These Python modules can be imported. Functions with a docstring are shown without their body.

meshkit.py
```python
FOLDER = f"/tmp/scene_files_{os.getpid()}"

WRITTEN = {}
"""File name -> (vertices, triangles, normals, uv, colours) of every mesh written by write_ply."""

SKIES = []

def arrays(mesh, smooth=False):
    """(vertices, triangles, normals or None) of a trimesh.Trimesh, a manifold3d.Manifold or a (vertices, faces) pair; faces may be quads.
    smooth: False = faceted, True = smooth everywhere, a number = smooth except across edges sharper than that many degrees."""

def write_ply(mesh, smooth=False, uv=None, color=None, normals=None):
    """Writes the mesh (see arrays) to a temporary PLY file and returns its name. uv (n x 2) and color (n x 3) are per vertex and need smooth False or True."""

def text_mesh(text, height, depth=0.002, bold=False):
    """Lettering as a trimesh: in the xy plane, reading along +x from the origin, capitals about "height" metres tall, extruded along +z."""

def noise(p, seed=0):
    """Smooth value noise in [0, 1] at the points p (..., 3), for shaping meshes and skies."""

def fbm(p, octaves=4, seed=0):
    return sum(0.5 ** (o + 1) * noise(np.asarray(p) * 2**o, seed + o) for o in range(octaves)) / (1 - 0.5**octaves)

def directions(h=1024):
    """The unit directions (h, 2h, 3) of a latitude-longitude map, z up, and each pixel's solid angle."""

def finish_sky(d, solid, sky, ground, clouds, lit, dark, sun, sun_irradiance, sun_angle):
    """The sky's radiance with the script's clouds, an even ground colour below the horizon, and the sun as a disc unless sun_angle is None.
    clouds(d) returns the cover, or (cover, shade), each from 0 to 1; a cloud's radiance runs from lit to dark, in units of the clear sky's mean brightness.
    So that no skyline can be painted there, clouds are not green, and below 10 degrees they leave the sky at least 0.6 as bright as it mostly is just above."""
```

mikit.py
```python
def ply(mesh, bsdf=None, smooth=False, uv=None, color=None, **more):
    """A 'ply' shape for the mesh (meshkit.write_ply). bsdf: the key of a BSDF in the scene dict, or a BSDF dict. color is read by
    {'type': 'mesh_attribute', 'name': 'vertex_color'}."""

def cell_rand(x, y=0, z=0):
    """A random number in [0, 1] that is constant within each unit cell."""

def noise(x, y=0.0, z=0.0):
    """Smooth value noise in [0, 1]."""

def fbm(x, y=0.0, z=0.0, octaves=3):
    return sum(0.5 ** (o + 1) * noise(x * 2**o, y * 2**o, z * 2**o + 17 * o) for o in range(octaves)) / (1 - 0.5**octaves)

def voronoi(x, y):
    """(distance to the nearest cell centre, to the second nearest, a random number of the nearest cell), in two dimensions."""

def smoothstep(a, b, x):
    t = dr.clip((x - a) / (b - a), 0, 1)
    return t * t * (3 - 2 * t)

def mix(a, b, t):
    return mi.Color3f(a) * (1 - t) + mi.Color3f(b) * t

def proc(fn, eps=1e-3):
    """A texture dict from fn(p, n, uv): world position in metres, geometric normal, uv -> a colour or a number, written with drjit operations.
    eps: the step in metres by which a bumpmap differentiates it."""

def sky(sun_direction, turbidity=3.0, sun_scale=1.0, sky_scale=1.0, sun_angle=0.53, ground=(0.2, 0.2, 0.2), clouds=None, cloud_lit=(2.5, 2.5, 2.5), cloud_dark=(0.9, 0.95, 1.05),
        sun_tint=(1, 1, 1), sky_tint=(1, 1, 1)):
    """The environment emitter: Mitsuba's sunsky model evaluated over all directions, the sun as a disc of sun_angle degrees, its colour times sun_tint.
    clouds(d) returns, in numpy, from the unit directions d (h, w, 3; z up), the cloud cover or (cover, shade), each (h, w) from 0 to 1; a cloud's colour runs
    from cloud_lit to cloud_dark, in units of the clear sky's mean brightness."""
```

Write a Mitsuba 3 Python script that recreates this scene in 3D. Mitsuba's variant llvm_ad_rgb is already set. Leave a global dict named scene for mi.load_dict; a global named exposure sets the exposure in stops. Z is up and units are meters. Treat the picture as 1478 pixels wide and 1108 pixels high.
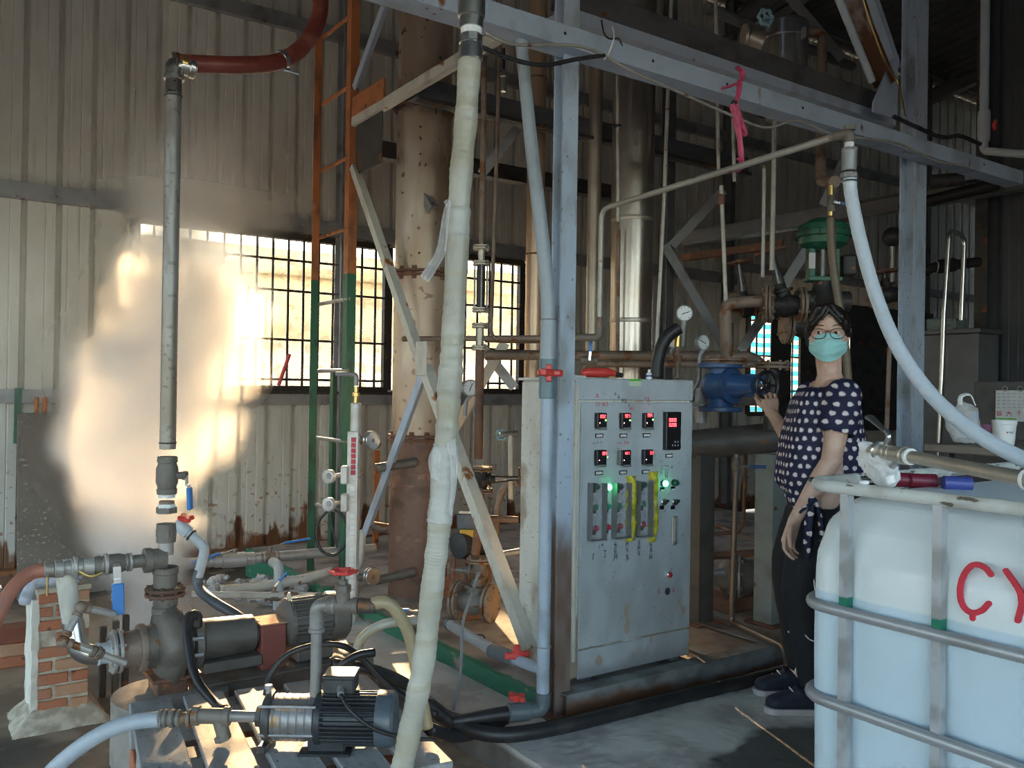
import math, random
import numpy as np, trimesh, manifold3d as m3, drjit as dr, mitsuba as mi, mikit, meshkit
from shapely.geometry import Polygon, LineString, box as sbox, Point
from shapely.ops import unary_union
from mikit import noise, fbm, smoothstep, mix, cell_rand, voronoi
T = mi.ScalarTransform4f
V = lambda *a: np.array(a, float)
scene, labels = {}, {}

# ---------------------------------------------------------------- camera, sky, sun, exposure
F_, R_ = V(.571, .821, 0), V(.821, -.571, 0)
F_ /= np.linalg.norm(F_); R_ /= np.linalg.norm(R_)
UP = V(0, 0, 1)
EYE, FOC, ROLL, HOR = V(0, 0, 1.23), 1250.0, .015, 560.0
PITCH = (HOR - 554) / FOC                       # the horizon lies just under the middle of the frame
_f = F_ * math.cos(PITCH) + UP * math.sin(PITCH)
_u = UP * math.cos(PITCH) - F_ * math.sin(PITCH)
scene['camera'] = {'type': 'perspective', 'fov_axis': 'x', 'fov': math.degrees(2 * math.atan(739 / FOC)), 'near_clip': .05, 'far_clip': 200.0,
                   'to_world': T().look_at(origin=EYE.tolist(), target=(EYE + _f).tolist(), up=(_u - ROLL * R_).tolist())}
exposure = 4.75
SUN = V(1.6, 4.2, 1.92)
scene['sky'] = mikit.sky(SUN.tolist(), turbidity=3.5, sun_scale=.5, sky_scale=1.0, sun_angle=.6, ground=(.3, .28, .25), sun_tint=(1, .89, .74), sky_tint=(1.04, .965, .89))

# ---------------------------------------------------------------- measuring: what a point of the survey photo means in metres
def ray(px, py):
    dx, dy = px - 739, py - 554
    a, b = (dx + dy * ROLL) / FOC, -(dy - dx * ROLL) / FOC
    return _f + R_ * a + _u * b
def at(px, py, d): return EYE + ray(px, py) * d                # at depth d
def onX(px, py, X): r = ray(px, py); return EYE + r * (X / r[0])
def onY(px, py, Y): r = ray(px, py); return EYE + r * (Y / r[1])
def onZ(px, py, z): r = ray(px, py); return EYE + r * ((z - EYE[2]) / r[2])
def pxm(d): return d / FOC                                     # metres per pixel at depth d

# ---------------------------------------------------------------- naming
def numbered(name):
    if name not in _used: _used[name] = 0; return name
    _used[name] += 1
    return f'{name}_{_used[name]:03d}'
_used = {}
def thing(name, label, cat, group=None):
    k = numbered(name); labels[k] = {'label': label, 'category': cat}
    if group: labels[k]['group'] = group
    return k
def part(parent, name, mesh, mat, smooth=35, label=None, kind=None, **kw):
    k = numbered(f'{parent}__{name}')
    scene[k] = PLY(mesh, mat, smooth, **kw)
    if label or kind: labels[k] = {**({'label': label} if label else {}), **({'kind': kind} if kind else {})}
    return k
def solo(name, mesh, mat, label, cat, group=None, smooth=35, kind=None, **kw):
    k = thing(name, label, cat, group); scene[k] = PLY(mesh, mat, smooth, **kw)
    if kind: labels[k]['kind'] = kind
    return k
def struct(name, mesh=None, mat=None, smooth=False, label=None):
    k = numbered(name); labels[k] = {'kind': 'structure'}
    if label: labels[k]['label'] = label
    if mesh is not None: scene[k] = PLY(mesh, mat, smooth)
    return k

# ---------------------------------------------------------------- shapes
def cat_(*ms):
    ms = [m for m in ms if m is not None]
    return trimesh.util.concatenate(ms) if len(ms) > 1 else ms[0]
def box(lo, hi, c=.004):
    lo, hi = np.minimum(lo, hi).astype(float), np.maximum(lo, hi).astype(float)
    c = min(c, *(hi - lo) * .3)
    if c <= 0: return trimesh.creation.box(bounds=[lo, hi])
    ctr, h = (lo + hi) / 2, (hi - lo) / 2
    pts = [ctr + V(sx, sy, sz) * (h - c * V(*[k != j for k in range(3)])) for j in range(3) for sx in (-1, 1) for sy in (-1, 1) for sz in (-1, 1)]
    return trimesh.convex.convex_hull(np.array(pts))
def frame(d, up=UP):
    d = np.asarray(d, float); d = d / np.linalg.norm(d)
    if abs(np.dot(d, up)) > .98: up = V(1, 0, 0) if abs(d[0]) < .9 else V(0, 1, 0)
    a = np.cross(up, d); a /= np.linalg.norm(a)
    return a, np.cross(d, a), d
def place(mesh, o, a, b, d):
    m = np.eye(4); m[:3, 0], m[:3, 1], m[:3, 2], m[:3, 3] = a, b, d, o
    mesh = mesh.copy(); mesh.apply_transform(m); return mesh
def obox(o, a, b, d, sa, sb, sd, c=.003):     # box centred at o with half sizes
    return place(box(V(-sa, -sb, -sd), V(sa, sb, sd), c), o, a, b, d)
def bar(p0, p1, poly, up=UP):
    p0, p1 = np.asarray(p0, float), np.asarray(p1, float)
    a, b, d = frame(p1 - p0, up)
    m = trimesh.creation.extrude_polygon(poly if isinstance(poly, Polygon) else Polygon(poly), np.linalg.norm(p1 - p0), engine='earcut')
    return place(m, p0, a, b, d)
def rectP(w, h): return Polygon([(-w/2, -h/2), (w/2, -h/2), (w/2, h/2), (-w/2, h/2)])
def LP(w, h, t=.005): return Polygon([(0, 0), (w, 0), (w, t), (t, t), (t, h), (0, h)])
def CP(w, h, t=.005, s=1): return Polygon([(0, -h/2), (s*w, -h/2), (s*w, -h/2+t), (s*t, -h/2+t), (s*t, h/2-t), (s*w, h/2-t), (s*w, h/2), (0, h/2)])
def HP(w, h, t=.006): return Polygon([(-w/2, -h/2), (w/2, -h/2), (w/2, -h/2+t), (t/2, -h/2+t), (t/2, h/2-t), (w/2, h/2-t), (w/2, h/2), (-w/2, h/2), (-w/2, h/2-t), (-t/2, h/2-t), (-t/2, -h/2+t), (-w/2, -h/2+t)])
def spline(pts, n=8):
    p = np.asarray(pts, float)
    if len(p) < 3: return p
    q = np.vstack([2 * p[0] - p[1], p, 2 * p[-1] - p[-2]])
    out = []
    for i in range(len(p) - 1):
        a, b, c, d = q[i:i+4]
        for t in np.arange(n) / n:
            out.append(.5 * (2*b + (c-a)*t + (2*a-5*b+4*c-d)*t*t + (3*b-a-3*c+d)*t**3))
    return np.vstack([out, p[-1:]])
def tube(pts, r, n=10, k=8, flat=None):
    """A swept round (or flattened) tube with closed ends through the points (k > 0: a spline through them)."""
    p = spline(pts, k) if k else np.asarray(pts, float)
    r = np.broadcast_to(np.asarray(r, float), (len(p),)) if np.ndim(r) == 0 or len(r) == len(p) else np.interp(np.linspace(0, 1, len(p)), np.linspace(0, 1, len(r)), r)
    t = np.gradient(p, axis=0); t /= np.linalg.norm(t, axis=1, keepdims=True) + 1e-12
    a, b, _ = frame(t[0]); A, B = [], []
    for i in range(len(p)):
        a = a - t[i] * np.dot(a, t[i]); a /= np.linalg.norm(a); A.append(a); B.append(np.cross(t[i], a))
    A, B = np.array(A), np.array(B)
    g = np.arange(n) * 2 * np.pi / n
    fa, fb = flat or (1, 1)
    v = p[:, None] + r[:, None, None] * (fa * np.cos(g)[None, :, None] * A[:, None] + fb * np.sin(g)[None, :, None] * B[:, None])
    i, j = np.meshgrid(np.arange(len(p) - 1), np.arange(n), indexing='ij')
    q = np.stack([i*n+j, i*n+(j+1) % n, (i+1)*n+(j+1) % n, (i+1)*n+j], -1).reshape(-1, 4)
    v = np.vstack([v.reshape(-1, 3), p[:1], p[-1:]])
    N, j = len(p) * n, np.arange(n)
    f = np.vstack([q[:, [0, 1, 2]], q[:, [0, 2, 3]], np.stack([j * 0 + N, (j+1) % n, j], 1), np.stack([j * 0 + N + 1, N - n + j, N - n + (j+1) % n], 1)])
    return trimesh.Trimesh(v, f, process=False)
def cyl(p0, p1, r, n=16, r1=None): return tube([p0, p1], [r, r if r1 is None else r1], n, 0)
def lathe(prof, p0, axis=UP, n=24):
    """prof: (height, radius) pairs along the axis from p0."""
    prof = np.asarray(prof, float); a, b, d = frame(axis)
    return tube_prof(prof, np.asarray(p0, float), a, b, d, n)
def tube_prof(prof, p0, a, b, d, n):
    g = np.arange(n) * 2 * np.pi / n
    v = p0 + prof[:, 0][:, None, None] * d + prof[:, 1][:, None, None] * (np.cos(g)[None, :, None] * a + np.sin(g)[None, :, None] * b)
    i, j = np.meshgrid(np.arange(len(prof) - 1), np.arange(n), indexing='ij')
    q = np.stack([i*n+j, i*n+(j+1) % n, (i+1)*n+(j+1) % n, (i+1)*n+j], -1).reshape(-1, 4)
    N, j = len(prof) * n, np.arange(n)
    v = np.vstack([v.reshape(-1, 3), [p0 + prof[0, 0] * d], [p0 + prof[-1, 0] * d]])
    f = np.vstack([q[:, [0, 1, 2]], q[:, [0, 2, 3]], np.stack([j * 0 + N, (j+1) % n, j], 1), np.stack([j * 0 + N + 1, N - n + j, N - n + (j+1) % n], 1)])
    return trimesh.Trimesh(v, f, process=False)
def torus(c, axis, R, r, n=28, m=8, wob=0, lobes=6):
    a, b, d = frame(axis); g = np.linspace(0, 2 * np.pi, n + 1)
    rr = R * (1 + wob * np.cos(lobes * g))
    return tube(np.asarray(c) + rr[:, None] * (np.cos(g)[:, None] * a + np.sin(g)[:, None] * b), r, m, 0)
def ball(c, r, s=2, sc=(1, 1, 1)):
    m = trimesh.creation.icosphere(s, 1.0); m.apply_scale(np.asarray(sc, float) * r); m.apply_translation(c); return m
def hexnut(p, axis, r, h): return lathe([(0, r*.9), (h*.1, r), (h*.9, r), (h, r*.9)], p, axis, 6)
def disc(p, axis, r, h, c=None, n=28):
    c = min(.003, h * .25) if c is None else c
    return lathe([(0, r - c), (c, r), (h - c, r), (h, r - c)], p, axis, n)
def flange_mesh(p, axis, r, th=.016, nb=8, gap=.006, n=28):
    """A pair of bolted flange rings round p."""
    a, b, d = frame(axis); p = np.asarray(p, float)
    ms = [disc(p - d * (th + gap / 2), d, r, th, n=n), disc(p - d * gap / 2, d, r * .72, gap, 0, n=n), disc(p + d * gap / 2, d, r, th, n=n)]
    for k in range(nb):
        g = 2 * np.pi * (k + .5) / nb
        q = p + r * .84 * (math.cos(g) * a + math.sin(g) * b); h = th + gap / 2 + r * .1
        ms.append(lathe([(-h, r*.085), (-th - gap/2, r*.085), (th + gap/2, r*.085), (h, r*.085)], q, d, 6))
    return cat_(*ms)
def handwheel(c, axis, R, r, spokes=5, wob=0):
    a, b, d = frame(axis); c = np.asarray(c, float); ms = [torus(c, d, R, r, wob=wob), disc(c - d * r, d, R * .25, 2.4 * r)]
    for k in range(spokes):
        g = 2 * np.pi * k / spokes; e = math.cos(g) * a + math.sin(g) * b
        ms.append(tube([c + e * R * .15, c + e * R * .96], r * .7, 6, 0))
    return cat_(*ms)
def stroke(lines, w, o, a, b, depth=.002, cap=1):
    """Hand-drawn strokes in the plane (a, b) at o, standing depth proud of it."""
    g = unary_union([LineString(l).buffer(w / 2, cap_style=cap, quad_segs=3) if len(l) > 1 else Point(l[0]).buffer(w / 2) for l in lines])
    ms = [trimesh.creation.extrude_polygon(q, depth, engine='earcut') for q in getattr(g, 'geoms', [g])]
    return place(cat_(*ms), o, a, b, np.cross(a, b))
def text(s, h, o, a, b, depth=.0015, bold=False, center=False):
    m = meshkit.text_mesh(s, h, depth, bold)
    if center: m.apply_translation([-(m.bounds[0][0] + m.bounds[1][0]) / 2, -(m.bounds[0][1] + m.bounds[1][1]) / 2, 0])
    return place(m, o, a, b, np.cross(a, b))
def elbow_pts(p0, corner, p1, r, n=6):
    """A bend of radius r round a corner: points from p0 to p1."""
    p0, c, p1 = (np.asarray(x, float) for x in (p0, corner, p1))
    u, v = (p0 - c) / np.linalg.norm(p0 - c), (p1 - c) / np.linalg.norm(p1 - c)
    t = np.linspace(0, 1, n + 1)[:, None]; A, B = c + u * r, c + v * r
    return np.vstack([[p0], (1-t)**2 * A + 2*t*(1-t) * c + t*t * B, [p1]])
def bent(points, r, rad, n=10):
    """A pipe with rounded corners through the points."""
    p = [np.asarray(x, float) for x in points]; out = [p[0]]
    for i in range(1, len(p) - 1):
        R = min(rad, .45 * np.linalg.norm(p[i] - p[i-1]), .45 * np.linalg.norm(p[i+1] - p[i]))
        out += list(elbow_pts(p[i-1], p[i], p[i+1], R)[1:-1])
    return tube(out + [p[-1]], r, n, 0)
def collars(points, r, mat_len=.03, n=12):
    """The socket rings of pipe fittings at the corners."""
    p = [np.asarray(x, float) for x in points]; ms = []
    for i in range(1, len(p) - 1):
        for q in (p[i-1], p[i+1]):
            d = (q - p[i]) / np.linalg.norm(q - p[i]); ms.append(disc(p[i] + d * r * 1.4, d, r * 1.28, mat_len, n=n))
    return cat_(*ms)

# ---------------------------------------------------------------- materials
PALETTE, PAL_ROWS = {}, []                        # the plain paints and metals share one material; a mesh's uv says which row
class Worn(dict): pass
def worn(base, dirt, rust=None, s=6.0, dirty=.5, rusty=.0, stretch=1.0):
    """Paint or metal with blotchy dirt and rust spots of its own."""
    return Worn(base=base, dirt=dirt, rust=rust or (0, 0, 0), s=s, dirty=dirty, rusty=rusty if rust else 0, stretch=stretch)
def mat(name, color, rough=.5, metal=0.0, spec=.5, bump=None, **kw):
    if not callable(color) and not callable(rough) and bump is None and not kw and spec == .5:
        w = color if isinstance(color, Worn) else Worn(base=color, dirt=color, rust=(0, 0, 0), s=1.0, dirty=0, rusty=0, stretch=1.0, flat=1)
        PALETTE[name] = len(PAL_ROWS)
        PAL_ROWS.append([*w['base'], *w['dirt'], *w['rust'], w['s'], w['dirty'], w['rusty'], w['stretch'], rough, metal, .0 if 'flat' in w else .35])
        return name
    if isinstance(color, Worn): w = color; color = lambda p, n, uv: worn_eval(p, [float(x) for x in (*w['base'], *w['dirt'], *w['rust'], w['s'], w['dirty'], w['rusty'], w['stretch'], 0, 0, .35)])
    b = {'type': 'principled', 'base_color': mikit.proc(color) if callable(color) else {'type': 'rgb', 'value': list(color)},
         'roughness': mikit.proc(rough) if callable(rough) else rough, 'metallic': metal, 'specular': spec, **kw}
    if bump: b = {'type': 'bumpmap', 'arbitrary': mikit.proc(bump[0], bump[2] if len(bump) > 2 else 1e-3), 'scale': bump[1], 'bsdf': b}
    scene[name] = {'type': 'twosided', 'bsdf': b}
    return name
def worn_eval(p, v):
    base, dirt, rust, (s, dirty, rusty, stretch, _, _, grain) = C(*v[0:3]), C(*v[3:6]), C(*v[6:9]), v[9:16]
    c = mix(base, dirt, smoothstep(.45, .8, fbm(p.x * s + 3, p.y * s, p.z * s / stretch, 4)) * dirty)
    c = c * (1 - .2 * grain * noise(p.x * 90, p.y * 90, p.z * 90 / stretch))
    b = fbm(p.x * s * 1.7 + 31, p.y * s * 1.7, p.z * s * 1.7 / stretch + 7, 4)
    return mix(c, rust, smoothstep(.78 - rusty * .5, .86 - rusty * .5, b) * dr.select(mi.Float(rusty) > 0, 1.0, 0.0))
_pal = []
def pal_row(uv, cols):
    if not _pal: _pal.extend(mi.Float(np.array([r[k] for r in PAL_ROWS], np.float32)) for k in range(16))
    i = mi.UInt32(dr.clip(uv.x, 0, len(PAL_ROWS) - .5))
    return [dr.gather(mi.Float, _pal[k], i) for k in cols]
scene['painted'] = {'type': 'twosided', 'bsdf': {'type': 'principled', 'base_color': mikit.proc(lambda p, n, uv: worn_eval(p, pal_row(uv, range(16)))),
    'roughness': mikit.proc(lambda p, n, uv: pal_row(uv, [13])[0]), 'metallic': mikit.proc(lambda p, n, uv: pal_row(uv, [14])[0]), 'specular': .5}}
def PLY(mesh, m, smooth, **kw):
    if isinstance(m, str) and m in PALETTE: pass
    elif isinstance(m, str) and m not in scene: LATE.append(m)
    else: return mikit.ply(mesh, m, smooth=smooth, **kw)
    if hasattr(mesh, 'to_mesh'): q = mesh.to_mesh(); mesh = trimesh.Trimesh(q.vert_properties[:, :3], q.tri_verts, process=False)
    if smooth is not True and smooth is not False: mesh, smooth = trimesh.graph.smooth_shade(mesh, angle=math.radians(smooth), facet_minarea=None), True
    return ('late', mesh, m, smooth, kw)
LATE = []
def finish():
    """Fills in the meshes whose paint was named further down the script."""
    names = {}
    for k, d in labels.items():
        if 'category' in d: names.setdefault(k[:-4] if k[-4:-3] == '_' and k[-3:].isdigit() else k, []).append(k)
    for n, ks in names.items():
        if len(ks) > 1:
            for k in ks: labels[k].setdefault('group', n.replace('_', ' ') + ('es' if n[-1] in 'sh' and n[-2:] != 'th' else 's') + ' of the plant')
    for k, v in list(scene.items()):
        if isinstance(v, tuple):
            _, mesh, m, smooth, kw = v
            if m in PALETTE: scene[k] = mikit.ply(mesh, 'painted', smooth=smooth, uv=np.tile([PALETTE[m] + .3, .5], (len(mesh.vertices), 1)), **kw)
            else: scene[k] = mikit.ply(mesh, m, smooth=smooth, **kw)
def C(*c): return mi.Color3f(*c)
RUST, RUST2 = (.20, .085, .035), (.30, .12, .045)
mat('galvanised', worn((.34, .345, .35), (.16, .155, .15), RUST, 9, .6, .12), .45, .35)
mat('dark_steel', worn((.085, .083, .08), (.04, .036, .033), RUST, 8, .6, .25), .55, .3)
mat('dark_galvanised', worn((.17, .175, .18), (.075, .07, .065), RUST, 8, .6, .1), .5, .35)
mat('blue_white_paint', worn((.43, .505, .61), (.25, .26, .28), RUST, 7, .5, .1, 2.0), .45)
mat('cream_paint', worn((.60, .58, .51), (.36, .33, .27), RUST2, 10, .6, .22, 2.0), .5)
mat('green_paint', worn((.045, .15, .095), (.05, .075, .06), RUST, 9, .6, .15, 2.0), .45)
mat('orange_rust', worn((.46, .165, .06), (.22, .09, .05), (.13, .06, .035), 9, .8, .25), .7)
mat('rust', worn((.19, .095, .06), (.09, .06, .045), RUST2, 8, .7, .3), .75)
mat('rusty_pipe', worn((.27, .20, .155), (.13, .10, .08), RUST, 12, .7, .35), .6, .25)
mat('grey_pipe', worn((.42, .40, .37), (.22, .19, .16), RUST, 10, .6, .12, 3.0), .45, .3)
mat('stainless', worn((.52, .46, .40), (.36, .27, .20), (.20, .13, .09), 5, .8, .10, 3.0), .27, .9)
mat('bright_stainless', worn((.66, .65, .62), (.45, .42, .38), None, 7, .5), .25, .95)
mat('dull_stainless', worn((.50, .45, .37), (.33, .27, .21), (.22, .13, .08), 6, .8, .12, 2.0), .42, .65)
mat('pump_iron', worn((.19, .168, .142), (.08, .066, .054), RUST, 12, .7, .22), .6, .2)
mat('motor_grey', worn((.145, .135, .118), (.065, .055, .048), None, 9, .6), .5, .1)
mat('motor_dark', worn((.035, .038, .042), (.075, .07, .065), None, 14, .6), .42, .1)
mat('black_rubber', worn((.022, .022, .024), (.06, .055, .05), None, 12, .6), .45)
mat('grey_plastic', worn((.33, .37, .40), (.22, .23, .23), None, 8, .5), .4)
mat('dark_grey_plastic', worn((.10, .125, .14), (.16, .16, .155), None, 8, .5), .4)
mat('light_blue_grey', worn((.50, .56, .59), (.36, .37, .36), None, 9, .4), .5)
mat('red_plastic', (.62, .06, .05), .35)
mat('blue_plastic', (.04, .20, .55), .35)
mat('white_plastic', (.80, .81, .80), .4)
mat('white_tape', (.78, .78, .77), .5)
mat('black_plastic', (.02, .021, .022), .35)
mat('dark_cast', worn((.035, .034, .033), (.07, .06, .05), RUST, 14, .5, .1), .5, .2)
# ================================================================ THE SETTING
YW = 6.5                                        # the inside face of the back wall
Z0 = -.12                                       # the yard-level floor
PITCH_X, RIB0 = .2055, .60
def sheet_col(p, n, uv):
    base = mix((.63, .61, .55), (.53, .505, .45), smoothstep(.35, .75, fbm(p.x * 3.1, 0, p.z * 1.1, 4)))
    base = mix(base, (.40, .36, .30), .28 * smoothstep(.6, .8, fbm(p.x * 26, 3, p.z * 2.2, 3)))
    spots = smoothstep(.70, .76, fbm(p.x * 34, 9, p.z * 30, 3)) * smoothstep(1.0, .3, p.z)
    climb = .03 + .30 * fbm(p.x * 7.3, 1, p.z * 4.6, 5) ** 2 + .26 * smoothstep(.62, .9, noise(p.x * 11.7, 5, 0)) * fbm(p.x * 30, 2, p.z * 6, 3)
    edge = smoothstep(climb + .05, climb - .03, p.z + .05)
    rust = mix((.24, .10, .04), (.13, .065, .035), noise(p.x * 22, 1, p.z * 9))
    return mix(mix(base, (.30, .13, .05), spots * .8), rust, edge)
mat('wall_sheet', sheet_col, .5)
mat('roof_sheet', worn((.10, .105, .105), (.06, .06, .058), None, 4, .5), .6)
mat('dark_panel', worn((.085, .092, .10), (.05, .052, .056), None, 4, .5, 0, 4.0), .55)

def corrugated(w, length, first, depth=.045, ribw=.026, pitch=PITCH_X, th=.0015, fine=True):
    """A ribbed steel sheet: x across, y along, z towards the room; the ribs stand away from the room."""
    xs, zs, x = [0.0], [0.0], first
    def add(a, b):
        if xs[-1] < a < w: xs.append(a); zs.append(b)
    while x < w:
        if fine:
            for q in (.27, .62):
                c = x - pitch * (1 - q); add(c - .006, 0); add(c, -.004); add(c + .006, 0)
        add(x - ribw * .5 - .006, 0); add(x - ribw * .5, -depth); add(x + ribw * .5, -depth); add(x + ribw * .5 + .008, 0)
        x += pitch
    xs.append(w); zs.append(0.0); xs, zs = np.array(xs), np.array(zs); n = len(xs)
    v = np.vstack([np.stack([xs, xs * 0 + y, zs + o], 1) for o in (0, -th) for y in (0, length)])
    i = np.arange(n - 1); f = []
    for o, flip in ((0, 0), (2 * n, 1)):
        q = np.stack([o+i, o+i+1, o+n+i+1, o+n+i], 1); f.append(q[:, ::-1] if flip else q)
    f.append(np.stack([i+1, i, 2*n+i, 2*n+i+1], 1)); f.append(np.stack([n+i, n+i+1, 3*n+i+1, 3*n+i], 1))
    q = np.vstack(f); return trimesh.Trimesh(v, np.vstack([q[:, [0, 1, 2]], q[:, [0, 2, 3]]]), process=False)

back = struct('wall_back')
WIN = [(1.28, 3.25, 1.20, 2.38), (3.37, 4.62, 1.20, 2.38), (7.75, 10.3, .98, 2.30)]     # x0, x1, z0, z1
def wall_piece(x0, x1, z0, z1, off=0.0):
    first = (RIB0 - x0) % PITCH_X
    part(back, 'sheet', place(corrugated(x1 - x0, z1 - z0, first), V(x0, YW + off, z0), V(1, 0, 0), V(0, 0, 1), V(0, -1, 0)), 'wall_sheet', False)
W4 = PITCH_X * 4
for k in range(-6, 17):
    x0 = RIB0 + .06 + k * W4; x1 = x0 + W4 + .008
    cuts = [w for w in WIN if w[1] > x0 and w[0] < x1]
    lo, hi = (min([w[2] for w in cuts] + [9]), max([w[3] for w in cuts] + [-9])) if cuts else (1.19, 1.19)
    segs = [(x0, x1)]
    wall_piece(x0, x1, -.02, lo, .002 * (k % 2))
    if cuts:
        w = cuts[0]
        if w[0] > x0 + .03 and w[0] < x1: wall_piece(x0, w[0], lo, hi)
        if w[1] < x1 - .03 and w[1] > x0 and not (len(cuts) > 1): wall_piece(w[1], x1, lo, hi)
    if x0 < .9: wall_piece(x0, x1, hi, 2.82, .002 * (k % 2)); wall_piece(x0, x1, 2.79, 5.45, -.003 - .002 * (k % 2))
    else: wall_piece(x0, x1, hi, 5.45, .002 * (k % 2))
def girt(z, x0, x1, h=.10): part(back, 'girt', bar(V(x0, YW - .004, z), V(x1, YW - .004, z), CP(-.055, h, .004)), 'galvanised', False)
girt(1.13, -4, 1.27, .09); girt(1.125, 1.6, 8.0, .10); girt(2.47, -4, 7.6, .11); girt(4.02, -4, 13, .11); girt(2.62, 7.6, 13, .10)
for x in (-2.4, 2.80, 7.3, 11.2): part(back, 'post', bar(V(x, YW - .09, Z0), V(x, YW - .09, 5.5), HP(.07, .12), V(0, 1, 0)), 'galvanised' if x < 5 else 'dark_galvanised', False)
# base: the rusty edge beam, and a low brick curb under it
base = struct('baseboard_back')
part(base, 'edge_beam', bar(V(-4, YW - .03, -.03), V(13, YW - .03, -.03), CP(-.09, .085, .006)), 'rust', False)
rng = random.Random(3)
mat('brick', worn((.40, .145, .075), (.30, .20, .14), (.17, .07, .045), 14, .6, .2), .8)
mat('brick_pale', worn((.43, .235, .14), (.42, .35, .27), None, 14, .8), .85)
mat('brick_dark', worn((.22, .075, .045), (.13, .08, .06), None, 14, .7), .85)
x = .2
while x < 7.5:
    w = .2 + rng.uniform(-.01, .01)
    for r in range(2):
        o = .1 * (r % 2)
        part(base, 'brick', box(V(x + o, YW - .06 + rng.uniform(-.008, .008), Z0 - .05 + r * .052), V(x + o + w - .012, YW + .05, Z0 - .05 + r * .052 + .044), .005), 'brick_dark', False)
    x += .212

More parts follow.
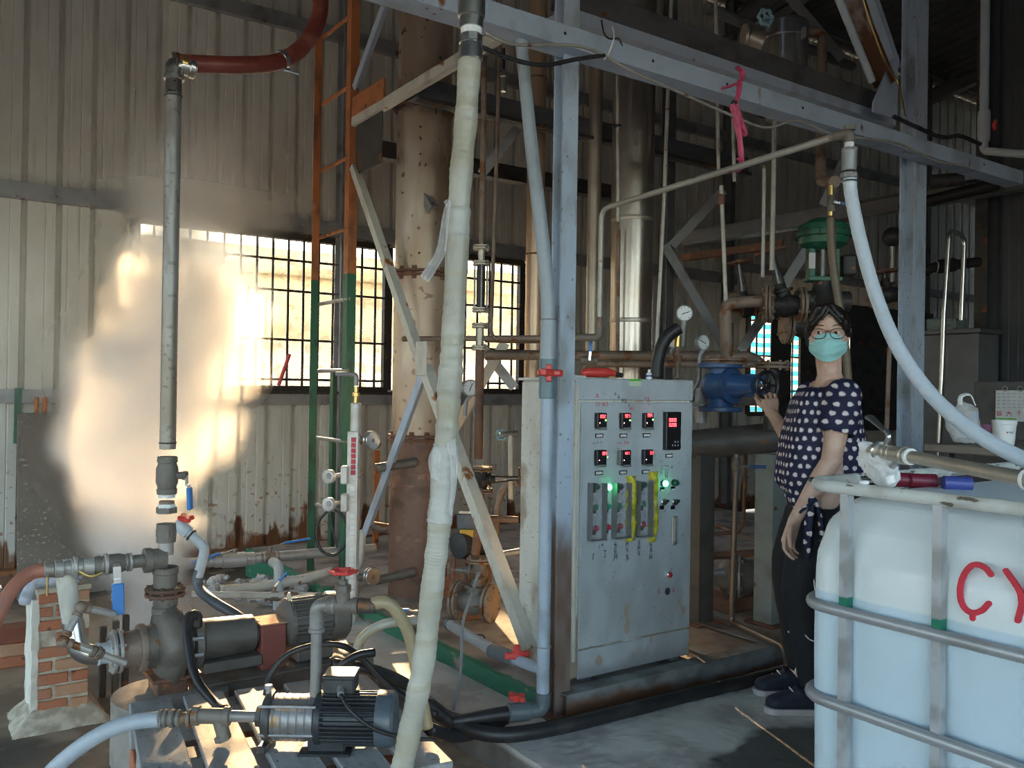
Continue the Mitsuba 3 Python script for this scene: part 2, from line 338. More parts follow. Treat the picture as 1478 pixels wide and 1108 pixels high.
# windows: steel frames with welded burglar bars
mat('window_bar', worn((.045, .04, .036), (.09, .06, .045), RUST, 10, .5, .2), .6, .2)
for i, (x0, x1, z0, z1) in enumerate(WIN):
    w = struct(f'window_{i + 1}')
    fr = cat_(bar(V(x0, YW + .01, z0), V(x1, YW + .01, z0), rectP(.07, .045)), bar(V(x0, YW + .01, z1), V(x1, YW + .01, z1), rectP(.07, .05)),
              bar(V(x0, YW + .01, z0), V(x0, YW + .01, z1), rectP(.05, .07)), bar(V(x1, YW + .01, z0), V(x1, YW + .01, z1), rectP(.05, .07)))
    part(w, 'frame', fr, 'window_bar', False)
    n = round((x1 - x0) / .125)
    for k in range(1, n):
        xx = x0 + (x1 - x0) * k / n
        part(w, 'bar', bar(V(xx, YW - .02, z0), V(xx, YW - .02, z1), rectP(.014, .014)), 'window_bar', False)
    for t in ((.06, .32, .64, .84) if i < 2 else (.2, .5, .8)):
        zz = z0 + (z1 - z0) * t
        part(w, 'cross_bar', bar(V(x0, YW - .03, zz), V(x1, YW - .03, zz), rectP(.012, .016)), 'window_bar', False)
    if i == 0:
        part(w, 'sill', box(V(1.55, YW - .075, z0 - .04), V(x1 + .1, YW - .005, z0 - .018), .003), 'window_bar', False)
    if i == 1:
        part(w, 'pane', box(V(x0 + .03, YW + .018, z0 + .03), V(x0 + .30, YW + .022, z1 - .03), 0), 'pane_glass', False)
scene['pane_glass'] = {'type': 'thindielectric'}

# roof, side wall
roof = struct('ceiling')
SL = .16
dR = V(0, -1, SL); dR /= np.linalg.norm(dR); nR = np.cross(V(1, 0, 0), dR)
for k in range(-6, 17):
    x0 = RIB0 + k * W4
    part(roof, 'sheet', place(corrugated(W4 - .002, 9.4, .05, fine=False), V(x0, YW + .3, 5.42), V(1, 0, 0), dR, nR), 'roof_sheet', False)
for k in range(7):
    y = 6.1 - 1.3 * k; part(roof, 'purlin', bar(V(-4.2, y, 5.34 + SL * (YW - y)), V(13.6, y, 5.34 + SL * (YW - y)), CP(.05, .1)), 'dark_galvanised', False)
for x in (-2.4, 2.78, 7.3, 11.2): part(roof, 'rafter', bar(V(x, YW, 5.2), V(x, -2.5, 5.2 + SL * 9), HP(.1, .18)), 'dark_galvanised', False)
right = struct('wall_right')
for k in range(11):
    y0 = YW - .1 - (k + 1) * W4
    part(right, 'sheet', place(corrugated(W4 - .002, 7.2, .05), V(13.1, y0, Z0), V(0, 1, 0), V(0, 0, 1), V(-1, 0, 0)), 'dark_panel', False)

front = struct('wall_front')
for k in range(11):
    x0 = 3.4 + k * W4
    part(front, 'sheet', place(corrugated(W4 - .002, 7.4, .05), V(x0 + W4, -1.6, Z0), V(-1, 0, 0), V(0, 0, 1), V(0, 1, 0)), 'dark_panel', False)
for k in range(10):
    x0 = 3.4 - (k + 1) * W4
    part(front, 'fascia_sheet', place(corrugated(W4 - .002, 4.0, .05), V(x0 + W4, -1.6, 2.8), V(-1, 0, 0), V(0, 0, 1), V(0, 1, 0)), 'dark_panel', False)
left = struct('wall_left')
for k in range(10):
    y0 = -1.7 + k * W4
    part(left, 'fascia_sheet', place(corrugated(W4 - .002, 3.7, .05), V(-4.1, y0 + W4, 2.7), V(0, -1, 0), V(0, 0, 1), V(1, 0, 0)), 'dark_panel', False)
# floor, slab and plinth
def floor_col(p, n, uv):
    a = fbm(p.x * 2.1, p.y * 2.1, 0, 5)
    c = mix((.33, .27, .205), (.17, .13, .095), smoothstep(.35, .65, a))
    c = mix(c, (.09, .08, .07), smoothstep(.55, .66, fbm(p.x * 1.1 + 9, p.y * 1.4, 0, 4)))
    return mix(c, (.36, .31, .22), .5 * smoothstep(.6, .75, fbm(p.x * 6, p.y * 6, 0, 3)))
mat('floor_concrete', floor_col, lambda p, n, uv: .30 + .5 * fbm(p.x * 2.1, p.y * 2.1, 0, 4), bump=(lambda p, n, uv: fbm(p.x * 18, p.y * 18, p.z * 18, 4), .006, 4e-3))
struct('floor', box(V(-9, -6, Z0 - .3), V(15, YW - .01, Z0), 0), 'floor_concrete')
def slab_col(p, n, uv):
    a = fbm(p.x * 5, p.y * 5, p.z * 5, 5)
    c = mix((.60, .585, .55), (.40, .385, .36), smoothstep(.35, .7, a))
    c = mix(c, (.56, .55, .52), .5 * smoothstep(.55, .7, fbm(p.x * 20, p.y * 20, 0, 3)))
    wet = smoothstep(.03, -.03, p.y - 2.03 - .16 * (fbm(p.x * 3.2, p.y * 3.2, 0, 4) - .5) * 2) * smoothstep(2.05, 2.3, p.x + .2 * fbm(p.x * 4, p.y * 4, 5, 3))
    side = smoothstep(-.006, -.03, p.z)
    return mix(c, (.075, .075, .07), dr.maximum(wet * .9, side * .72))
mat('slab_concrete', slab_col, .75, bump=(lambda p, n, uv: fbm(p.x * 45, p.y * 45, p.z * 45, 4), .005, 2e-3))
def rough_slab(poly, z0, z1, seed, amp=.012):
    m = trimesh.creation.extrude_polygon(Polygon(poly), z1 - z0, engine='earcut'); m.apply_translation([0, 0, z0])
    m = m.subdivide_to_size(.09); v = m.vertices.copy()
    d = (meshkit.fbm(v * 7 + seed, 4)[:, None] - .5) * 2 * amp
    v[:, :2] += np.where(v[:, 2:] > z0 + .001, d, 0) * V(1, 1); v[:, 2] += np.where(v[:, 2] > z1 - .001, (meshkit.fbm(v * 9 + seed + 5, 3) - .5) * amp * .5, 0)
    m.vertices = v; m.merge_vertices(); return m
slab = struct('trim_1', rough_slab([(1.72, 1.2), (7, 1.2), (7, 2.7), (1.98, 2.7), (1.98, 4.6), (1.70, 4.6)], Z0, 0, 2), 'slab_concrete', 40, 'raised concrete slab')
def plinth_col(p, n, uv):
    a = fbm(p.x * 6, p.y * 6, p.z * 6, 5)
    c = mix((.33, .30, .265), (.15, .13, .11), smoothstep(.35, .7, a))
    g = smoothstep(2.025, 2.005, p.x + .02 * noise(p.x * 30, p.y * 30, p.z * 30)) * smoothstep(.68, .58, fbm(p.x * 14, p.y * 9, p.z * 14 + 3, 4))
    return mix(c, (.045, .20, .12), g)
mat('plinth_concrete', plinth_col, .75, bump=(lambda p, n, uv: fbm(p.x * 40, p.y * 40, p.z * 40, 3), .004, 2e-3))
struct('trim_2', rough_slab([(1.97, 2.62), (6.6, 2.62), (6.6, 6.1), (1.97, 6.1)], Z0, .07, 7, .009), 'plinth_concrete', 40, 'concrete plinth with green painted edge')

# ================================================================ OUTSIDE THE WINDOWS
def yard_col(p, n, uv):
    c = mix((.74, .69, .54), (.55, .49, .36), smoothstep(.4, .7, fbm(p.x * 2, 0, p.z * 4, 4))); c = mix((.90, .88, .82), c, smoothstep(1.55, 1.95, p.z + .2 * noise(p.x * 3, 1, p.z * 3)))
    return mix(c, (.34, .29, .2), .5 * smoothstep(.6, .72, fbm(p.x * 9, 3, p.z * 9, 3)))
mat('yard_wall_paint', yard_col, .85)
nb = thing('neighbour_wall', 'sunlit tan yard wall with coping seen through barred windows', 'wall')
part(nb, 'wall', box(V(-3, 9.6, -.4), V(7.4, 9.8, 2.78), .01), 'yard_wall_paint', False)
part(nb, 'coping', box(V(-3, 9.52, 2.48), V(7.4, 9.6, 2.60), .01), 'yard_wall_paint', False)
mat('yard_ground', (.55, .53, .48), .9)
struct('trim_3', box(V(-8, YW + .02, -.6), V(18, 16, -.3), 0), 'yard_ground', label='yard ground outside')
def tarp_col(p, n, uv): return mix((.85, .86, .85), (.03, .42, .75), smoothstep(.48, .52, dr.abs(p.z * 7.2 + .06 * noise(p.x * 3, 0, 0) - dr.floor(p.z * 7.2 + .06 * noise(p.x * 3, 0, 0)) - .5) * 2))
mat('striped_tarp', tarp_col, .7)
g = np.linspace(0, 1, 40)
tv = np.array([[8.2 + 3.4 * a, 8.6 + .04 * math.sin(a * 31), z] for z in (-.3, 2.5) for a in g]); i = np.arange(39)
q = np.stack([i, i + 1, 40 + i + 1, 40 + i], 1); tm = trimesh.Trimesh(tv, np.vstack([q[:, [0, 1, 2]], q[:, [0, 2, 3]]]), process=False)
solo('striped_tarpaulin', tm, 'striped_tarp', 'blue and white striped tarpaulin hanging outside the far barred window', 'tarpaulin', smooth=True)

for i, (x0, x1, y0, y1, lab) in enumerate(((1112, 1143, 440, 622, 'dark sheet leaning in the far window left of the woman'), (1153, 1224, 476, 622, 'dark sheet in the far window behind the head of the woman'), (1150, 1345, 453, 471, 'dark board across the far window above the striped gaps'), (1243, 1254, 470, 484, 'short dark upright between the striped gaps right of the woman'), (1222, 1350, 484, 622, 'wide dark sheet closing the far window right of the woman'))):
    a, b = onY(x0, y1, 6.28), onY(x1, y0, 6.28); solo('dark_sheet', box(V(a[0], 6.28 - .01 * i, min(a[2], b[2])), V(b[0], 6.292 - .01 * i, max(a[2], b[2])), .002), 'dark_steel', lab, 'sheet', smooth=False)
# ================================================================ STEAM
def union_slabs(h):
    """The steam drifts up in thin curtains, one behind the other."""
    ys = np.linspace(lo[1] - .2, hi[1] + .01, 6)
    return m3.Manifold.batch_boolean([h ^ m3.Manifold.cube((6, b - a - .004, 3.25)).translate((-1, a, -1)) for a, b in zip(ys[:-1], ys[1:])] + [h ^ m3.Manifold.cube((6, 9, 8)).translate((-1, -1, 2.254))], m3.OpType.Add)
blobs = [((212, 900), 55, 4.35, 1.0), ((205, 800), 82, 4.4, 1.1), ((180, 735), 88, 4.4, 1.1), ((195, 650), 112, 4.45, 1.1), ((135, 650), 80, 4.4, 1.0), ((120, 690), 55, 4.35, .8), ((150, 590), 60, 4.4, .6), ((215, 555), 112, 4.6, 1.0), ((160, 520), 75, 4.5, .6),
         ((250, 460), 112, 5.0, .9), ((265, 385), 100, 5.45, .7), ((220, 385), 70, 5.5, .6), ((335, 440), 75, 5.3, .5), ((320, 520), 70, 4.9, .45), ((265, 285), 110, 4.8, .22), ((300, 205), 95, 4.9, .12), ((215, 235), 85, 4.9, .12), ((360, 300), 80, 4.9, .08), ((290, 620), 70, 4.6, .4), ((265, 760), 50, 4.4, .4)]
BC = [at(*p, d) for p, r, d, w in blobs]; BR = [r * pxm(d) for p, r, d, w in blobs]; BW = [b[3] for b in blobs]
lo = np.min([c - 1.15 * r for c, r in zip(BC, BR)], 0); hi = np.max([c + 1.15 * r for c, r in zip(BC, BR)], 0); hi[1] = min(hi[1], YW - .15)
nx, ny, nz = 64, 56, 120
gx = [np.linspace(lo[k], hi[k], n) for k, n in enumerate((nx, ny, nz))]
P = np.stack(np.meshgrid(*gx, indexing='ij'), -1)
warp = np.stack([meshkit.fbm(P * 3.2 + 11 * k, 3, k) - .5 for k in range(3)], -1) * .26
Q = P + warp; den = np.zeros(P.shape[:3])
for c, r, w in zip(BC, BR, BW):
    d = np.linalg.norm(Q - c, axis=-1) / r; den = den + w * np.clip(1 - d * d, 0, 1) ** 1.5
den = np.clip(np.clip(den, 0, 1.2) * np.clip(.45 + 1.9 * (meshkit.fbm(Q * 6.5, 4, 9) - .25), .03, 1.5), 0, 1)
grid = mi.VolumeGrid(np.ascontiguousarray(den.transpose(2, 1, 0)[..., None], dtype=np.float32))
hull = m3.Manifold.batch_boolean([m3.Manifold.sphere(r * 1.22, 20).translate(c.tolist()) for c, r in zip(BC, BR)], m3.OpType.Add)
hull = hull ^ m3.Manifold.cube(np.maximum(hi - lo - .02, .1).tolist()).translate((lo + .01).tolist())
hull = union_slabs(hull)
hm = hull.to_mesh()
scene['steam'] = mikit.ply(trimesh.Trimesh(hm.vert_properties[:, :3], hm.tri_verts, process=False), {'type': 'null'}, interior={
    'type': 'heterogeneous', 'albedo': {'type': 'rgb', 'value': [.999, .999, .999]}, 'scale': 13.0, 'phase': {'type': 'blendphase', 'weight': .4, 'phase_0': {'type': 'hg', 'g': .85}, 'phase_1': {'type': 'hg', 'g': .05}},
    'sigma_t': {'type': 'gridvolume', 'grid': grid, 'filter_type': 'trilinear', 'to_world': T().translate(lo.tolist()).scale((hi - lo).tolist())}})
labels['steam'] = {'label': 'white backlit steam billowing up beside the vertical pipe in front of the window', 'category': 'steam', 'kind': 'stuff'}
# ================================================================ STEEL FRAME OF THE PLANT
def column_col(p, n, uv):
    c = mix((.44, .51, .60), (.29, .31, .32), smoothstep(.45, .75, fbm(p.x * 12, p.y * 12, p.z * 4, 4)))
    c = mix(c, (.10, .09, .08), smoothstep(.72, .78, fbm(p.x * 90, p.y * 90, p.z * 50, 3)) * .7)
    r = smoothstep(.86, .62, p.z + .55 * (fbm(p.x * 9, p.y * 9, p.z * 3.5, 4) - .5))
    return mix(c, mix((.14, .085, .06), (.20, .16, .14), noise(p.x * 40, p.y * 40, p.z * 12)), r)
mat('column_paint', column_col, .5)
YF = 2.55
c1 = onY(811, 560, YF + .03); c2 = onY(1314, 560, YF + .1)
t = thing('steel_column', 'pale blue steel column with rusty foot beside the left edge of the control cabinet', 'column')
part(t, 'shaft', bar(V(c1[0], c1[1], .0), V(c1[0], c1[1], 5.6), HP(.070, .062, .007), V(0, 1, 0)), 'column_paint', False)
part(t, 'base_plate', box(V(c1[0] - .07, c1[1] - .05, 0), V(c1[0] + .06, c1[1] + .06, .012)), 'rust', False)
t = thing('steel_column', 'pale blue steel column behind the white tank, clear hose crossing in front of it', 'column')
part(t, 'shaft', bar(V(c2[0], c2[1], 0), V(c2[0], c2[1], 6.0), HP(.112, .09, .008), V(0, 1, 0)), 'column_paint', False)
g0 = onY(1299, 128, YF + .06)
part(t, 'gusset_plate', bar(g0 + V(-.02, 0, 0), g0 + V(-.02, .008, 0), Polygon([(0, -.17), (.0, .14), (.06, .14), (.22, -.12), (.22, -.17)]), V(0, 0, 1)), 'blue_white_paint', False)
bz = onY(1000, 108, YF - .06)[2]
t = thing('steel_beam', 'long pale blue overhead channel beam running from the wrapped hose to the right edge', 'beam')
part(t, 'channel', bar(V(.9, YF - .06, bz), V(5.4, YF - .06, bz), CP(.10, .078, .006)), 'blue_white_paint', False)
for px in (815, 942, 1049, 1158, 1420):
    q = onY(px, 60 + (px - 815) * .295, YF - .06); part(t, 'bolt_hole', disc(V(q[0], YF - .0612, bz + .005), V(0, -1, 0), .006, .002, n=10), 'black_plastic', False)
uz = onY(1000, 72, YF + .18)[2]
t = thing('upper_beam', 'dark channel beam just above and behind the pale blue overhead beam', 'beam')
part(t, 'web', box(V(c1[0] + .05, YF + .2, uz - .02), V(c2[0] - .06, YF + .207, uz + .12), .002), 'dark_galvanised', False)
part(t, 'lower_flange', bar(V(c1[0] + .05, YF + .17, uz - .05), V(c2[0] - .06, YF + .17, uz - .05), LP(.06, .05, .006)), 'blue_white_paint', False)
# diagonal braces in the upper right
t = thing('diagonal_brace', 'cream channel brace with heavy rust at its lower end, top right', 'brace')
part(t, 'channel', bar(onY(1215, -40, YF + .1), onY(1281, 118, YF + .1), CP(.05, .10, .006), V(0, 1, 0)), 'rusty_brace', False)
def brace_col(p, n, uv):
    c = mix((.55, .53, .47), (.34, .31, .26), smoothstep(.4, .7, fbm(p.x * 9, p.y * 9, p.z * 9, 4)))
    return mix(c, (.15, .07, .035), smoothstep(3.35, 3.05, p.z + .5 * (fbm(p.x * 14, p.y * 14, p.z * 10, 4) - .5)))
mat('rusty_brace', brace_col, .6)
solo('brace_pipe', tube([onY(1203, -20, YF + .02), onY(1259, 118, YF + .02)], .019, 12, 0), 'light_blue_grey', 'thin white diagonal pipe left of the rusted brace, top right', 'pipe')
solo('brace_bar', bar(onY(1252, -30, YF + .16), onY(1296, 100, YF + .16), LP(.045, .045, .006)), 'blue_white_paint', 'narrow blue-grey diagonal bar right of the rusted brace', 'brace')
# platform beams at the level of the gantry
pz = onY(800, 172, 4.0)[2]
t = thing('platform_beam', 'dark galvanised platform beam crossing in front of the stainless columns', 'beam')
part(t, 'channel', bar(V(2.15, 4.0, pz), V(4.75, 4.0, pz), CP(.10, .11, .006)), 'dark_galvanised', False)
part(t, 'angle', bar(V(2.15, 3.97, pz - .075), V(4.75, 3.97, pz - .075), LP(.05, .02, .004)), 'dark_steel', False)
t = thing('platform_beam', 'rear dark platform beam behind the tall tower, lower of the pair', 'beam')
part(t, 'channel', bar(V(2.45, 5.25, pz + .02), V(4.75, 5.25, pz + .02), CP(.10, .11, .006)), 'dark_steel', False)
t = thing('side_beam', 'long dark galvanised beam running back to the wall on the right', 'beam')
part(t, 'channel', bar(V(6.7, 1.6, 2.80), V(6.7, 6.4, 2.80), CP(.10, .14, .006)), 'galvanised_dim', False)
mat('galvanised_dim', worn((.22, .225, .23), (.12, .115, .11), None, 9, .6), .45, .3)
xs = 2.1                                         # the braced side frame
ry = onX(499, 560, xs)[1]; ly = onX(457, 560, xs)[1]
def side(px, py): return onX(px, py, xs)
t = thing('cross_brace', 'pale steel cross bracing with gusset plate in front of the rusty tower', 'brace')
part(t, 'angle', bar(side(508, 236), side(603, 512), LP(.045, .045, .005), V(1, 0, 0)), 'cream_paint', False)
part(t, 'angle', bar(side(610, 525), side(763, 935), LP(.055, .055, .006), V(1, 0, 0)), 'cream_paint', False)
part(t, 'angle', bar(side(522, 765), side(607, 530), LP(.055, .055, .006), V(1, 0, 0)), 'blue_white_paint', False)
g = side(610, 517); part(t, 'gusset_plate', box(g + V(-.012, -.055, -.085), g + V(-.004, .055, .085), .002), 'cream_paint', False)
t = thing('side_rail', 'pale angle rail sloping up from the orange ladder to the overhead beam', 'rail')
part(t, 'angle', bar(side(507, 182), side(752, 36), LP(.045, .05, .005), V(0, 0, 1)), 'cream_paint', False)
solo('upper_brace', bar(side(508, 124), side(556, -12), LP(.05, .05, .006), V(1, 0, 0)), 'blue_white_paint', 'blue-grey angle brace rising from the top of the orange ladder', 'brace')
g = side(527, 195); solo('gusset_plate', box(g + V(.02, -.17, -.19), g + V(.028, .17, .14), .003), 'dark_steel', 'dark steel gusset plate behind the orange ladder rail', 'plate')
g = side(527, 143); solo('bracket_plate', box(g + V(-.004, -.24, -.06), g + V(.012, .17, .055), .003), 'orange_rust', 'orange rusty bracket plate joining the ladder to the platform beam', 'plate')
solo('brace_angle', bar(side(545, 235) + V(.2, 0, 0), side(575, 290) + V(.2, 0, 0), LP(.05, .05, .006), V(1, 0, 0)), 'galvanised', 'short angle brace from the dark gusset plate to the tower', 'brace')
# ladder
def ladder_col(p, n, uv):
    o = mix((.47, .165, .06), (.25, .10, .05), smoothstep(.42, .72, fbm(p.x * 16, p.y * 16, p.z * 6, 4)))
    gcol = mix((.04, .15, .09), (.05, .07, .055), smoothstep(.5, .75, fbm(p.x * 16, p.y * 16, p.z * 6 + 5, 4)))
    return mix(gcol, o, smoothstep(1.885, 1.895, p.z))
mat('ladder_paint', ladder_col, .6)
t = thing('ladder', 'fixed steel ladder with orange upper and green lower rails before the window', 'ladder')
part(t, 'rail', bar(V(xs, ry, .05), V(xs, ry, 4.6), LP(.055, .06, .006), V(0, 1, 0)), 'ladder_paint', False)
part(t, 'rail', bar(V(xs, ly, Z0), V(xs, ly, 4.6), LP(-.045, .04, .006), V(0, 1, 0)), 'ladder_paint', False)
for k in range(11):
    z = .06 + k * .42
    part(t, 'rung', tube([V(xs + .01, ry, z), V(xs + .01, ly, z)], .012, 8, 0), 'grey_pipe' if z < 2.0 else 'orange_rust')
solo('green_post', bar(V(2.35, 5.55, Z0), V(2.35, 5.55, 1.32), LP(.05, .05, .006)), 'green_paint', 'green steel post standing behind the ladder', 'post')

# ================================================================ TOWERS
def tower(name, label, px, D, zs, mats, r, flr, flm, fl_r=1.14, n=32):
    t = thing(name, label, 'column'); p = at(px, 560, D)
    for k in range(len(zs) - 1):
        part(t, 'shell', lathe([(zs[k], r[k]), (zs[k+1], r[k])], V(p[0], p[1], 0), UP, n), mats[k])
    for z in flr: part(t, 'flange', flange_mesh(V(p[0], p[1], z), UP, max(r) * fl_r, .014, 12, .008, n), flm)
    return t, p
def tower_col(p, n, uv):
    c = mix((.56, .48, .40), (.36, .255, .175), smoothstep(.35, .72, fbm(p.x * 5, p.y * 5, p.z * 1.3, 4)))
    c = mix(c, (.20, .13, .085), .8 * smoothstep(.62, .75, fbm(p.x * 10, p.y * 10, p.z * 4, 4)))
    return mix(c, (.12, .07, .045), smoothstep(.72, .78, fbm(p.x * 36, p.y * 36, p.z * 20, 3)) * .8)
mat('tower_steel', tower_col, .36, .5)
def tower_pale(p, n, uv):
    c = mix((.62, .50, .38), (.48, .35, .25), smoothstep(.35, .72, fbm(p.x * 5, p.y * 5, p.z * 2, 4)))
    return mix(c, (.27, .15, .09), smoothstep(.66, .74, fbm(p.x * 34, p.y * 34, p.z * 26, 3)) * .8)
mat('tower_pale', tower_pale, .42, .35)
mat('tower_rust', worn((.22, .125, .09), (.12, .075, .06), (.28, .17, .12), 12, .8, .25), .6, .15)
t, tp = tower('distillation_tower', 'tall rust-stained steel tower of flanged sections behind the wrapped hose', 607, 4.9,
              [.07, .945, 1.86, 2.81, 5.2], ['tower_rust', 'tower_pale', 'tower_steel', 'tower_steel'], [.165, .158, .155, .152], [.945, 1.86, 2.81], 'rust', 1.1)
for z in (.22, .82):
    part(t, 'nozzle', tube([V(tp[0] - .10, tp[1] - .14, z), V(tp[0] - .32, tp[1] - .10, z - .03)], .026, 12, 0), 'pump_iron')
for (px, py) in ((607, 183), (607, 200), (607, 222), (605, 365)): part(t, 'rivet', ball(at(px, py, 4.9 - .153), .006, 1), 'black_plastic')
p2 = at(909, 560, 5.0)
t = thing('stainless_column', 'shiny stainless steel column behind the control cabinet', 'column')
for a, b in ((.07, 1.12), (1.135, 1.62), (1.635, 2.2), (2.215, 4.4)): part(t, 'shell', lathe([(a, .122), (b, .122)], V(p2[0], p2[1], 0), UP, 32), 'stainless')
for z in (1.127, 1.627, 2.207): part(t, 'band', lathe([(z - .012, .1225), (z - .008, .1245), (z + .008, .1245), (z + .012, .1225)], V(p2[0], p2[1], 0), UP, 32), 'dull_stainless')
mat('copper_steel', worn((.60, .43, .30), (.42, .27, .17), None, 5, .7, 0, 3.0), .35, .6)
p3 = at(769, 560, 5.35)
t = thing('copper_column', 'slim copper-toned pipe column left of the blue column', 'column')
part(t, 'shell', lathe([(.07, .056), (4.4, .056)], V(p3[0], p3[1], 0), UP, 24), 'copper_steel')
for py in (367, 113): z = at(769, py, 5.35)[2]; part(t, 'collar', torus(V(p3[0], p3[1], z), UP, .058, .006, 24, 6), 'rusty_pipe')
p4 = at(854, 560, 5.2)
solo('grey_riser', lathe([(.07, .041), (4.4, .041)], V(p4[0], p4[1], 0), UP, 20), 'dull_stainless', 'grey steel riser pipe between the blue column and the stainless column', 'pipe')
# ================================================================ CONTROL CABINET
def cab_col(p, n, uv):
    c = mix((.455, .495, .52), (.38, .41, .42), smoothstep(.4, .7, fbm(p.x * 7, p.y * 7, p.z * 3, 4)))
    c = mix(c, (.40, .28, .16), .7 * smoothstep(.66, .76, fbm(p.x * 14, p.y * 14, p.z * 7 + 3, 4)) * smoothstep(.7, .25, p.z))
    c = mix(c, (.24, .25, .26), .7 * smoothstep(.17, .10, p.z + .12 * (fbm(p.x * 8, p.y * 8, p.z * 8, 3) - .5)))
    return mix(c, (.12, .10, .09), .7 * smoothstep(.90, .93, noise(p.x * 120, p.y * 120, p.z * 100)))
mat('cabinet_paint', cab_col, .42)
def cab_side(p, n, uv):
    c = mix((.62, .605, .55), (.50, .47, .40), smoothstep(.45, .75, fbm(p.x * 9, p.y * 9, p.z * 3, 4)))
    c = mix(c, (.30, .22, .14), .8 * smoothstep(.5, .65, fbm(p.y * 8, p.x * 8, p.z * 5, 4) + .35 * smoothstep(.6, .1, p.z) - .12))
    return mix(c, (.20, .13, .08), .7 * smoothstep(.88, .91, noise(p.x * 110, p.y * 110, p.z * 110)))
mat('cabinet_side_paint', cab_side, .45)
CY, CX0, CX1, CZ0, CZ1, CD = 2.655, 2.145, 2.80, .085, 1.262, .36
def cab(px, py): return onY(px, py, CY - .012)               # a point of the door
cabt = thing('control_cabinet', 'grey steel control cabinet with red digital displays and push buttons', 'cabinet')
part(cabt, 'body', box(V(CX0, CY, CZ0), V(CX1, CY + CD, CZ1), .008), 'cabinet_side_paint', False)
part(cabt, 'header_panel', box(V(CX0 + .004, CY - .012, CZ1 - .075), V(CX1, CY - .0005, CZ1 + .012), .006), 'cabinet_paint', False)
part(cabt, 'top_cover', box(V(CX0 - .012, CY - .006, CZ1 + .002), V(CX1 + .004, CY + CD + .01, CZ1 + .014), .003), 'cabinet_side_paint', False)
door = part(cabt, 'door', box(V(CX0 + .030, CY - .012, .205), V(CX1 - .002, CY - .0005, CZ1 - .083), .004), 'cabinet_paint', False)
part(cabt, 'plinth_panel', box(V(CX0 + .030, CY - .010, CZ0), V(CX1 - .002, CY - .0005, .198), .004), 'cabinet_paint', False)
part(cabt, 'edge_strip', box(V(CX0 - .002, CY - .018, .16), V(CX0 + .012, CY - .002, CZ1 - .02), .003), 'cream_paint', False)
A_, B_, N_ = V(1, 0, 0), V(0, 0, 1), V(0, -1, 0)
def cbox(parent, name, x0, y0, x1, y1, d0, d1, m, c=.002, **kw):
    p, q = cab(x0, y1), cab(x1, y0)
    return part(parent, name, box(V(p[0], CY - .012 - d1, p[2]), V(q[0], CY - .012 - d0, q[2]), c), m, False, **kw)
def cbox2(parent, name, cx, cy, w, h, d0, d1, m, c=.002, smooth=False):
    p = cab(cx, cy); return part(parent, name, box(V(p[0] - w/2, CY - .012 - d1, p[2] - h/2), V(p[0] + w/2, CY - .012 - d0, p[2] + h/2), c), m, smooth)
mat('led_red', (.05, 0, 0), .4); mat('screen_black', (.012, .013, .016), .25); mat('bezel_grey', (.17, .18, .18), .4)
scene['led_red_glow'] = {'type': 'diffuse', 'reflectance': {'type': 'rgb', 'value': [.3, .01, .01]}}
def glow(parent, name, mesh, rgb): 
    k = numbered(f'{parent}__{name}'); scene[k] = mikit.ply(mesh, 'led_red_glow', emitter={'type': 'area', 'sampling_weight': .004, 'radiance': {'type': 'rgb', 'value': rgb}}); return k
RED, GRN = [.55, .012, .015], [.03, .55, .16]
SEG = {'0': 'abcdef', '1': 'bc', '2': 'abged', '3': 'abgcd', '4': 'fgbc', '5': 'afgcd', '6': 'afgedc', '7': 'abc', '8': 'abcdefg', '9': 'abfgcd'}
SL7 = {'a': ((0, 2), (1, 2)), 'b': ((1, 2), (1, 1)), 'c': ((1, 1), (1, 0)), 'd': ((0, 0), (1, 0)), 'e': ((0, 1), (0, 0)), 'f': ((0, 2), (0, 1)), 'g': ((0, 1), (1, 1))}
def digits(s, o, h, d):
    L = []; x = 0
    for ch in s:
        if ch == ' ': x += h * .78; continue
        for e in SEG[ch]: L.append([(x + a * h * .5, b * h * .5) for a, b in SL7[e]])
        x += h * .78
    return stroke(L, h * .17, V(o[0], CY - .012 - d, o[2]), A_, B_, .0012)
def controller(cx, cy, s, px0, py0, dh=.012, green=None, bezel=False):
    m = part(cabt, 'controller', box(*[V(cab(cx, cy)[0] + k * .025, CY - .012 - (.022 if k > 0 else 0), cab(cx, cy)[2] + k * .031) for k in (-1, 1)], .003), 'screen_black', False)
    cbox2(m, 'key_strip', cx + .5, cy + 11.5, .042, .010, .0215, .024, 'bezel_grey')
    glow(m, 'digits', digits(s, cab(px0, py0), dh, .0225), RED)
    if green: glow(m, 'set_value', digits(green[0], cab(*green[1]), .006, .0225), [.04, .25, .03])
    q = cab(cx - 4, cy + 3.5); glow(m, 'lamp', disc(V(q[0], CY - .0345, q[2]), N_, .0022, .001, n=10), [.8, .25, .2])
    if bezel: cbox2(m, 'side_bezel', cx - 9.3, cy, .007, .06, .005, .024, 'bezel_grey')
controller(864.5, 606.5, '892', 861.5, 602.5, green=('85', (868, 607)))
controller(899.7, 606.5, '921', 897, 602, green=('85', (903, 607)))
controller(932.5, 606.5, '994', 929.5, 601, green=('85', (936, 606)))
controller(864, 660, '104', 863, 656, green=('2', (871, 660)))
controller(899.5, 660, '1021', 896, 655, .009, bezel=True)
controller(931.5, 659, '31', 933, 655)
m = cbox(cabt, 'batch_counter', 956, 594, 978, 649, 0, .024, 'screen_black', .003)
glow(m, 'digits', digits('0000', cab(960, 608), .014, .0245), RED); glow(m, 'digits', digits('0200', cab(960, 615), .014, .0245), RED)
for px, py in ((968.5, 637), (972.5, 637), (964.5, 642), (968.5, 642), (972.5, 642)): cbox2(m, 'key', px, py, .0045, .006, .0235, .0255, 'white_plastic', .001)
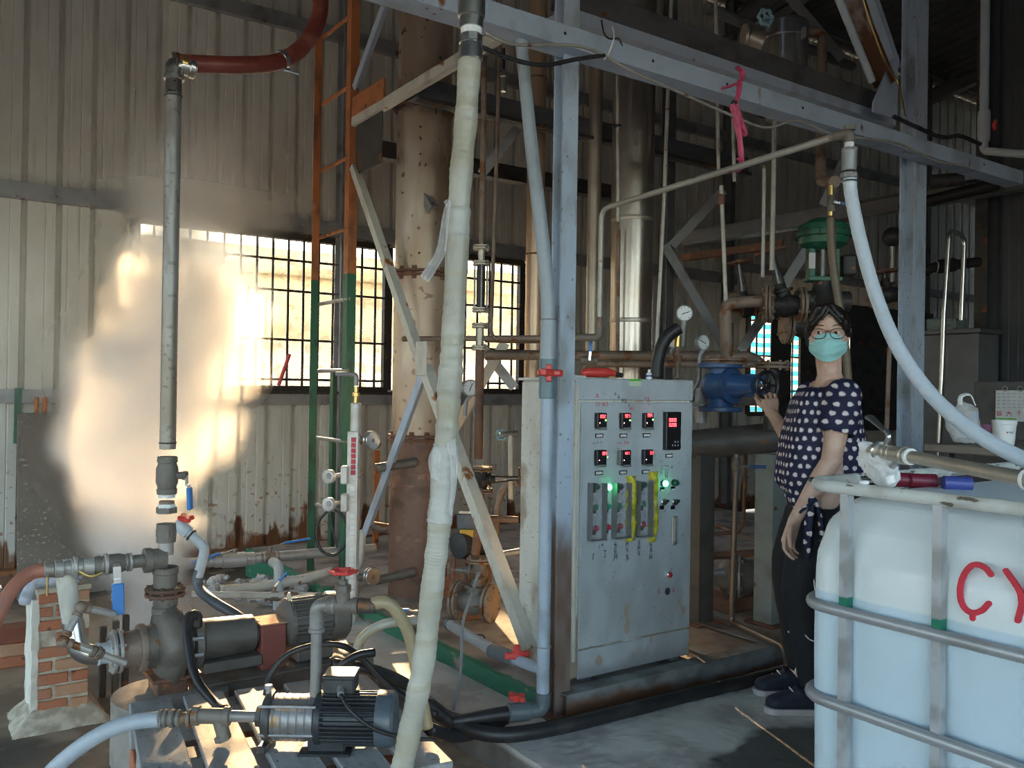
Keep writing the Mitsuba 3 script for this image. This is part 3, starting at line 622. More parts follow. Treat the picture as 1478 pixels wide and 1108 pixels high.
mat('tag_white', (.62, .60, .60), .5)
for px, py in ((864.5, 628.5), (899.2, 628.5), (932.7, 628), (864, 682.3), (899, 681.5), (931.5, 680.5), (965.5, 657.5)):
    m = cbox2(cabt, 'name_plate', px, py, .042, .017, 0, .003, 'screen_black', .001)
    cbox2(m, 'card', px, py, .033, .010, .0025, .004, 'tag_white', .0005)
# push buttons and lamps
mat('button_green', (.03, .24, .16), .3); mat('button_red', (.50, .035, .05), .3); mat('lamp_dark_green', (.01, .07, .045), .25); mat('chrome', (.75, .75, .74), .15, .95)
def button(px, py, m, r=.0135, lit=False, plate=True):
    q = cab(px, py); o = V(q[0], CY - .012, q[2])
    b = part(cabt, 'lamp' if m == 'lamp_dark_green' or lit else 'push_button', lathe([(0, r), (.012, r), (.014, r * .86), (.010, r * .84)], o, N_, 18), 'chrome' if not (lit or m == 'lamp_dark_green') else 'screen_black')
    cap = lathe([(.006, r * .8), (.017, r * .8), (.020, r * .6)], o, N_, 18)
    if lit: glow(b, 'cap', lathe([(.006, r * .95), (.020, r * .95), (.026, r * .7), (.028, r * .3)], o, N_, 18), GRN)
    else: part(b, 'cap', cap if m != 'lamp_dark_green' else lathe([(.006, r * .95), (.020, r * .95), (.026, r * .7), (.028, r * .3)], o, N_, 18), m)
    if plate:
        k = cbox2(b, 'legend', px - 1, py + 8.5, .025, .016, 0, .003, 'screen_black', .001)
        part(b, 'legend_card', box(V(o[0] - .014, CY - .0165, o[2] - .034), V(o[0] + .006, CY - .0145, o[2] - .026), .0003), 'tag_white', False)
for k, (px, ys) in enumerate(((857, (701.5, 731.5, 762)), (875.2, (702, 730, 760)), (891.5, (701.5, 729.5, 759)), (925.5, (699, 727, 756)))):
    button(px, ys[0], 'lamp_dark_green', lit=(k == 1)); button(px, ys[1], 'button_green'); button(px, ys[2], 'button_red')
button(956.5, 697, 'lamp_dark_green', lit=True); button(972, 696, 'lamp_dark_green')
for px, py in ((909.5, 728), (940.8, 726)): button(px, py, 'button_green', .011, plate=False)
for px, py in ((909.5, 757), (940.8, 755)): button(px, py, 'button_red', .011, plate=False)
for px in (956, 971.7):
    q = cab(px, 724); o = V(q[0], CY - .012, q[2])
    b = part(cabt, 'selector_switch', lathe([(0, .0135), (.010, .0135), (.012, .011), (.011, .003)], o, N_, 18), 'chrome')
    part(b, 'lever', obox(o + V(.003, -.018, 0), V(.8, 0, .6), N_, V(.6, 0, -.8), .015, .009, .0045), 'black_plastic', False)
    cbox2(b, 'legend', px - 1, 732, .025, .016, 0, .003, 'screen_black', .001)
button(964, 828.5, 'button_red', .014, plate=False)
# clear covers, yellow plastic sleeves
scene['clear_cover'] = {'type': 'blendbsdf', 'weight': .10, 'bsdf_0': {'type': 'null'}, 'bsdf_1': {'type': 'twosided', 'bsdf': {'type': 'principled', 'base_color': {'type': 'rgb', 'value': [.24, .225, .20]}, 'roughness': .25}}}
def cover(x0, y0, x1, y1):
    m = cbox(cabt, 'clear_cover', x0, y0, x1, y1, .030, .033, 'clear_cover', .0005)
    for fx in (x0 + .5, x1 - .5): cbox(m, 'rim', fx - .6, y0, fx + .6, y1, 0, .034, 'bezel_grey', .0005)
    cbox(m, 'rim', x0, y1 - .8, x1, y1 + .8, 0, .034, 'bezel_grey', .0005)
cover(847, 696.5, 869, 778); cover(882, 696, 904, 775); cover(916, 693, 935.5, 773)
def sleeve_mesh(px, y0, y1, w, seed):
    rng = np.random.default_rng(seed); n = 14; rows = []
    for k in range(n + 1):
        q = cab(px - (k / n) * 0.8, y0 + (y1 - y0) * k / n); ww = w * (1 + .10 * rng.normal() + (.35 if k in (0, n) else 0) - (.25 if k in (1, n - 1) else 0)); dd = .024 + .008 * rng.random() - (.014 if k in (0, n) else 0)
        rows.append([V(q[0] + ww * math.cos(a) + .002 * rng.normal(), CY - .0125 - dd * max(0, math.sin(a)) * (1 + .15 * rng.normal()), q[2]) for a in np.linspace(0, np.pi, 9)])
    v = np.array(rows).reshape(-1, 3); i, j = np.meshgrid(np.arange(n), np.arange(8), indexing='ij')
    q = np.stack([i*9+j, i*9+j+1, (i+1)*9+j+1, (i+1)*9+j], -1).reshape(-1, 4)
    return trimesh.Trimesh(v, np.vstack([q[:, [0, 1, 2]], q[:, [0, 2, 3]]]), process=False)
scene['yellow_film'] = {'type': 'blendbsdf', 'weight': .75, 'bsdf_0': {'type': 'null'}, 'bsdf_1': {'type': 'twosided', 'bsdf': {'type': 'principled', 'base_color': mikit.proc(lambda p, n, uv: mix((.70, .62, .02), (.36, .33, .02), smoothstep(.4, .7, fbm(p.x * 60, 1, p.z * 40, 3)))), 'roughness': .3}}}
part(cabt, 'yellow_sleeve', sleeve_mesh(909.5, 686, 780, .021, 1), 'yellow_film', True)
part(cabt, 'yellow_sleeve', sleeve_mesh(941.5, 680, 781, .021, 2), 'yellow_film', True)
q = cab(972.5, 765)
hd = part(cabt, 'latch_handle', box(V(q[0] - .015, CY - .020, q[2] - .062), V(q[0] + .015, CY - .0125, q[2] + .062), .006), 'dull_stainless', False)
part(hd, 'grip', box(V(q[0] - .009, CY - .026, q[2] - .045), V(q[0] + .009, CY - .019, q[2] + .055), .004), 'galvanised', False)
part(hd, 'keyhole', disc(V(q[0], CY - .0205, q[2] - .05), N_, .006, .003, n=12), 'chrome')
for py in (697, 701): cbox2(cabt, 'hinge', 824.5, py, .006, .010, 0, .006, 'screen_black', .001)
m = cbox(cabt, 'sticker', 908, 547, 925, 557, -.001, .001, 'tag_pale_green', .0002); mat('tag_pale_green', (.55, .66, .50), .5); mat('sticker_green', (.12, .50, .08), .5)
cbox(m, 'sticker_band', 908, 547, 925, 550, .0005, .0015, 'sticker_green', .0002)
# marker writing on the door, as it stands there
mat('ink_black', (.045, .045, .05), .6); mat('ink_red', (.50, .10, .12), .6); mat('ink_pink', (.62, .12, .30), .6)
def scrawl(s, px, py, h, ink, slant=0):
    q = cab(px, py); a = V(math.cos(slant), 0, math.sin(slant)); part(door, 'marker_writing', text(s, h, V(q[0], CY - .0122, q[2]), a, V(-a[2], 0, a[0]), .0008, center=True), ink, False)
scrawl('A', 862, 571, .018, 'ink_red'); scrawl('TD W3', 868, 583, .016, 'ink_red'); scrawl('T3', 933.5, 576, .018, 'ink_red')
scrawl('A', 893, 573, .014, 'ink_black', -.5); scrawl('95', 900.5, 578, .018, 'ink_black'); scrawl('x', 908, 585, .014, 'ink_black', -.4); scrawl('M1', 912, 589, .014, 'ink_red', .2); scrawl('P', 888, 568.5, .012, 'ink_black')
scrawl('-1-7-1-', 862, 638.5, .010, 'ink_black', .1); scrawl('-10 -100', 899, 639, .011, 'ink_red'); scrawl('SC11', 962, 680, .015, 'ink_black', 1.5); scrawl('WC1', 954.5, 678, .012, 'ink_black', 1.5); scrawl('M', 969.5, 674, .012, 'ink_black', 1.4)
def han(px, py, L, h, ink):                      # brush-like characters, strokes in a unit square
    q = cab(px, py); part(door, 'marker_writing', stroke([[((x - .5) * h, (y - .5) * h) for x, y in l] for l in L], h * .10, V(q[0], CY - .0122, q[2]), A_, B_, .0008), ink, False)
H_I = [[(.3, 1), (.7, 1)], [(.5, 1), (.5, 0)], [(.3, 0), (.7, 0)]]
H_A = [[(.2, .9), (.8, .95)], [(.5, 1.05), (.5, .1)], [(.1, .6), (.9, .62)], [(.5, .6), (.15, .05)], [(.5, .6), (.9, .05)]]
H_B = [[(.15, 1), (.15, 0)], [(.15, 1), (.85, 1), (.85, 0)], [(.15, .5), (.85, .5)], [(.3, .2), (.7, .75)]]
H_C = [[(.1, .85), (.9, .85)], [(.3, 1.05), (.2, .4), (.85, .4), (.7, 0)], [(.5, .85), (.45, .1)], [(.1, .1), (.9, .12)]]
H_D = [[(.2, 1), (.1, .5)], [(.1, .5), (.9, .5)], [(.5, .95), (.5, 0)], [(.2, .25), (.8, .25)]]
for px, py, L, h in ((856, 803, H_I, .020), (873, 799, H_I, .026), (869.5, 786, H_D, .014), (865, 789, H_I, .012), (888, 786, H_A, .020), (888, 794, H_C, .020), (888.5, 803, H_B, .022), (905, 784, H_B, .018), (905.5, 793, H_D, .020), (905.5, 804, H_C, .022),
                     (922, 783, H_A, .018), (922, 790, H_B, .018), (922, 798, H_C, .018), (939, 785, H_C, .018), (939.5, 793, H_A, .018), (939, 803, H_B, .020)): han(px, py, L, h, 'ink_black')
for px, py in ((951, 853), (972, 851)): scrawl('&', px, py, .020, 'ink_pink')
q = cab(963.5, 853); part(door, 'burn_mark', disc(V(q[0], CY - .0122, q[2]), N_, .016, .001, n=14), 'dark_steel')
# on top of the cabinet
zt = CZ1 + .014
q = onY(858, 537, 2.82); q[2] = zt + .0215; dq = V(.98, -.2, 0)
tt = thing('hand_tool', 'red handled pneumatic hand tool lying on top of the control cabinet', 'tool')
part(tt, 'body', tube([q + dq * -.06, q + dq * -.03 + V(0, 0, .004), q + dq * .05 + V(0, 0, .006), q + dq * .1 + V(0, 0, .003)], [.012, .02, .021, .012], 12, 6), 'red_plastic')
part(tt, 'blade', box(q + V(-.16, -.008, -.0205), q + V(-.05, .008, -.010), .002), 'tag_white', False)
part(tt, 'trigger', ball(q + V(.04, -.01, .018), .012, 2), 'green_paint'); part(tt, 'tip', cyl(q + dq * .1, q + dq * .135 + V(0, 0, -.006), .010), 'black_plastic')
q = onY(937, 541, 2.80); q[2] = zt
tt = thing('small_bottle', 'small white bottle with blue labels standing on the control cabinet', 'bottle')
part(tt, 'body', lathe([(0, .012), (.002, .0135), (.024, .0135), (.029, .011), (.034, .006), (.038, .006)], q, UP, 16), 'white_plastic')
part(tt, 'label_band', lathe([(.013, .0138), (.021, .0138)], q, UP, 16), 'blue_ink'); mat('blue_ink', (.06, .08, .30), .4)
part(tt, 'cap', lathe([(.036, .007), (.046, .0065)], q, UP, 12), 'white_plastic')
# the frame that it stands on
def base_col(p, n, uv):
    c = mix((.20, .215, .22), (.11, .11, .105), smoothstep(.4, .7, fbm(p.x * 9, p.y * 9, p.z * 9, 4)))
    return mix(c, (.13, .06, .03), smoothstep(.045, .0, p.z + .06 * (fbm(p.x * 14, p.y * 14, p.z * 14, 4) - .5) - .035 * smoothstep(2.9, 2.2, p.x)))
mat('base_frame_paint', base_col, .6)
bf = thing('skid_frame', 'low rusty steel channel frame under the control cabinet', 'frame')
part(bf, 'channel', bar(V(c1[0] - .01, YF - .04, .045), V(3.30, YF - .04, .045), CP(.07, .10, .006)), 'base_frame_paint', False)
part(bf, 'channel', bar(V(3.27, YF + .03, .045), V(3.27, 3.9, .045), CP(.07, .09, .006)), 'base_frame_paint', False)
part(bf, 'channel', bar(V(2.92, YF + .03, .045), V(2.92, 3.9, .045), CP(.07, .09, .006)), 'base_frame_paint', False)
for x in (CX0 + .06, CX1 - .1): part(bf, 'foot', box(V(x, CY, .0), V(x + .05, CY + .3, .085), .003), 'base_frame_paint', False)
def upright_col(p, n, uv): return mix((.16, .11, .08), (.10, .075, .06), fbm(p.x * 20, p.y * 20, p.z * 7, 4))
# ================================================================ FITTINGS
def ball_valve(parent, c, axis, r, hdir, hlen, out, mhandle='blue_plastic', mbody='pump_iron', name='ball_valve', lever_w=None):
    """A ball valve on a pipe: c centre, axis of the pipe, hdir the lever's direction, out the side of the stem."""
    axis, hdir, out = (np.asarray(x, float) / np.linalg.norm(x) for x in (axis, hdir, out))
    L = r * 2.1
    b = part(parent, name, cat_(lathe([(-L, r*1.05), (-L*.7, r*1.1), (-L*.68, r*.95), (-L*.35, r*1.18), (L*.35, r*1.18), (L*.68, r*.95), (L*.7, r*1.1), (L, r*1.05)], c, axis, 14), cyl(c, np.asarray(c) + out * r * 1.9, r * .42, 10), hexnut(np.asarray(c) + out * r * 1.7, out, r * .55, r * .5)), mbody)
    s = np.asarray(c) + out * r * 2.1; w = lever_w or r * .42; e = np.cross(hdir, out)
    sh = obox(s + hdir * hlen * .14, e, out, hdir, w * .8, r * .10, hlen * .16, .001)
    part(b, 'lever', cat_(sh, obox(s + hdir * hlen * .36 + out * r * .18, e, out, hdir, w * .8, r * .1, hlen * .1, .001)), 'chrome', False)
    part(b, 'grip', obox(s + hdir * hlen * .68 + out * r * .25, e, out, hdir, w * 1.15, r * .20, hlen * .33, .003), mhandle, False)
    return b
def star_handle(parent, c, axis, R, m='red_plastic', name='handle'):
    """A plastic butterfly handle with four lobes."""
    a, b, d = frame(axis); ms = [disc(c, d, R * .42, R * .55)]
    ms.append(obox(np.asarray(c) + d * R * .35, a, b, d, R, R * .24, R * .2, R * .1)); ms.append(obox(np.asarray(c) + d * R * .35, a, b, d, R * .24, R * .75, R * .2, R * .1))
    return part(parent, name, cat_(*ms), m, 30)
def ringset(c, d, r, spec, n=16):
    """Rings along an axis: (start, end, radius factor)."""
    return cat_(*[disc(np.asarray(c) + np.asarray(d) * a, d, r * f, b - a, n=n) for a, b, f in spec])

# ================================================================ BIG STEAM PUMP, LEFT
DP = 3.2
pv = at(243, 922, DP); YP = pv[1]; AX = V(1, 0, 0)
def L_(px, py, dy=0.0): return onY(px, py, YP + dy)
az = .268
def ax(px): return V(onY(px, 915, YP)[0], YP, az)
pump = thing('centrifugal_pump', 'large weathered centrifugal pump with volute casing under the tall vertical pipe', 'pump')
xv = ax(243)[0]
part(pump, 'volute', cat_(lathe([(-.048, .095), (-.040, .125), (-.018, .146), (.012, .150), (.034, .140), (.046, .11), (.05, .06)], V(xv, YP, az), AX, 36),
     lathe([(-.10, .075), (-.046, .078)], V(xv, YP, az), AX, 28), cyl(V(xv - .005, YP, az + .10), V(xv - .005, YP, az + .215), .036, 18)), 'pump_iron', 40)
part(pump, 'suction_neck', cat_(lathe([(-.105, .082), (-.098, .086), (-.084, .086), (-.080, .070), (-.16, .062), (-.165, .05)], V(xv, YP, az), AX, 28)), 'rusty_pipe', 40)
sf = part(pump, 'suction_flange', flange_mesh(V(xv - .178, YP, az), AX, .078, .013, 6, .006), 'grey_pipe')
part(pump, 'bearing_housing', cat_(lathe([(.05, .055), (.08, .06), (.082, .10), (.105, .104), (.108, .098), (.12, .078), (.31, .070), (.325, .05), (.40, .03)], V(xv, YP, az - .005), AX, 28), obox(V(xv + .22, YP, az - .095), AX, V(0, 1, 0), UP, .11, .075, .02)), 'motor_grey', 40)
for s in (-1, 1): part(pump, 'stud', cyl(V(xv + .03, YP - .10, az + s * .03), V(xv + .10, YP - .10, az + s * .03), .008, 8), 'galvanised')
part(pump, 'foot', cat_(box(V(xv - .075, YP - .10, .155 - .0), V(xv + .075, YP + .09, .168)), box(V(xv - .055, YP - .075, .06), V(xv + .055, YP + .06, .158), .006)), 'rust', False)
part(pump, 'casing_foot', box(V(xv - .02, YP - .06, .165), V(xv + .03, YP + .05, az - .10), .006), 'pump_iron', False)
dz0 = onY(238, 853, YP)[2]; xd = onY(238.5, 853, YP)[0]
part(pump, 'discharge_flange', flange_mesh(V(xd, YP, dz0), UP, .071, .013, 8, .007), 'rust')
cg = thing('coupling_guard', 'red painted box between the big pump and its finned motor', 'guard')
xm = ax(405)[0]
part(cg, 'side_panel', box(V(xm - .10, YP - .07, .12), V(xm, YP + .06, .30), .006), 'red_oxide', False)
part(cg, 'top_cover', box(V(xm - .105, YP - .075, .30), V(xm + .003, YP + .065, .306), .002), 'brick_pale', False)
mat('red_oxide', worn((.25, .075, .06), (.14, .06, .05), None, 12, .7), .6)
mt = thing('electric_motor', 'grey electric motor with cooling fins, behind the small pump riser', 'motor')
mz = .282; mc = V(xm + .02, YP, mz)
def finned(c, d, r, L, nf, fh, n=30):
    ms = [lathe([(0, r), (L, r)], c, d, n)]; a, b, _ = frame(d)
    for k in range(nf):
        g = 2 * np.pi * k / nf; e = math.cos(g) * a + math.sin(g) * b
        ms.append(obox(np.asarray(c) + d * L / 2 + e * (r + fh / 2 - .002), np.cross(e, d), e, d, .0022, fh / 2 + .002, L / 2, .0008))
    return cat_(*ms)
part(mt, 'stator', finned(mc, AX, .080, .175, 26, .018), 'motor_grey', False)
part(mt, 'end_bell', lathe([(-.02, .04), (-.018, .07), (.0, .095), (.014, .097), (.016, .085)], mc, AX, 30), 'motor_grey')
part(mt, 'fan_cover', lathe([(.17, .098), (.18, .102), (.235, .100), (.248, .09), (.25, .02)], mc, AX, 30), 'motor_grey')
part(mt, 'foot', box(mc + V(.02, -.08, -.145), mc + V(.17, .08, -.075), .006), 'motor_grey', False)
part(mt, 'lifting_eye', torus(mc + V(.005, -.02, .105), AX, .014, .005, 14, 6), 'cream_paint')
fr = thing('pump_frame', 'rusty steel channel frame carrying the big pump and its motor', 'frame')
for s in (-1, 1): part(fr, 'channel', bar(V(xv + .08, YP + s * .10, .085), V(xm + .36, YP + s * .10, .085), CP(.045 * -s, .075, .006)), 'pump_iron', False)
part(fr, 'bed_plate', box(V(xv + .085, YP - .13, .1225), V(xm + .34, YP + .13, .132), .003), 'pump_iron', False)
for x in (xv + .3, xm + .3): part(fr, 'packing_block', box(V(x - .06, YP - .13, Z0), V(x + .06, YP + .13, .046), .006), 'rust', False)
solo('concrete_pad', rough_slab(Point(xv + .0, YP - .05).buffer(.20).exterior.coords, Z0, .105, 21, .006), 'slab_concrete_dry', 'round grey concrete pad under the big pump', 'base')
mat('slab_concrete_dry', worn((.31, .28, .245), (.18, .155, .13), None, 7, .7), .8)

# ---- the tall vertical pipe with its valve, and the red hose on top
rp = .0285
def zp(py): return onY(237, py, YP)[2]
vp = thing('vertical_pipe', 'tall grey steel pipe rising from the big pump through the steam', 'pipe')
def vcyl(y0, y1, r, m, n=18): return part(vp, 'fitting', lathe([(0, r * .97), (.003, r), (zp(y0) - zp(y1) - .003, r), (zp(y0) - zp(y1), r * .97)], V(xd, YP, zp(y0)), UP, n), m)
part(vp, 'pipe', lathe([(zp(648), rp), (zp(112), rp)], V(xd, YP, 0), UP, 20), 'pole_steel')
def pole_col(p, n, uv):
    c = mix((.37, .36, .345), (.24, .215, .19), smoothstep(.35, .7, fbm(p.x * 20, p.y * 20, p.z * 5, 4)))
    c = mix(c, (.30, .24, .17), .6 * smoothstep(1.9, 1.2, p.z))
    return mix(c, (.09, .08, .075), smoothstep(2.28, 2.31, p.z) * smoothstep(2.37, 2.345, p.z) + .7 * smoothstep(.66, .70, fbm(p.x * 60, p.y * 60, p.z * 60, 3)) * .6)
mat('pole_steel', pole_col, .4, .35)
part(vp, 'joint', torus(V(xd, YP, zp(639)), UP, rp * 1.02, .003, 20, 6), 'dark_steel'); part(vp, 'joint', torus(V(xd, YP, zp(136)), UP, rp * 1.02, .003, 20, 6), 'dark_steel')
vcyl(846, 828, .026, 'rust')
part(vp, 'tee', cat_(lathe([(0, .042), (.004, .046), (.022, .046), (.026, .042), (zp(828) - zp(782) - .026, .042), (zp(828) - zp(782) - .022, .046), (zp(828) - zp(782) - .003, .046), (zp(828) - zp(782), .042)], V(xd, YP, zp(828)), UP, 20), lathe([(0, .04), (.05, .04), (.052, .045), (.075, .045)], V(xd, YP, zp(806)), V(-1, 0, 0), 18)), 'pump_iron')
vcyl(783, 767, .027, 'grey_pipe'); vcyl(769, 766, .0295, 'white_tape')
vcyl(765, 757, .037, 'pump_iron', 6); vcyl(757, 733, .034, 'pump_iron'); vcyl(733, 727, .038, 'pump_iron', 6)
vcyl(728, 724, .0295, 'white_tape'); vcyl(724, 713, .027, 'rusty_pipe'); vcyl(713, 709, .0295, 'white_tape'); vcyl(665, 661, .0295, 'white_tape'); vcyl(661, 645, .0285, 'rusty_pipe')
bv = V(xd, YP, zp(686))
b = ball_valve(vp, bv, UP, .033, V(.06, 0, -1), .125, V(.85, -.5, 0), lever_w=.016)
tn = V(.85, -.5, 0) / np.linalg.norm(V(.85, -.5, 0))
# elbow and red hose
ez = zp(90); e0, e1 = V(xd, YP, zp(113)), onY(258, 91, YP)
el = part(vp, 'elbow', cat_(bent([e0, V(xd, YP, ez), V(xd + .075, YP, ez)], .034, .05, 16), disc(V(xd, YP, zp(113)), UP, .038, .02), disc(V(xd + .05, YP, ez), AX, .039, .022)), 'bright_stainless', 40)
hose_pts = [onY(256, 91, YP), onY(300, 93, YP), onY(350, 94, YP), onY(398, 90, YP + .02), onY(432, 72, YP + .05), onY(455, 40, YP + .08), onY(463, 5, YP + .1), onY(458, -40, YP + .12)]
rh = thing('red_hose', 'dark red rubber hose curving up from the top of the vertical pipe', 'hose')
part(rh, 'hose', tube(hose_pts, .033, 16, 8), 'red_rubber', True)
def red_rubber(p, n, uv): return mix((.20, .045, .035), (.30, .11, .075), smoothstep(.45, .8, fbm(p.x * 14, p.y * 14, p.z * 14, 4)))
mat('red_rubber', red_rubber, .35)
part(rh, 'brass_band', lathe([(0, .034), (.002, .0355), (.02, .0355), (.022, .034)], onY(260, 91.5, YP), AX, 18), 'brass'); mat('brass', (.68, .48, .18), .3, .9)
for px, py, dy in ((252, 91, 0),): part(rh, 'clamp', cat_(torus(onY(px, py, YP + dy), AX, .037, .004, 20, 6), obox(onY(px + 2, py - 13, YP), AX, V(0, 1, 0), UP, .015, .006, .006)), 'dark_steel')
q = onY(408, 86, YP + .03); dd = V(.86, .2, .5)
part(rh, 'clamp', cat_(lathe([(-.011, .0345), (-.009, .0365), (.009, .0365), (.011, .0345)], q, dd, 20), obox(q + V(.012, -.015, -.042), AX, V(0, 1, 0), UP, .012, .008, .007), cyl(q + V(0, -.02, -.046), q + V(.06, -.02, -.052), .004, 8)), 'chrome')

# ---- branch to the left
br = thing('branch_pipe', 'grey branch line of valve and cam couplings left of the vertical pipe', 'pipe')
zb = zp(806); xb = xd - .07
def bx(px): return onY(px, 812, YP)[0]
part(br, 'nipple', lathe([(0, .024), (bx(222) - bx(190), .024)], V(bx(190), YP, zb), AX, 16), 'pump_iron')
part(br, 'fitting', ringset(V(0, YP, zb), AX, .026, [(bx(66), bx(189), .9), (bx(186), bx(190), 1.3), (bx(176), bx(186), 1.1), (bx(150), bx(156), 1.5), (bx(140), bx(150), 1.1), (bx(119), bx(136), 1.25), (bx(136), bx(140), 1.05), (bx(106), bx(111), 1.5), (bx(102), bx(119), 1.15), (bx(93), bx(102), .95), (bx(78), bx(92), 1.2), (bx(63), bx(78), 1.05)]), 'grey_pipe')
ball_valve(br, V(bx(164), YP, zb), AX, .029, V(.03, -.05, -1), .165, V(0, -1, 0), lever_w=.017)
q = onY(163, 853, YP - .075); part(br, 'grip_lettering', stroke([[(0, 0), (.004, .004), (0, .008)], [(.012, 0), (.012, .008)], [(.018, 0), (.018, .008), (.024, .004)], [(.034, 0), (.040, .004), (.034, .008)], [(.050, .0), (.050, .008)], [(.056, .008), (.056, 0), (.062, 0)]], .0018, V(q[0] + .004, q[1], q[2] - .030), V(0, 0, 1), V(-1, 0, 0), .001), 'white_plastic', False)
part(br, 'cam_lever', cat_(tube([V(bx(112), YP - .03, zb - .01), V(bx(128), YP - .04, zb - .03), V(bx(146), YP - .035, zb - .022)], .006, 8, 4), tube([V(bx(68), YP - .02, zb - .02), V(bx(68), YP - .02, zb - .085)], .004, 6, 0)), 'brass')
solo('red_hose', tube([V(bx(66), YP, zb), V(bx(45), YP - .0, zb - .006), V(bx(20), YP - .03, zb - .04), V(bx(0), YP - .07, zb - .10), V(bx(-30), YP - .14, zb - .22)], .024, 14, 8), 'pale_red_rubber', 'faded red hose entering at the left edge', 'hose', smooth=True)
mat('pale_red_rubber', worn((.40, .16, .11), (.30, .17, .13), None, 10, .6), .5)
# suction elbow and pale riser
sp = thing('suction_pipe', 'bright steel elbow and pale riser at the suction side of the big pump', 'pipe')
xe = onY(116, 903, YP)[0]
part(sp, 'elbow', cat_(bent([V(xv - .175, YP, az), V(xe, YP, az), V(xe - .02, YP + .03, az + .12)], .036, .06, 16)), 'bright_stainless')
part(sp, 'nipple', ringset(V(0, YP, az), AX, .036, [(xv - .238, xv - .193, .95), (xv - .235, xv - .19, 1.02), (xv - .24, xv - .232, 1.15), (xv - .20, xv - .192, 1.2)]), 'light_blue_grey')
part(sp, 'riser', cyl(V(xe - .017, YP + .025, az + .09), V(xe - .045, YP + .06, az + .30), .033, 16), 'cream_paint'); part(sp, 'socket', cyl(V(xe - .04, YP + .05, az + .27), V(xe - .047, YP + .065, az + .33), .039, 16), 'cream_paint')
dr_pts = [L_(165, 886, -.09), L_(117, 876, -.12), L_(91, 925, -.16), L_(182, 956, -.16)]
dn = thing('drain_pipe', 'small rusty drain pipe of elbows in front of the brick pier', 'pipe')
part(dn, 'pipe', bent(dr_pts, .0125, .02, 12), 'grey_pipe'); part(dn, 'elbow', cat_(*[ball(dr_pts[k], .021, 2) for k in (1, 2)], collars(dr_pts, .0135, .014)), 'rusty_pipe')
u = (dr_pts[3] - dr_pts[2]) / np.linalg.norm(dr_pts[3] - dr_pts[2]); part(dn, 'union', ringset(dr_pts[2] + u * .10, u, .0145, [(-.004, .012, 1.35), (.012, .028, 1.6), (.028, .038, 1.3)], 8), 'rusty_pipe')

# ---- brick pier
pc = onZ(50, 1052, Z0); px0, py0 = pc[0], pc[1]
pier = thing('brick_pier', 'square red brick pier with pale mortar at the left edge of the pumps', 'pier')
PW, PD, PH = .192, .20, .53
def mortar_col(p, n, uv):
    return mix((.52, .47, .37), (.34, .29, .22), smoothstep(.35, .7, fbm(p.x * 25, p.y * 25, p.z * 25, 4)))
mat('mortar', mortar_col, .9, bump=(lambda p, n, uv: fbm(p.x * 70, p.y * 70, p.z * 70, 3), .004, 2e-3))
rng = random.Random(11)
def lumpy(m, amp, f, seed, step=.03):
    m = m.subdivide_to_size(step); m.merge_vertices(); m.vertices = m.vertices + m.vertex_normals * ((meshkit.fbm(m.vertices * f + seed, 3)[:, None] - .5) * 2 * amp); return m
part(pier, 'mortar_core', lumpy(box(V(px0 + .004, py0 + .004, Z0), V(px0 + PW - .006, py0 + PD - .004, Z0 + PH), 0), .006, 22, 1), 'mortar', 40)
part(pier, 'mortar_foot', lumpy(trimesh.convex.convex_hull(np.array([V(px0 + a * .10 + .09, py0 + b * .10 + .09, Z0) + V(a * .07, b * .06, 0) for a in (-1, 1) for b in (-1, 1)] + [V(px0 + a * .10 + .095, py0 + b * .10 + .095, Z0 + .075) for a in (-1, 1) for b in (-1, 1)])), .012, 18, 2), 'mortar', 40)
part(pier, 'render_side', lumpy(box(V(px0 - .016, py0 - .004, Z0 + .02), V(px0 + .008, py0 + PD, Z0 + PH - .03), 0), .008, 20, 3), 'white_lime', 40); mat('white_lime', worn((.62, .59, .52), (.42, .37, .29), None, 14, .7), .9)
for k in range(9):
    z = Z0 + .055 + k * .053; cut = [0, .118, PW] if k % 2 == 0 else [0, .062, PW]
    for a, b in zip(cut[:-1], cut[1:]):
        if rng.random() < .12: continue
        m = lumpy(box(V(px0 + a + .006, py0 - .004 - rng.uniform(0, .006), z + .004), V(px0 + b - .006, py0 + .09, z + .045 + rng.uniform(-.004, .002)), .003), .0035, 30, k * 7 + a * 100, .03)
        part(pier, 'brick', m, rng.choice(['brick', 'brick', 'brick_pale']), 40)
part(pier, 'mortar_cap', lumpy(box(V(px0 - .004, py0 - .004, Z0 + PH - .005), V(px0 + PW, py0 + PD, Z0 + PH + .012), 0), .007, 20, 5), 'mortar', 40)
# glove on the pier
gp = V(px0 + .055, py0 + .05, Z0 + PH + .018)
gl = thing('work_glove', 'grey white cotton work glove with red cuff lying on the brick pier', 'glove')
gm = m3.Manifold.batch_boolean([m3.Manifold.batch_hull([m3.Manifold.sphere(a[3], 12).translate(a[:3]), m3.Manifold.sphere(b_[3], 12).translate(b_[:3])]) for a, b_ in (
    ((-.05, 0, .02, .028), (.03, .0, .018, .03)), ((.02, -.02, .016, .015), (.085, -.045, .010, .011)), ((.03, -.005, .018, .015), (.10, -.012, .012, .011)), ((.03, .01, .018, .014), (.10, .022, .012, .011)), ((.02, .025, .016, .013), (.08, .05, .010, .010)), ((-.06, 0, .02, .026), (-.09, -.01, -.05, .024)))], m3.OpType.Add).refine_to_length(.012).to_mesh()
gm = trimesh.Trimesh(gm.vert_properties[:, :3], gm.tri_verts); trimesh.smoothing.filter_taubin(gm, iterations=6); gm.vertices += gm.vertex_normals * ((meshkit.fbm(gm.vertices * 45, 3)[:, None] - .5) * .014); gm.apply_translation(gp)
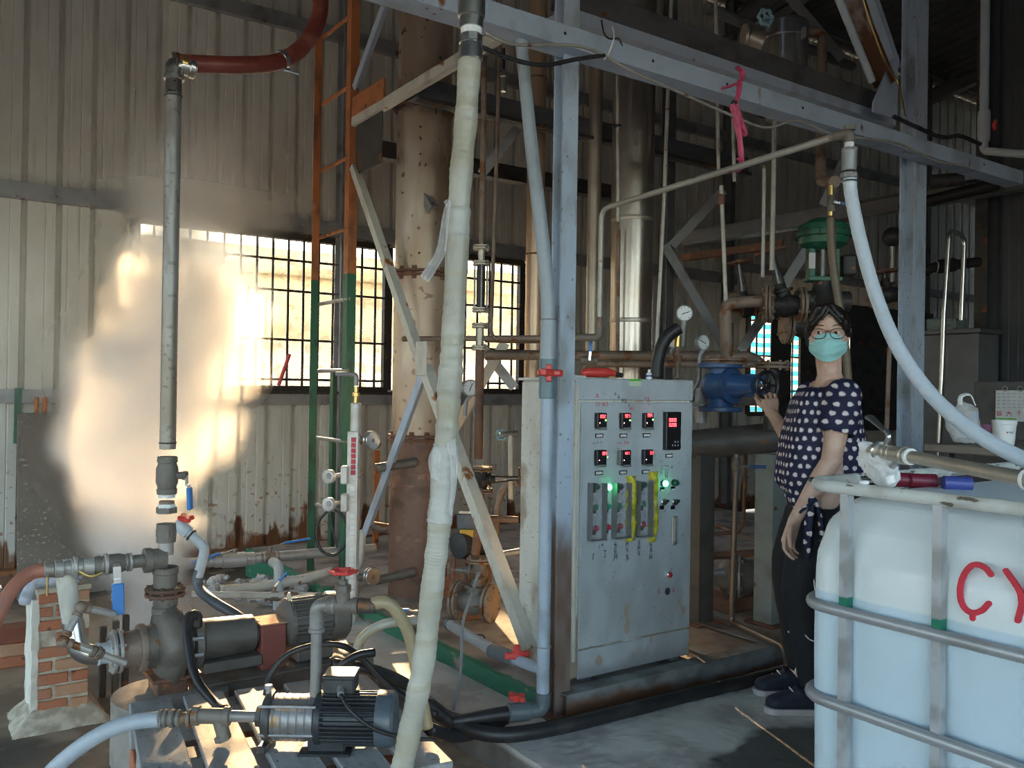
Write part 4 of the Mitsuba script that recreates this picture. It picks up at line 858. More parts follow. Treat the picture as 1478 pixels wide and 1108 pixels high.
part(gl, 'body', gm, 'glove_cloth', True); mat('glove_cloth', worn((.50, .52, .58), (.30, .31, .36), None, 30, .8), .9)
part(gl, 'cuff', torus(gp + V(-.03, .01, .05), V(.4, .2, 1), .032, .010, 18, 8), 'red_plastic')
for i, (px, py, w, h, m, z) in enumerate(((14, 948, .19, .055, 'brick', 0), (20, 918, .12, .06, 'brick_pale', .055), (20, 902, .13, .075, 'brick_dark', .115))):
    q = onZ(px, 962, Z0); solo('loose_brick', lumpy(box(V(q[0] - w / 2, q[1] - .02, Z0 + z), V(q[0] + w / 2, q[1] + .09, Z0 + z + h - .002), .004), .004, 20, i), m, ('bottom red brick of the loose stack at the left edge', 'crumbly pale brick in the middle of the loose stack at the left edge', 'dark red brick on top of the loose stack at the left edge')[i], 'brick')
q = onZ(165, 1015, Z0)
for i, (dx, m) in enumerate(((-.04, 'dark_steel'), (.01, 'motor_grey'), (.05, 'dark_steel'))):
    solo('steel_strip', box(q + V(dx, .10, 0), q + V(dx + .025, .13, .30 + .02 * i), .003), m, ('left dark steel strip propped behind the brick pier', 'middle grey steel strip propped behind the brick pier', 'right dark steel strip propped behind the brick pier')[i], 'strip', smooth=False)
# ================================================================ PALLET AND FRONT PUMP
ZP = .165
pd_ = V(.14, .99, 0); pd_ /= np.linalg.norm(pd_); pa_ = V(pd_[1], -pd_[0], 0)
def plank_col(p, n, uv):
    s_ = p.x * pa_[0] + p.y * pa_[1]; l_ = p.x * pd_[0] + p.y * pd_[1]
    c = mix((.36, .37, .37), (.25, .245, .235), fbm(s_ * 60, l_ * 5, 0, 4))
    c = mix(c, (.20, .18, .15), .6 * smoothstep(.55, .75, fbm(s_ * 8, l_ * 4, 3, 4)))
    return mix(c, (.12, .10, .09), smoothstep(.90, .92, noise(s_ * 110, l_ * 110, 0)))
mat('weathered_wood', plank_col, .7, bump=(lambda p, n, uv: fbm((p.x * pa_[0] + p.y * pa_[1]) * 130, (p.x * pd_[0] + p.y * pd_[1]) * 9, 0, 3), .0015, 1e-3))
c5 = onZ(655, 1098, ZP)
pal = thing('wooden_pallet', 'weathered grey wooden pallet under the small black pump', 'pallet')
PL = .86
for k in range(5):
    o = c5 - pa_ * (.066 + .168 * k) + pd_ * PL / 2
    part(pal, 'plank', obox(V(o[0], o[1], ZP - .011), pa_, pd_, UP, .066, PL / 2 + .01 * math.sin(k * 5), .011, .004), 'weathered_wood', False)
for l in (.05, .43, .81):
    o = c5 - pa_ * .402 + pd_ * l; part(pal, 'bearer', obox(V(o[0], o[1], ZP - .072), pa_, pd_, UP, .402, .045, .049, .004), 'weathered_wood', False)
for k, b in enumerate((.03, .37, .72)):
    for l in (.1, .43, .76):
        o = c5 - pa_ * (b + .03) + pd_ * l; part(pal, 'packing_brick', obox(V(o[0], o[1], (ZP - .121 + Z0) / 2), pa_, pd_, UP, .05, .095, (ZP - .121 - Z0) / 2, .005), 'brick', False)
DB = 2.55
B0, B1 = at(335, 1034, DB), at(578, 1037, DB)
bd = (B1 - B0); bd[2] = 0; bd /= np.linalg.norm(bd); ba = np.cross(UP, bd)                  # ba: away from the camera
zB = at(460, 1035, DB)[2]
def bp(px): p = at(px, 1035, DB); return V(p[0], p[1], zB)
fp = thing('multistage_pump', 'small black multistage pump with finned motor and square junction box on the pallet', 'pump')
Lc = np.linalg.norm(bp(458) - bp(390))
part(fp, 'stage_casing', lathe([(0, .058)] + [(Lc * (k + o) / 6, .0665 if .1 < o < .9 else .0645) for k in range(6) for o in (.02, .12, .88, .98)] + [(Lc, .058)], bp(390), bd, 32), 'casing_steel')
mat('casing_steel', worn((.27, .265, .265), (.09, .08, .07), (.30, .21, .13), 13, .9, .25), .4, .6)
part(fp, 'suction_head', cat_(lathe([(0, .05), (.006, .066), (.022, .074), (.03, .074), (.034, .064)], bp(381), bd, 28), lathe([(-.02, .03), (.01, .034)], bp(381), bd, 8)), 'motor_dark')
part(fp, 'lantern', lathe([(0, .072), (.004, .078), (.020, .078), (.026, .072), (.03, .06)], bp(458), bd, 28), 'motor_dark')
for s, u in ((-1, .052), (1, .052), (-1, -.03)):
    q = ba * -.062 * (1 if s < 0 else -.4) + UP * u
    part(fp, 'tie_rod', tube([bp(382) + q, bp(462) + q], .0045, 8, 0), 'galvanised')
Lm = np.linalg.norm(bp(546) - bp(468))
part(fp, 'motor_body', finned(bp(468), bd, .064, Lm, 34, .014), 'motor_dark', False)
part(fp, 'fan_cover', lathe([(0, .079), (.004, .081), (.045, .080), (.054, .072), (.056, .02)], bp(545), bd, 30), 'fan_blue'); mat('fan_blue', worn((.085, .105, .125), (.16, .15, .14), None, 16, .7), .35)
jb = bp(492) + UP * .105
part(fp, 'junction_box', cat_(obox(jb, bd, ba, UP, .045, .042, .024, .006), obox(jb + UP * .026, bd, ba, UP, .048, .045, .006, .003)), 'motor_dark', False)
part(fp, 'cable_gland', cyl(jb - ba * .04 + bd * .005 - UP * .005, jb - ba * .07 + bd * .012 - UP * .012, .010, 10), 'galvanised')
part(fp, 'cable', tube([jb - ba * .07 + bd * .012 - UP * .012, jb - ba * .10 + bd * .05 - UP * .05, jb - ba * .10 + bd * .12 - UP * .10, jb - ba * .05 + bd * .20 - UP * .14, jb + bd * .28 - UP * .165], .006, 8), 'black_rubber', True)
part(fp, 'foot', cat_(obox(V(*(bp(475))[:2], ZP + .004), bd, ba, UP, .075, .07, .004, .002), obox(V(*(bp(476))[:2], ZP + .03), bd, ba, UP, .055, .05, .026, .006)), 'motor_dark', False)
part(fp, 'vent_plug', cat_(cyl(bp(387) + UP * .07, bp(387) + UP * .085, .008, 10), hexnut(bp(387) + UP * .082, UP, .012, .012)), 'galvanised')
part(fp, 'foot', obox(V(*(bp(386))[:2], ZP + .012), bd, ba, UP, .012, .06, .012, .003), 'motor_dark', False)
# riser with tee and red valve
rs = thing('riser_pipe', 'grey riser pipe with tee and red valve wheel above the small black pump', 'pipe')
r0 = V(*(bp(455))[:2], zB + .06); rz = at(455, 873, DB)[2]; rt = V(r0[0], r0[1], rz)
part(rs, 'pipe', bent([r0, rt, rt + bd * .10], .0165, .045, 14), 'pole_grey'); mat('pole_grey', worn((.27, .255, .24), (.15, .13, .11), RUST, 16, .7, .12), .45, .3)
part(rs, 'elbow', cat_(bent([rt - UP * .075, rt, rt + bd * .05], .0215, .05, 14), disc(rt - UP * .08, UP, .0245, .014), disc(rt + bd * .04, bd, .0245, .014)), 'pole_grey')
tc = rt + bd * .076
part(rs, 'tee', cat_(lathe([(-.045, .022), (-.043, .025), (-.03, .025), (-.028, .021), (.028, .021), (.03, .025), (.043, .025), (.045, .022)], tc, bd, 16), cyl(tc, tc + UP * .045, .021, 14), hexnut(tc + UP * .040, UP, .024, .022), cyl(tc + UP * .06, tc + UP * .075, .014, 10), cyl(tc + UP * .07, tc + UP * .098, .007, 8)), 'pump_iron')
part(rs, 'valve_wheel', handwheel(tc + UP * .100, UP, .034, .006, 4, .12), 'red_plastic')
part(rs, 'hose_clamp', lathe([(0, .02), (.003, .0235), (.05, .0225), (.053, .019)], tc + bd * .045, bd, 16), 'dark_steel')
bh = thing('brown_hose', 'brown translucent hose arching down from the small pump riser', 'hose')
part(bh, 'hose', tube([tc + bd * .07, at(556, 869, DB), at(574, 884, 2.56), at(590, 915, 2.58), at(600, 960, 2.6), at(608, 1005, 2.6), at(617, 1050, 2.6)], .0185, 14), 'amber_hose', True)
mat('amber_hose', worn((.36, .285, .17), (.25, .19, .11), None, 12, .6), .35)
sh = thing('suction_hose', 'grey spiral suction hose curving in from the lower left to the small pump', 'hose')
sp_ = [at(40, 1150, 2.5), at(90, 1098, 2.5), at(140, 1062, 2.5), at(185, 1043, 2.52), at(232, 1037, DB)]
P_ = spline(sp_, 26); part(sh, 'hose', tube(P_, [.0225 * (1 + .035 * (k % 2)) for k in range(len(P_))], 14, 0), 'hose_grey', True)
mat('hose_grey', worn((.38, .42, .46), (.27, .27, .28), None, 10, .5), .4)
part(sh, 'fitting', ringset(at(229, 1036, DB), bd, .019, [(.002, .096, .95), (0, .012, 1.3), (.012, .016, 1.1), (.016, .028, 1.35), (.028, .034, 1.1), (.034, .048, 1.4), (.05, .056, 1.0), (.054, .066, 1.35), (.066, .088, 1.0), (.086, .098, 1.45)]), 'pump_iron')
yc = bp(305)
part(sh, 'strainer', cat_(lathe([(-.055, .022), (-.053, .028), (-.035, .028), (-.033, .023), (.036, .023), (.038, .028), (.055, .028), (.057, .022)], yc, bd, 14), cyl(yc + bd * .02, yc + bd * -.0 - UP * .065 + bd * .04, .020, 12), hexnut(yc + bd * .032 - UP * .055, bd * .3 - UP, .024, .018)), 'pump_iron')
part(sh, 'nipple', cyl(bp(330), bp(384), .0165, 14), 'pole_grey')

# ================================================================ THE WRAPPED HOSE
DH = 2.2
wh = thing('wrapped_hose', 'thick cream hose wrapped in film hanging from the overhead fitting across the picture', 'hose')
hp = [at(x, y, DH) for x, y in ((678, 86), (672, 180), (664, 272), (656, 440), (650, 540), (640, 690), (632, 780), (626, 830), (612, 950), (601, 1010), (583, 1095), (562, 1190), (545, 1290))]
P_ = spline(hp, 26); n_ = len(P_)
rad = np.array([.0285 + .0012 * (math.sin(k * 2.1) > .55) + .0012 * math.sin(k * .31) + .002 * math.exp(-((k - 105) / 14) ** 2) * (1 + math.sin(k * 1.3)) for k in range(n_)])
part(wh, 'hose', tube(P_, rad, 20, 0), 'wrapped_cream', True)
def wrap_col(p, n, uv):
    c = mix((.44, .415, .345), (.35, .325, .26), smoothstep(.35, .7, fbm(p.x * 8, p.y * 8, p.z * 6, 4)))
    band = noise(p.z * 42 + .6 * noise(p.x * 20, p.y * 20, p.z * 4), 2, 0)
    return mix(c, (.36, .32, .22), .6 * smoothstep(.60, .80, band))
mat('wrapped_cream', wrap_col, .33, bump=(lambda p, n, uv: fbm(p.x * 30, p.y * 30, p.z * 70, 3), .003, 2e-3))
hz = lambda py: at(678, py, DH)[2]; hx = at(680, 60, DH)
part(wh, 'ferrule', lathe([(hz(87), .029), (hz(86), .0305), (hz(70), .0305), (hz(69), .028), (hz(64), .028), (hz(63), .0305), (hz(62), .029)], V(hx[0], hx[1], 0), UP, 22), 'chrome')
part(wh, 'hex_nut', cat_(lathe([(hz(62), .026), (hz(61), .029), (hz(51), .029), (hz(50), .026)], V(hx[0], hx[1], 0), UP, 8)), 'bright_stainless', False)
part(wh, 'seal_tape', lathe([(hz(51), .024), (hz(50), .027), (hz(41), .027), (hz(40), .024)], V(hx[0], hx[1], 0), UP, 20), 'white_tape')
part(wh, 'coupling', lathe([(hz(42), .026), (hz(41), .030), (hz(26), .030), (hz(25), .033), (hz(24), .035), (hz(-60), .035)], V(hx[0], hx[1], 0), UP, 22), 'bright_stainless')
scene['thin_film'] = {'type': 'blendbsdf', 'weight': .32, 'bsdf_0': {'type': 'null'}, 'bsdf_1': {'type': 'twosided', 'bsdf': {'type': 'principled', 'base_color': {'type': 'rgb', 'value': [.75, .75, .73]}, 'roughness': .25}}}
def rag(pts_left, pts_right, seed, amp=.006, n=14):
    rng = np.random.default_rng(seed); A, B = spline(pts_left, n), spline(pts_right, n); m = 7
    g = np.linspace(0, 1, m)[None, :, None]; v = A[:, None] * (1 - g) + B[:, None] * g
    v = v + (meshkit.fbm(v * 28 + seed, 3)[..., None] - .5) * 2 * amp * V(1, 1, .4) + F_ * np.sin(np.linspace(0, 9, m))[None, :, None] * amp * .5
    k = len(A); i, j = np.meshgrid(np.arange(k - 1), np.arange(m - 1), indexing='ij')
    q = np.stack([i*m+j, i*m+j+1, (i+1)*m+j+1, (i+1)*m+j], -1).reshape(-1, 4)
    return trimesh.Trimesh(v.reshape(-1, 3), np.vstack([q[:, [0, 1, 2]], q[:, [0, 2, 3]]]), process=False)
h_ = lambda x, y: at(x, y, DH - .035)
part(wh, 'film_flap', rag([h_(648, 288), h_(640, 305), h_(634, 340), h_(628, 365), h_(606, 398)], [h_(652, 292), h_(648, 320), h_(645, 350), h_(640, 372), h_(618, 408)], 4), 'thin_film', True)
part(wh, 'film_flap', rag([h_(640, 290), h_(644, 300)], [h_(648, 287), h_(650, 297)], 5), 'thin_film', True)
part(wh, 'film_flap', rag([h_(624, 645), h_(618, 665), h_(622, 690)], [h_(640, 648), h_(636, 668), h_(634, 695)], 6), 'thin_film', True)
part(wh, 'film_flap', rag([h_(645, 640), h_(650, 672), h_(648, 742)], [h_(658, 632), h_(660, 690), h_(652, 746)], 7), 'thin_film', True)
def wrapfilm(y0, y1, grow, seed):
    idx = [k for k in range(n_) if at(0, y1, DH)[2] < P_[k][2] < at(0, y0, DH)[2]]
    m = tube(P_[idx], rad[idx] + grow, 18, 0); m.vertices += m.vertex_normals * ((meshkit.fbm(m.vertices * V(60, 60, 140) + seed, 3)[:, None] - .5) * .008); return m
part(wh, 'film_wrap', wrapfilm(625, 745, .003, 3), 'thin_film', True); part(wh, 'film_wrap', wrapfilm(288, 335, .002, 8), 'thin_film', True)

# ================================================================ PVC LINE IN FRONT OF THE CABINET
DV = 3.12
pv_ = thing('grey_pvc_pipe', 'grey plastic pipe with red valve handles running down beside the blue column', 'pipe')
part(pv_, 'upper_hose', tube([at(750, 30, DV), at(757, 110, DV), at(768, 220, DV), at(781, 330, DV), at(790, 420, DV), at(791, 470, DV)], [.0225, .0225, .024, .026, .0265, .026], 16), 'grey_plastic', True)
xq = at(790, 560, DV); vz = lambda py: at(790, py, DV)[2]; q0 = V(xq[0], xq[1], 0)
def pv_fit(y0, y1, r, m='grey_plastic', name='fitting'): return part(pv_, name, lathe([(vz(y0), r * .96), (vz(y0) + .004, r), (vz(y1) - .004, r), (vz(y1), r * .96)], q0, UP, 18), m)
pv_fit(522, 462, .0285); pv_fit(575, 518, .0305, 'teal_plastic', 'valve_body'); mat('teal_plastic', (.12, .19, .21), .35)
part(pv_, 'pipe', lathe([(vz(1000), .0235), (vz(570), .0235)], q0, UP, 18), 'blue_grey_pvc'); mat('blue_grey_pvc', worn((.34, .40, .47), (.20, .22, .24), None, 10, .6), .35)
star_handle(pv_, q0 + V(-.02, -.028, vz(539)), V(-.4, -1, .1), .042); part(pv_, 'handle', obox(q0 + V(-.015, -.045, vz(538)), V(.9, .3, -.02), UP, V(-.3, .9, 0), .062, .012, .012, .004), 'red_plastic', False)
part(pv_, 'clamp', cat_(torus(q0 + V(0, 0, vz(461)), UP, .029, .0025, 20, 6)), 'galvanised'); part(pv_, 'clamp', torus(q0 + V(0, 0, vz(932)), UP, .0255, .003, 20, 6), 'galvanised')
zl = at(745, 1040, DV)[2] + .0
lo_c = V(q0[0], q0[1], at(788, 1022, DV)[2])
dl = V(-.80, .2, 0); dl /= np.linalg.norm(dl)
part(pv_, 'elbow', cat_(bent([lo_c + UP * .06, lo_c, lo_c + dl * .09], .028, .05, 16)), 'dark_grey_plastic')
part(pv_, 'valve_body', lathe([(.05, .026), (.055, .033), (.13, .033), (.135, .026)], lo_c, dl, 16), 'dark_grey_plastic')
star_handle(pv_, lo_c + dl * .10 + V(0, 0, .04), UP, .042)
part(pv_, 'hose_tail', tube([lo_c + dl * .12, lo_c + dl * .2 + V(0, 0, .0), lo_c + dl * .34 + V(0, 0, -.005)], [.026, .024, .020], 14, 4), 'black_rubber', True)
mc_ = V(q0[0], q0[1], vz(966)); m1 = at(735, 948, 3.28); m2 = at(648, 900, 3.9)
part(pv_, 'branch', tube([mc_, m1], .021, 14, 0), 'blue_grey_pvc'); part(pv_, 'valve_body', cyl(m1 + (mc_ - m1) * .18, m1 + (m1 - mc_) * .55, .028, 16), 'dark_grey_plastic')
star_handle(pv_, m1 + V(-.0, -.04, .02), V(-.2, -1, .2), .05)
part(pv_, 'side_pipe', tube([m1 + (m1 - mc_) * .4, m2], .0235, 14, 0), 'grey_plastic')
for t_ in (.45, .97): part(pv_, 'ring', torus(m1 + (m2 - m1) * t_, m2 - m1, .025, .003, 18, 6), 'black_rubber')

# ---- hoses and cables on the ground
def hose(name, label, pts, r, m='black_rubber', cat='hose', n=12): return solo(name, tube(pts, r, n), m, label, cat, smooth=True)
g3 = lambda px, py, z: onZ(px, py, z)
hose('black_hose', 'thick black rubber hose lying along the foot of the base frame', [g3(560, 985, .19), g3(615, 1015, .12), g3(660, 1045, .06), g3(720, 1060, .035), g3(800, 1050, .03), g3(900, 1026, .03), g3(1000, 1001, .03), g3(1100, 978, .03), g3(1155, 966, .03), g3(1185, 958, .03)], .027)
hose('black_hose', 'second black hose ending with an open end near the grey plastic elbow', [g3(480, 958, .30), g3(540, 968, .26), g3(590, 990, .18), g3(640, 1030, .08), g3(672, 1040, .055), g3(700, 1038, .055)], .021)
hose('black_cable', 'black cable arching over the left end of the small black pump', [at(384, 1003, 2.75), at(390, 975, 2.78), at(415, 945, 2.8), at(455, 931, 2.82), at(495, 932, 2.85), at(522, 950, 2.9), at(548, 975, 2.9), at(590, 1010, 2.85), at(630, 1030, 2.8)], .0105, cat='cable')
hose('black_hose', 'short cut black hose end sticking up right of the small pump riser', [at(487, 968, 2.75), at(500, 955, 2.75), at(518, 945, 2.76), at(541, 941, 2.78)], .0135)
hose('black_hose', 'black hose looped between the big pump and its motor', [at(285, 905, 3.1), at(286, 890, 3.1), at(279, 886, 3.08), at(271, 893, 3.05), at(271, 920, 3.0), at(277, 960, 2.95), at(290, 990, 2.9), at(312, 1015, 2.85), at(325, 1024, 2.8)], .0155)
hose('black_hose', 'black hose running from the front right of the pallet to the grey elbow', [g3(620, 1052, .10), g3(660, 1062, .03), g3(705, 1050, .03), g3(730, 1036, .04)], .022)
hose('cream_hose', 'cream ribbed hose curving up behind the thick wrapped hose', [at(512, 950, 3.1), at(520, 925, 3.1), at(538, 908, 3.1), at(560, 899, 3.1), at(590, 896, 3.15), at(612, 893, 3.2)], .0175, 'wrapped_cream')
hose('grey_cable', 'thin grey cable hanging in front of the green plinth edge', [at(690, 828, 3.7), at(680, 860, 3.6), at(668, 900, 3.5), at(666, 950, 3.4), at(662, 990, 3.35), at(654, 1025, 3.3)], .0065, 'galvanised', 'cable', 8)
v_ = thing('hose_valve', 'small valve with blue lever where the cream hose ends', 'valve')
ball_valve(v_, at(600, 896, 3.2), R_, .018, -R_, .07, UP, name='body')

# ================================================================ MAGNETIC LEVEL GAUGE
DG = 4.55
lg = thing('level_gauge', 'white and red magnetic level gauge column in front of the ladder', 'gauge')
gq = at(512, 700, DG); gz = lambda py: at(512, py, DG)[2]; gq0 = V(gq[0], gq[1], 0)
part(lg, 'chamber', lathe([(gz(905), .028), (gz(583), .028), (gz(581), .02)], gq0, UP, 20), 'light_aluminium'); mat('light_aluminium', worn((.62, .60, .57), (.42, .39, .35), None, 12, .6), .4, .3)
so = gq0 - F_ * .034 - R_ * .006
part(lg, 'scale_back', obox(so + UP * (gz(900) + gz(622)) / 2, R_, F_, UP, .029, .006, (gz(622) - gz(900)) / 2, .003), 'light_aluminium', False)
nfl = 34
for k in range(nfl):
    z = gz(895) + (gz(630) - gz(895)) * (k + .5) / nfl; h = (gz(630) - gz(895)) / nfl
    part(lg, 'flap', obox(so - F_ * .0065 + R_ * .004 + UP * z, R_, F_, UP, .0125, .002, h * .43, .001), 'red_flap' if z > gz(685) else 'flap_white', False)
mat('red_flap', (.50, .04, .07), .4); mat('flap_white', (.74, .72, .66), .5)
for py in (627, 688, 830): part(lg, 'band', lathe([(gz(py) - .006, .029), (gz(py) - .004, .032), (gz(py) + .004, .032), (gz(py) + .006, .029)], gq0, UP, 18), 'galvanised')
for py in (635, 832):
    c_ = at(536, py, DG + .02); dirn = R_ * .8 + F_ * .6
    part(lg, 'flange', flange_mesh(c_, R_ * .75 - F_ * .66, .049, .014, 4, .006), 'bright_stainless')
    part(lg, 'stub', tube([V(gq0[0], gq0[1], c_[2]), c_, V(tp[0] - .31, tp[1] - .1, c_[2] - .03)], .022, 12, 0), 'pump_iron')
for py in (685, 725):
    sw = part(lg, 'switch_box', obox(at(498, py, DG - .05), R_, F_, UP, .018, .03, .046, .005), 'light_aluminium', False)
    part(sw, 'switch_head', lathe([(0, .02), (.004, .036), (.03, .036), (.034, .028)], at(478, py + 2, DG - .02), -F_ - R_ * .5, 20), 'light_aluminium'); part(sw, 'gland', cyl(at(480, py + 2, DG), at(497, py, DG), .012, 10), 'galvanised')
    part(sw, 'dial', disc(at(475, py + 2, DG - .055), -F_ - R_ * .5, .016, .006), 'galvanised')
part(lg, 'cable', tube([at(472, 738, DG), at(460, 752, DG), at(457, 775, DG), at(465, 795, DG), at(483, 800, DG), at(498, 785, DG), at(502, 762, DG), at(494, 742, DG), at(482, 735, DG)], .008, 8), 'black_rubber', True)
part(lg, 'cable', tube([at(476, 740, DG), at(480, 765, DG), at(487, 790, DG)], .006, 8), 'black_rubber', True)
part(lg, 'vent', cat_(cyl(V(gq0[0], gq0[1], gz(582)), V(gq0[0], gq0[1], gz(558)), .012, 12), hexnut(V(gq0[0], gq0[1], gz(572)), UP, .02, .02)), 'brass'); part(lg, 'vent_pipe', bent([V(gq0[0], gq0[1], gz(556)), V(gq0[0], gq0[1], gz(540)), V(gq0[0], gq0[1], gz(540)) - R_ * .11], .012, .02, 10), 'galvanised')
part(lg, 'foot_flange', flange_mesh(V(gq0[0], gq0[1], gz(908)), UP, .05, .014, 6, .006), 'grey_pipe')
part(lg, 'foot_pipe', cyl(V(gq0[0], gq0[1], .0), V(gq0[0], gq0[1], gz(905)), .025, 14), 'grey_pipe')

# ================================================================ PIPES AND RUBBLE BY THE WALL
def zl_(px, py, d): return at(px, py, d)
wp = thing('base_pipe', 'cream pipe with two blue lever valves running along the wall base', 'pipe')
A0, A1 = at(262, 814, 4.75), at(482, 796, 5.15)
part(wp, 'pipe', tube([A0, A1, A1 + (A1 - A0) * .3], .030, 14, 0), 'grey_pipe')
dA = (A1 - A0) / np.linalg.norm(A1 - A0)
c_ = A0 + (A1 - A0) * .32; part(wp, 'coupling', ringset(c_, dA, .033, [(-.099, .119, 1.0), (-.1, -.06, 1.1), (-.06, .07, 1.3), (.07, .12, 1.12)]), 'grey_pipe')
for t_, hd in ((.33, V(-1, 0, -.25)), (.56, V(1, 0, .08))):
    c_ = A0 + (A1 - A0) * t_; ball_valve(wp, c_, dA, .028, hd, .24, UP, mbody='rusty_pipe', name='valve')
d0 = A0 + (A1 - A0) * .56 + V(0, -.05, -.02); part(wp, 'drop_pipe', bent([d0, d0 + V(-.0, -.10, .0), d0 + V(-.02, -.14, -.48)], .028, .06, 14), 'light_blue_grey')
lp_ = thing('low_pipe', 'thin pale pipe with small blue lever in front of the wall pipe', 'pipe')
B0_, B1_ = at(276, 858, 4.3), at(482, 860, 4.55); part(lp_, 'pipe', tube([B0_, B1_], .018, 12, 0), 'cream_paint')
ball_valve(lp_, at(396, 860, 4.45), B1_ - B0_, .022, V(.7, .3, .5), .10, UP, 'blue_plastic', 'rusty_pipe', 'valve'); part(lp_, 'tee', cat_(cyl(at(410, 860, 4.46), at(430, 860, 4.48), .024, 12), cyl(at(420, 860, 4.47), at(418, 880, 4.47), .02, 12)), 'rusty_pipe')
solo('floor_pipe', tube([at(318, 851, 4.7), at(372, 846, 4.8), at(432, 836, 4.9), at(480, 824, 5.0)], .027, 12), 'cream_paint', 'cream pipe lying on the rubble behind the thin pale pipe', 'pipe', smooth=True)
pvl = thing('red_valve_pipe', 'grey plastic pipe with red valve handle bending into a dark hose beside the steam', 'pipe')
pts = [at(258, 757, 3.7), at(280, 775, 3.7), at(297, 790, 3.7), at(286, 832, 3.7)]
part(pvl, 'pipe', bent(pts, .021, .05, 14), 'light_blue_grey'); part(pvl, 'valve_body', cyl(at(254, 754, 3.7), at(272, 769, 3.7), .029, 14), 'light_blue_grey'); part(pvl, 'ring', torus(at(276, 772, 3.7), at(297, 790, 3.7) - at(258, 757, 3.7), .024, .004, 16, 6), 'black_rubber')
star_handle(pvl, at(268, 752, 3.68), V(0, -.2, 1), .045)
part(pvl, 'hose', tube([at(288, 822, 3.7), at(285, 836, 3.7), at(290, 852, 3.68), at(312, 870, 3.6), at(345, 890, 3.55), at(372, 914, 3.5), at(395, 942, 3.45)], [.021, .0225, .023, .022, .022, .022, .022], 14), 'hose_dark', True)
mat('hose_dark', worn((.10, .11, .125), (.20, .20, .21), None, 9, .6), .4)
# rubble heap: many lumps nobody could count
rng = np.random.default_rng(5); ms = []
for k in range(150):
    px, py = rng.uniform(285, 475), rng.uniform(815, 838); q = at(px, py, rng.uniform(4.9, 5.5)); s = rng.uniform(.015, .05)
    m = trimesh.creation.icosphere(1, s); m.vertices *= V(1, 1, .6) * rng.uniform(.6, 1.3, 3); m.vertices += rng.normal(0, s * .22, m.vertices.shape); m.apply_translation(V(q[0], q[1], max(Z0, .0) + rng.uniform(-.1, .04))); ms.append(m)
solo('rubble', cat_(*ms), 'rubble_grey', 'pale grey rubble heaped along the foot of the wall', 'rubble', kind='stuff', smooth=False); mat('rubble_grey', worn((.56, .57, .57), (.30, .29, .28), None, 9, .9), .85)
q = at(330, 890, 4.3)
solo('concrete_block', rough_slab([(q[0] - .1, q[1] + .0), (q[0] + .85, q[1] + .0), (q[0] + .85, q[1] + 1.2), (q[0] - .1, q[1] + 1.2)], Z0, -.02, 31, .012), 'slab_concrete_dry', 'low concrete block under the pale pipes', 'block')
for i, (px, py, w) in enumerate(((300, 880, .20), (312, 898, .19), (300, 900, .2))):
    q = at(px, py, 4.0); solo('floor_brick', lumpy(box(V(q[0] - w/2, q[1], Z0 + (.06 if i == 0 else 0)), V(q[0] + w/2, q[1] + .1, Z0 + (.06 if i == 0 else 0) + .055), .004), .003, 20, i), ('brick_dark', 'brick', 'brick_dark')[i], ('upper dark red brick right of the steam', 'orange red brick on the floor right of the steam', 'lower dark red brick right of the steam')[i], 'brick') if i < 2 else None
# leaning board and rods at the far left
q0_, q1_ = onY(25, 615, 6.25), onY(168, 625, 6.25)
lb = solo('leaning_board', place(box(V(0, 0, 0), V(q1_[0] - q0_[0], 1.16, .02), .004), V(q0_[0], 6.1, Z0), V(1, 0, 0), V(0, .16, 1) / np.linalg.norm(V(0, .16, 1)), V(0, -1, .16) / np.linalg.norm(V(0, -1, .16))), 'speckled_board', 'speckled dark grey board leaning on the wall behind the steam', 'board', smooth=False)
mat('speckled_board', lambda p, n, uv: mix(mix((.19, .17, .148), (.12, .105, .09), fbm(p.x * 7, 1, p.z * 7, 4)), (.42, .38, .31), smoothstep(.70, .78, fbm(p.x * 60, 3, p.z * 60, 3)) * .8), .75)
for i, (x0, x1, m) in enumerate(((53, 54, 'brass_rod'), (65, 66, 'orange_rust'))):
    solo('rust_rod', tube([onY(x0, 573, 6.3), onY(x1, 615, 6.3) + V(0, .05, -.9)], .013, 8, 0), 'orange_rust', ('left rusty rod above the leaning board', 'right rusty rod above the leaning board')[i], 'rod')
solo('dark_angle', bar(onY(22, 560, 6.3), onY(20, 640, 6.3), LP(.04, .04, .006)), 'green_paint', 'dark green angle iron left of the rusty rods', 'angle iron')
solo('red_rod', tube([onY(418, 511, 6.42), onY(402, 556, 6.42)], .014, 8, 0), 'red_plastic', 'red rod leaning in the barred window', 'rod')
# ================================================================ THE WHITE TANK IN ITS CAGE
XI, YI0, YI1, XI1 = 1.95, .22, 1.43, 3.14
def bz_(px, py): return onX(px, py, XI)[2]
ibc = thing('tank_container', 'white plastic bulk tank in a galvanised cage with red painted letters, lower right', 'tank')
zt_ = bz_(1222, 704); zr = [bz_(1222, 881), bz_(1222, 1018), .20]
rr = .12
rr = .07
m = m3.Manifold.batch_hull([m3.Manifold.sphere(rr, 40).translate((x, y, z)) for o, z in ((0, .03 + rr), (0, zt_ - .19), (.012, zt_ - .135), (.04, zt_ - .10), (.075, zt_ - .085)) for x in (XI + .02 + rr + o, XI1 - .02 - rr - o) for y in (YI0 - .01 + rr + o, YI1 + .012 - rr - o)]).refine_to_length(.035).to_mesh()
tv, tf = np.array(m.vert_properties[:, :3]), np.array(m.tri_verts)
BY0, BDY = onX(1222, 860, XI)[1], .241
w = np.clip((XI + .07 - tv[:, 0]) / .04, 0, 1) * np.clip((zt_ - .10 - tv[:, 2]) / .12, 0, 1)
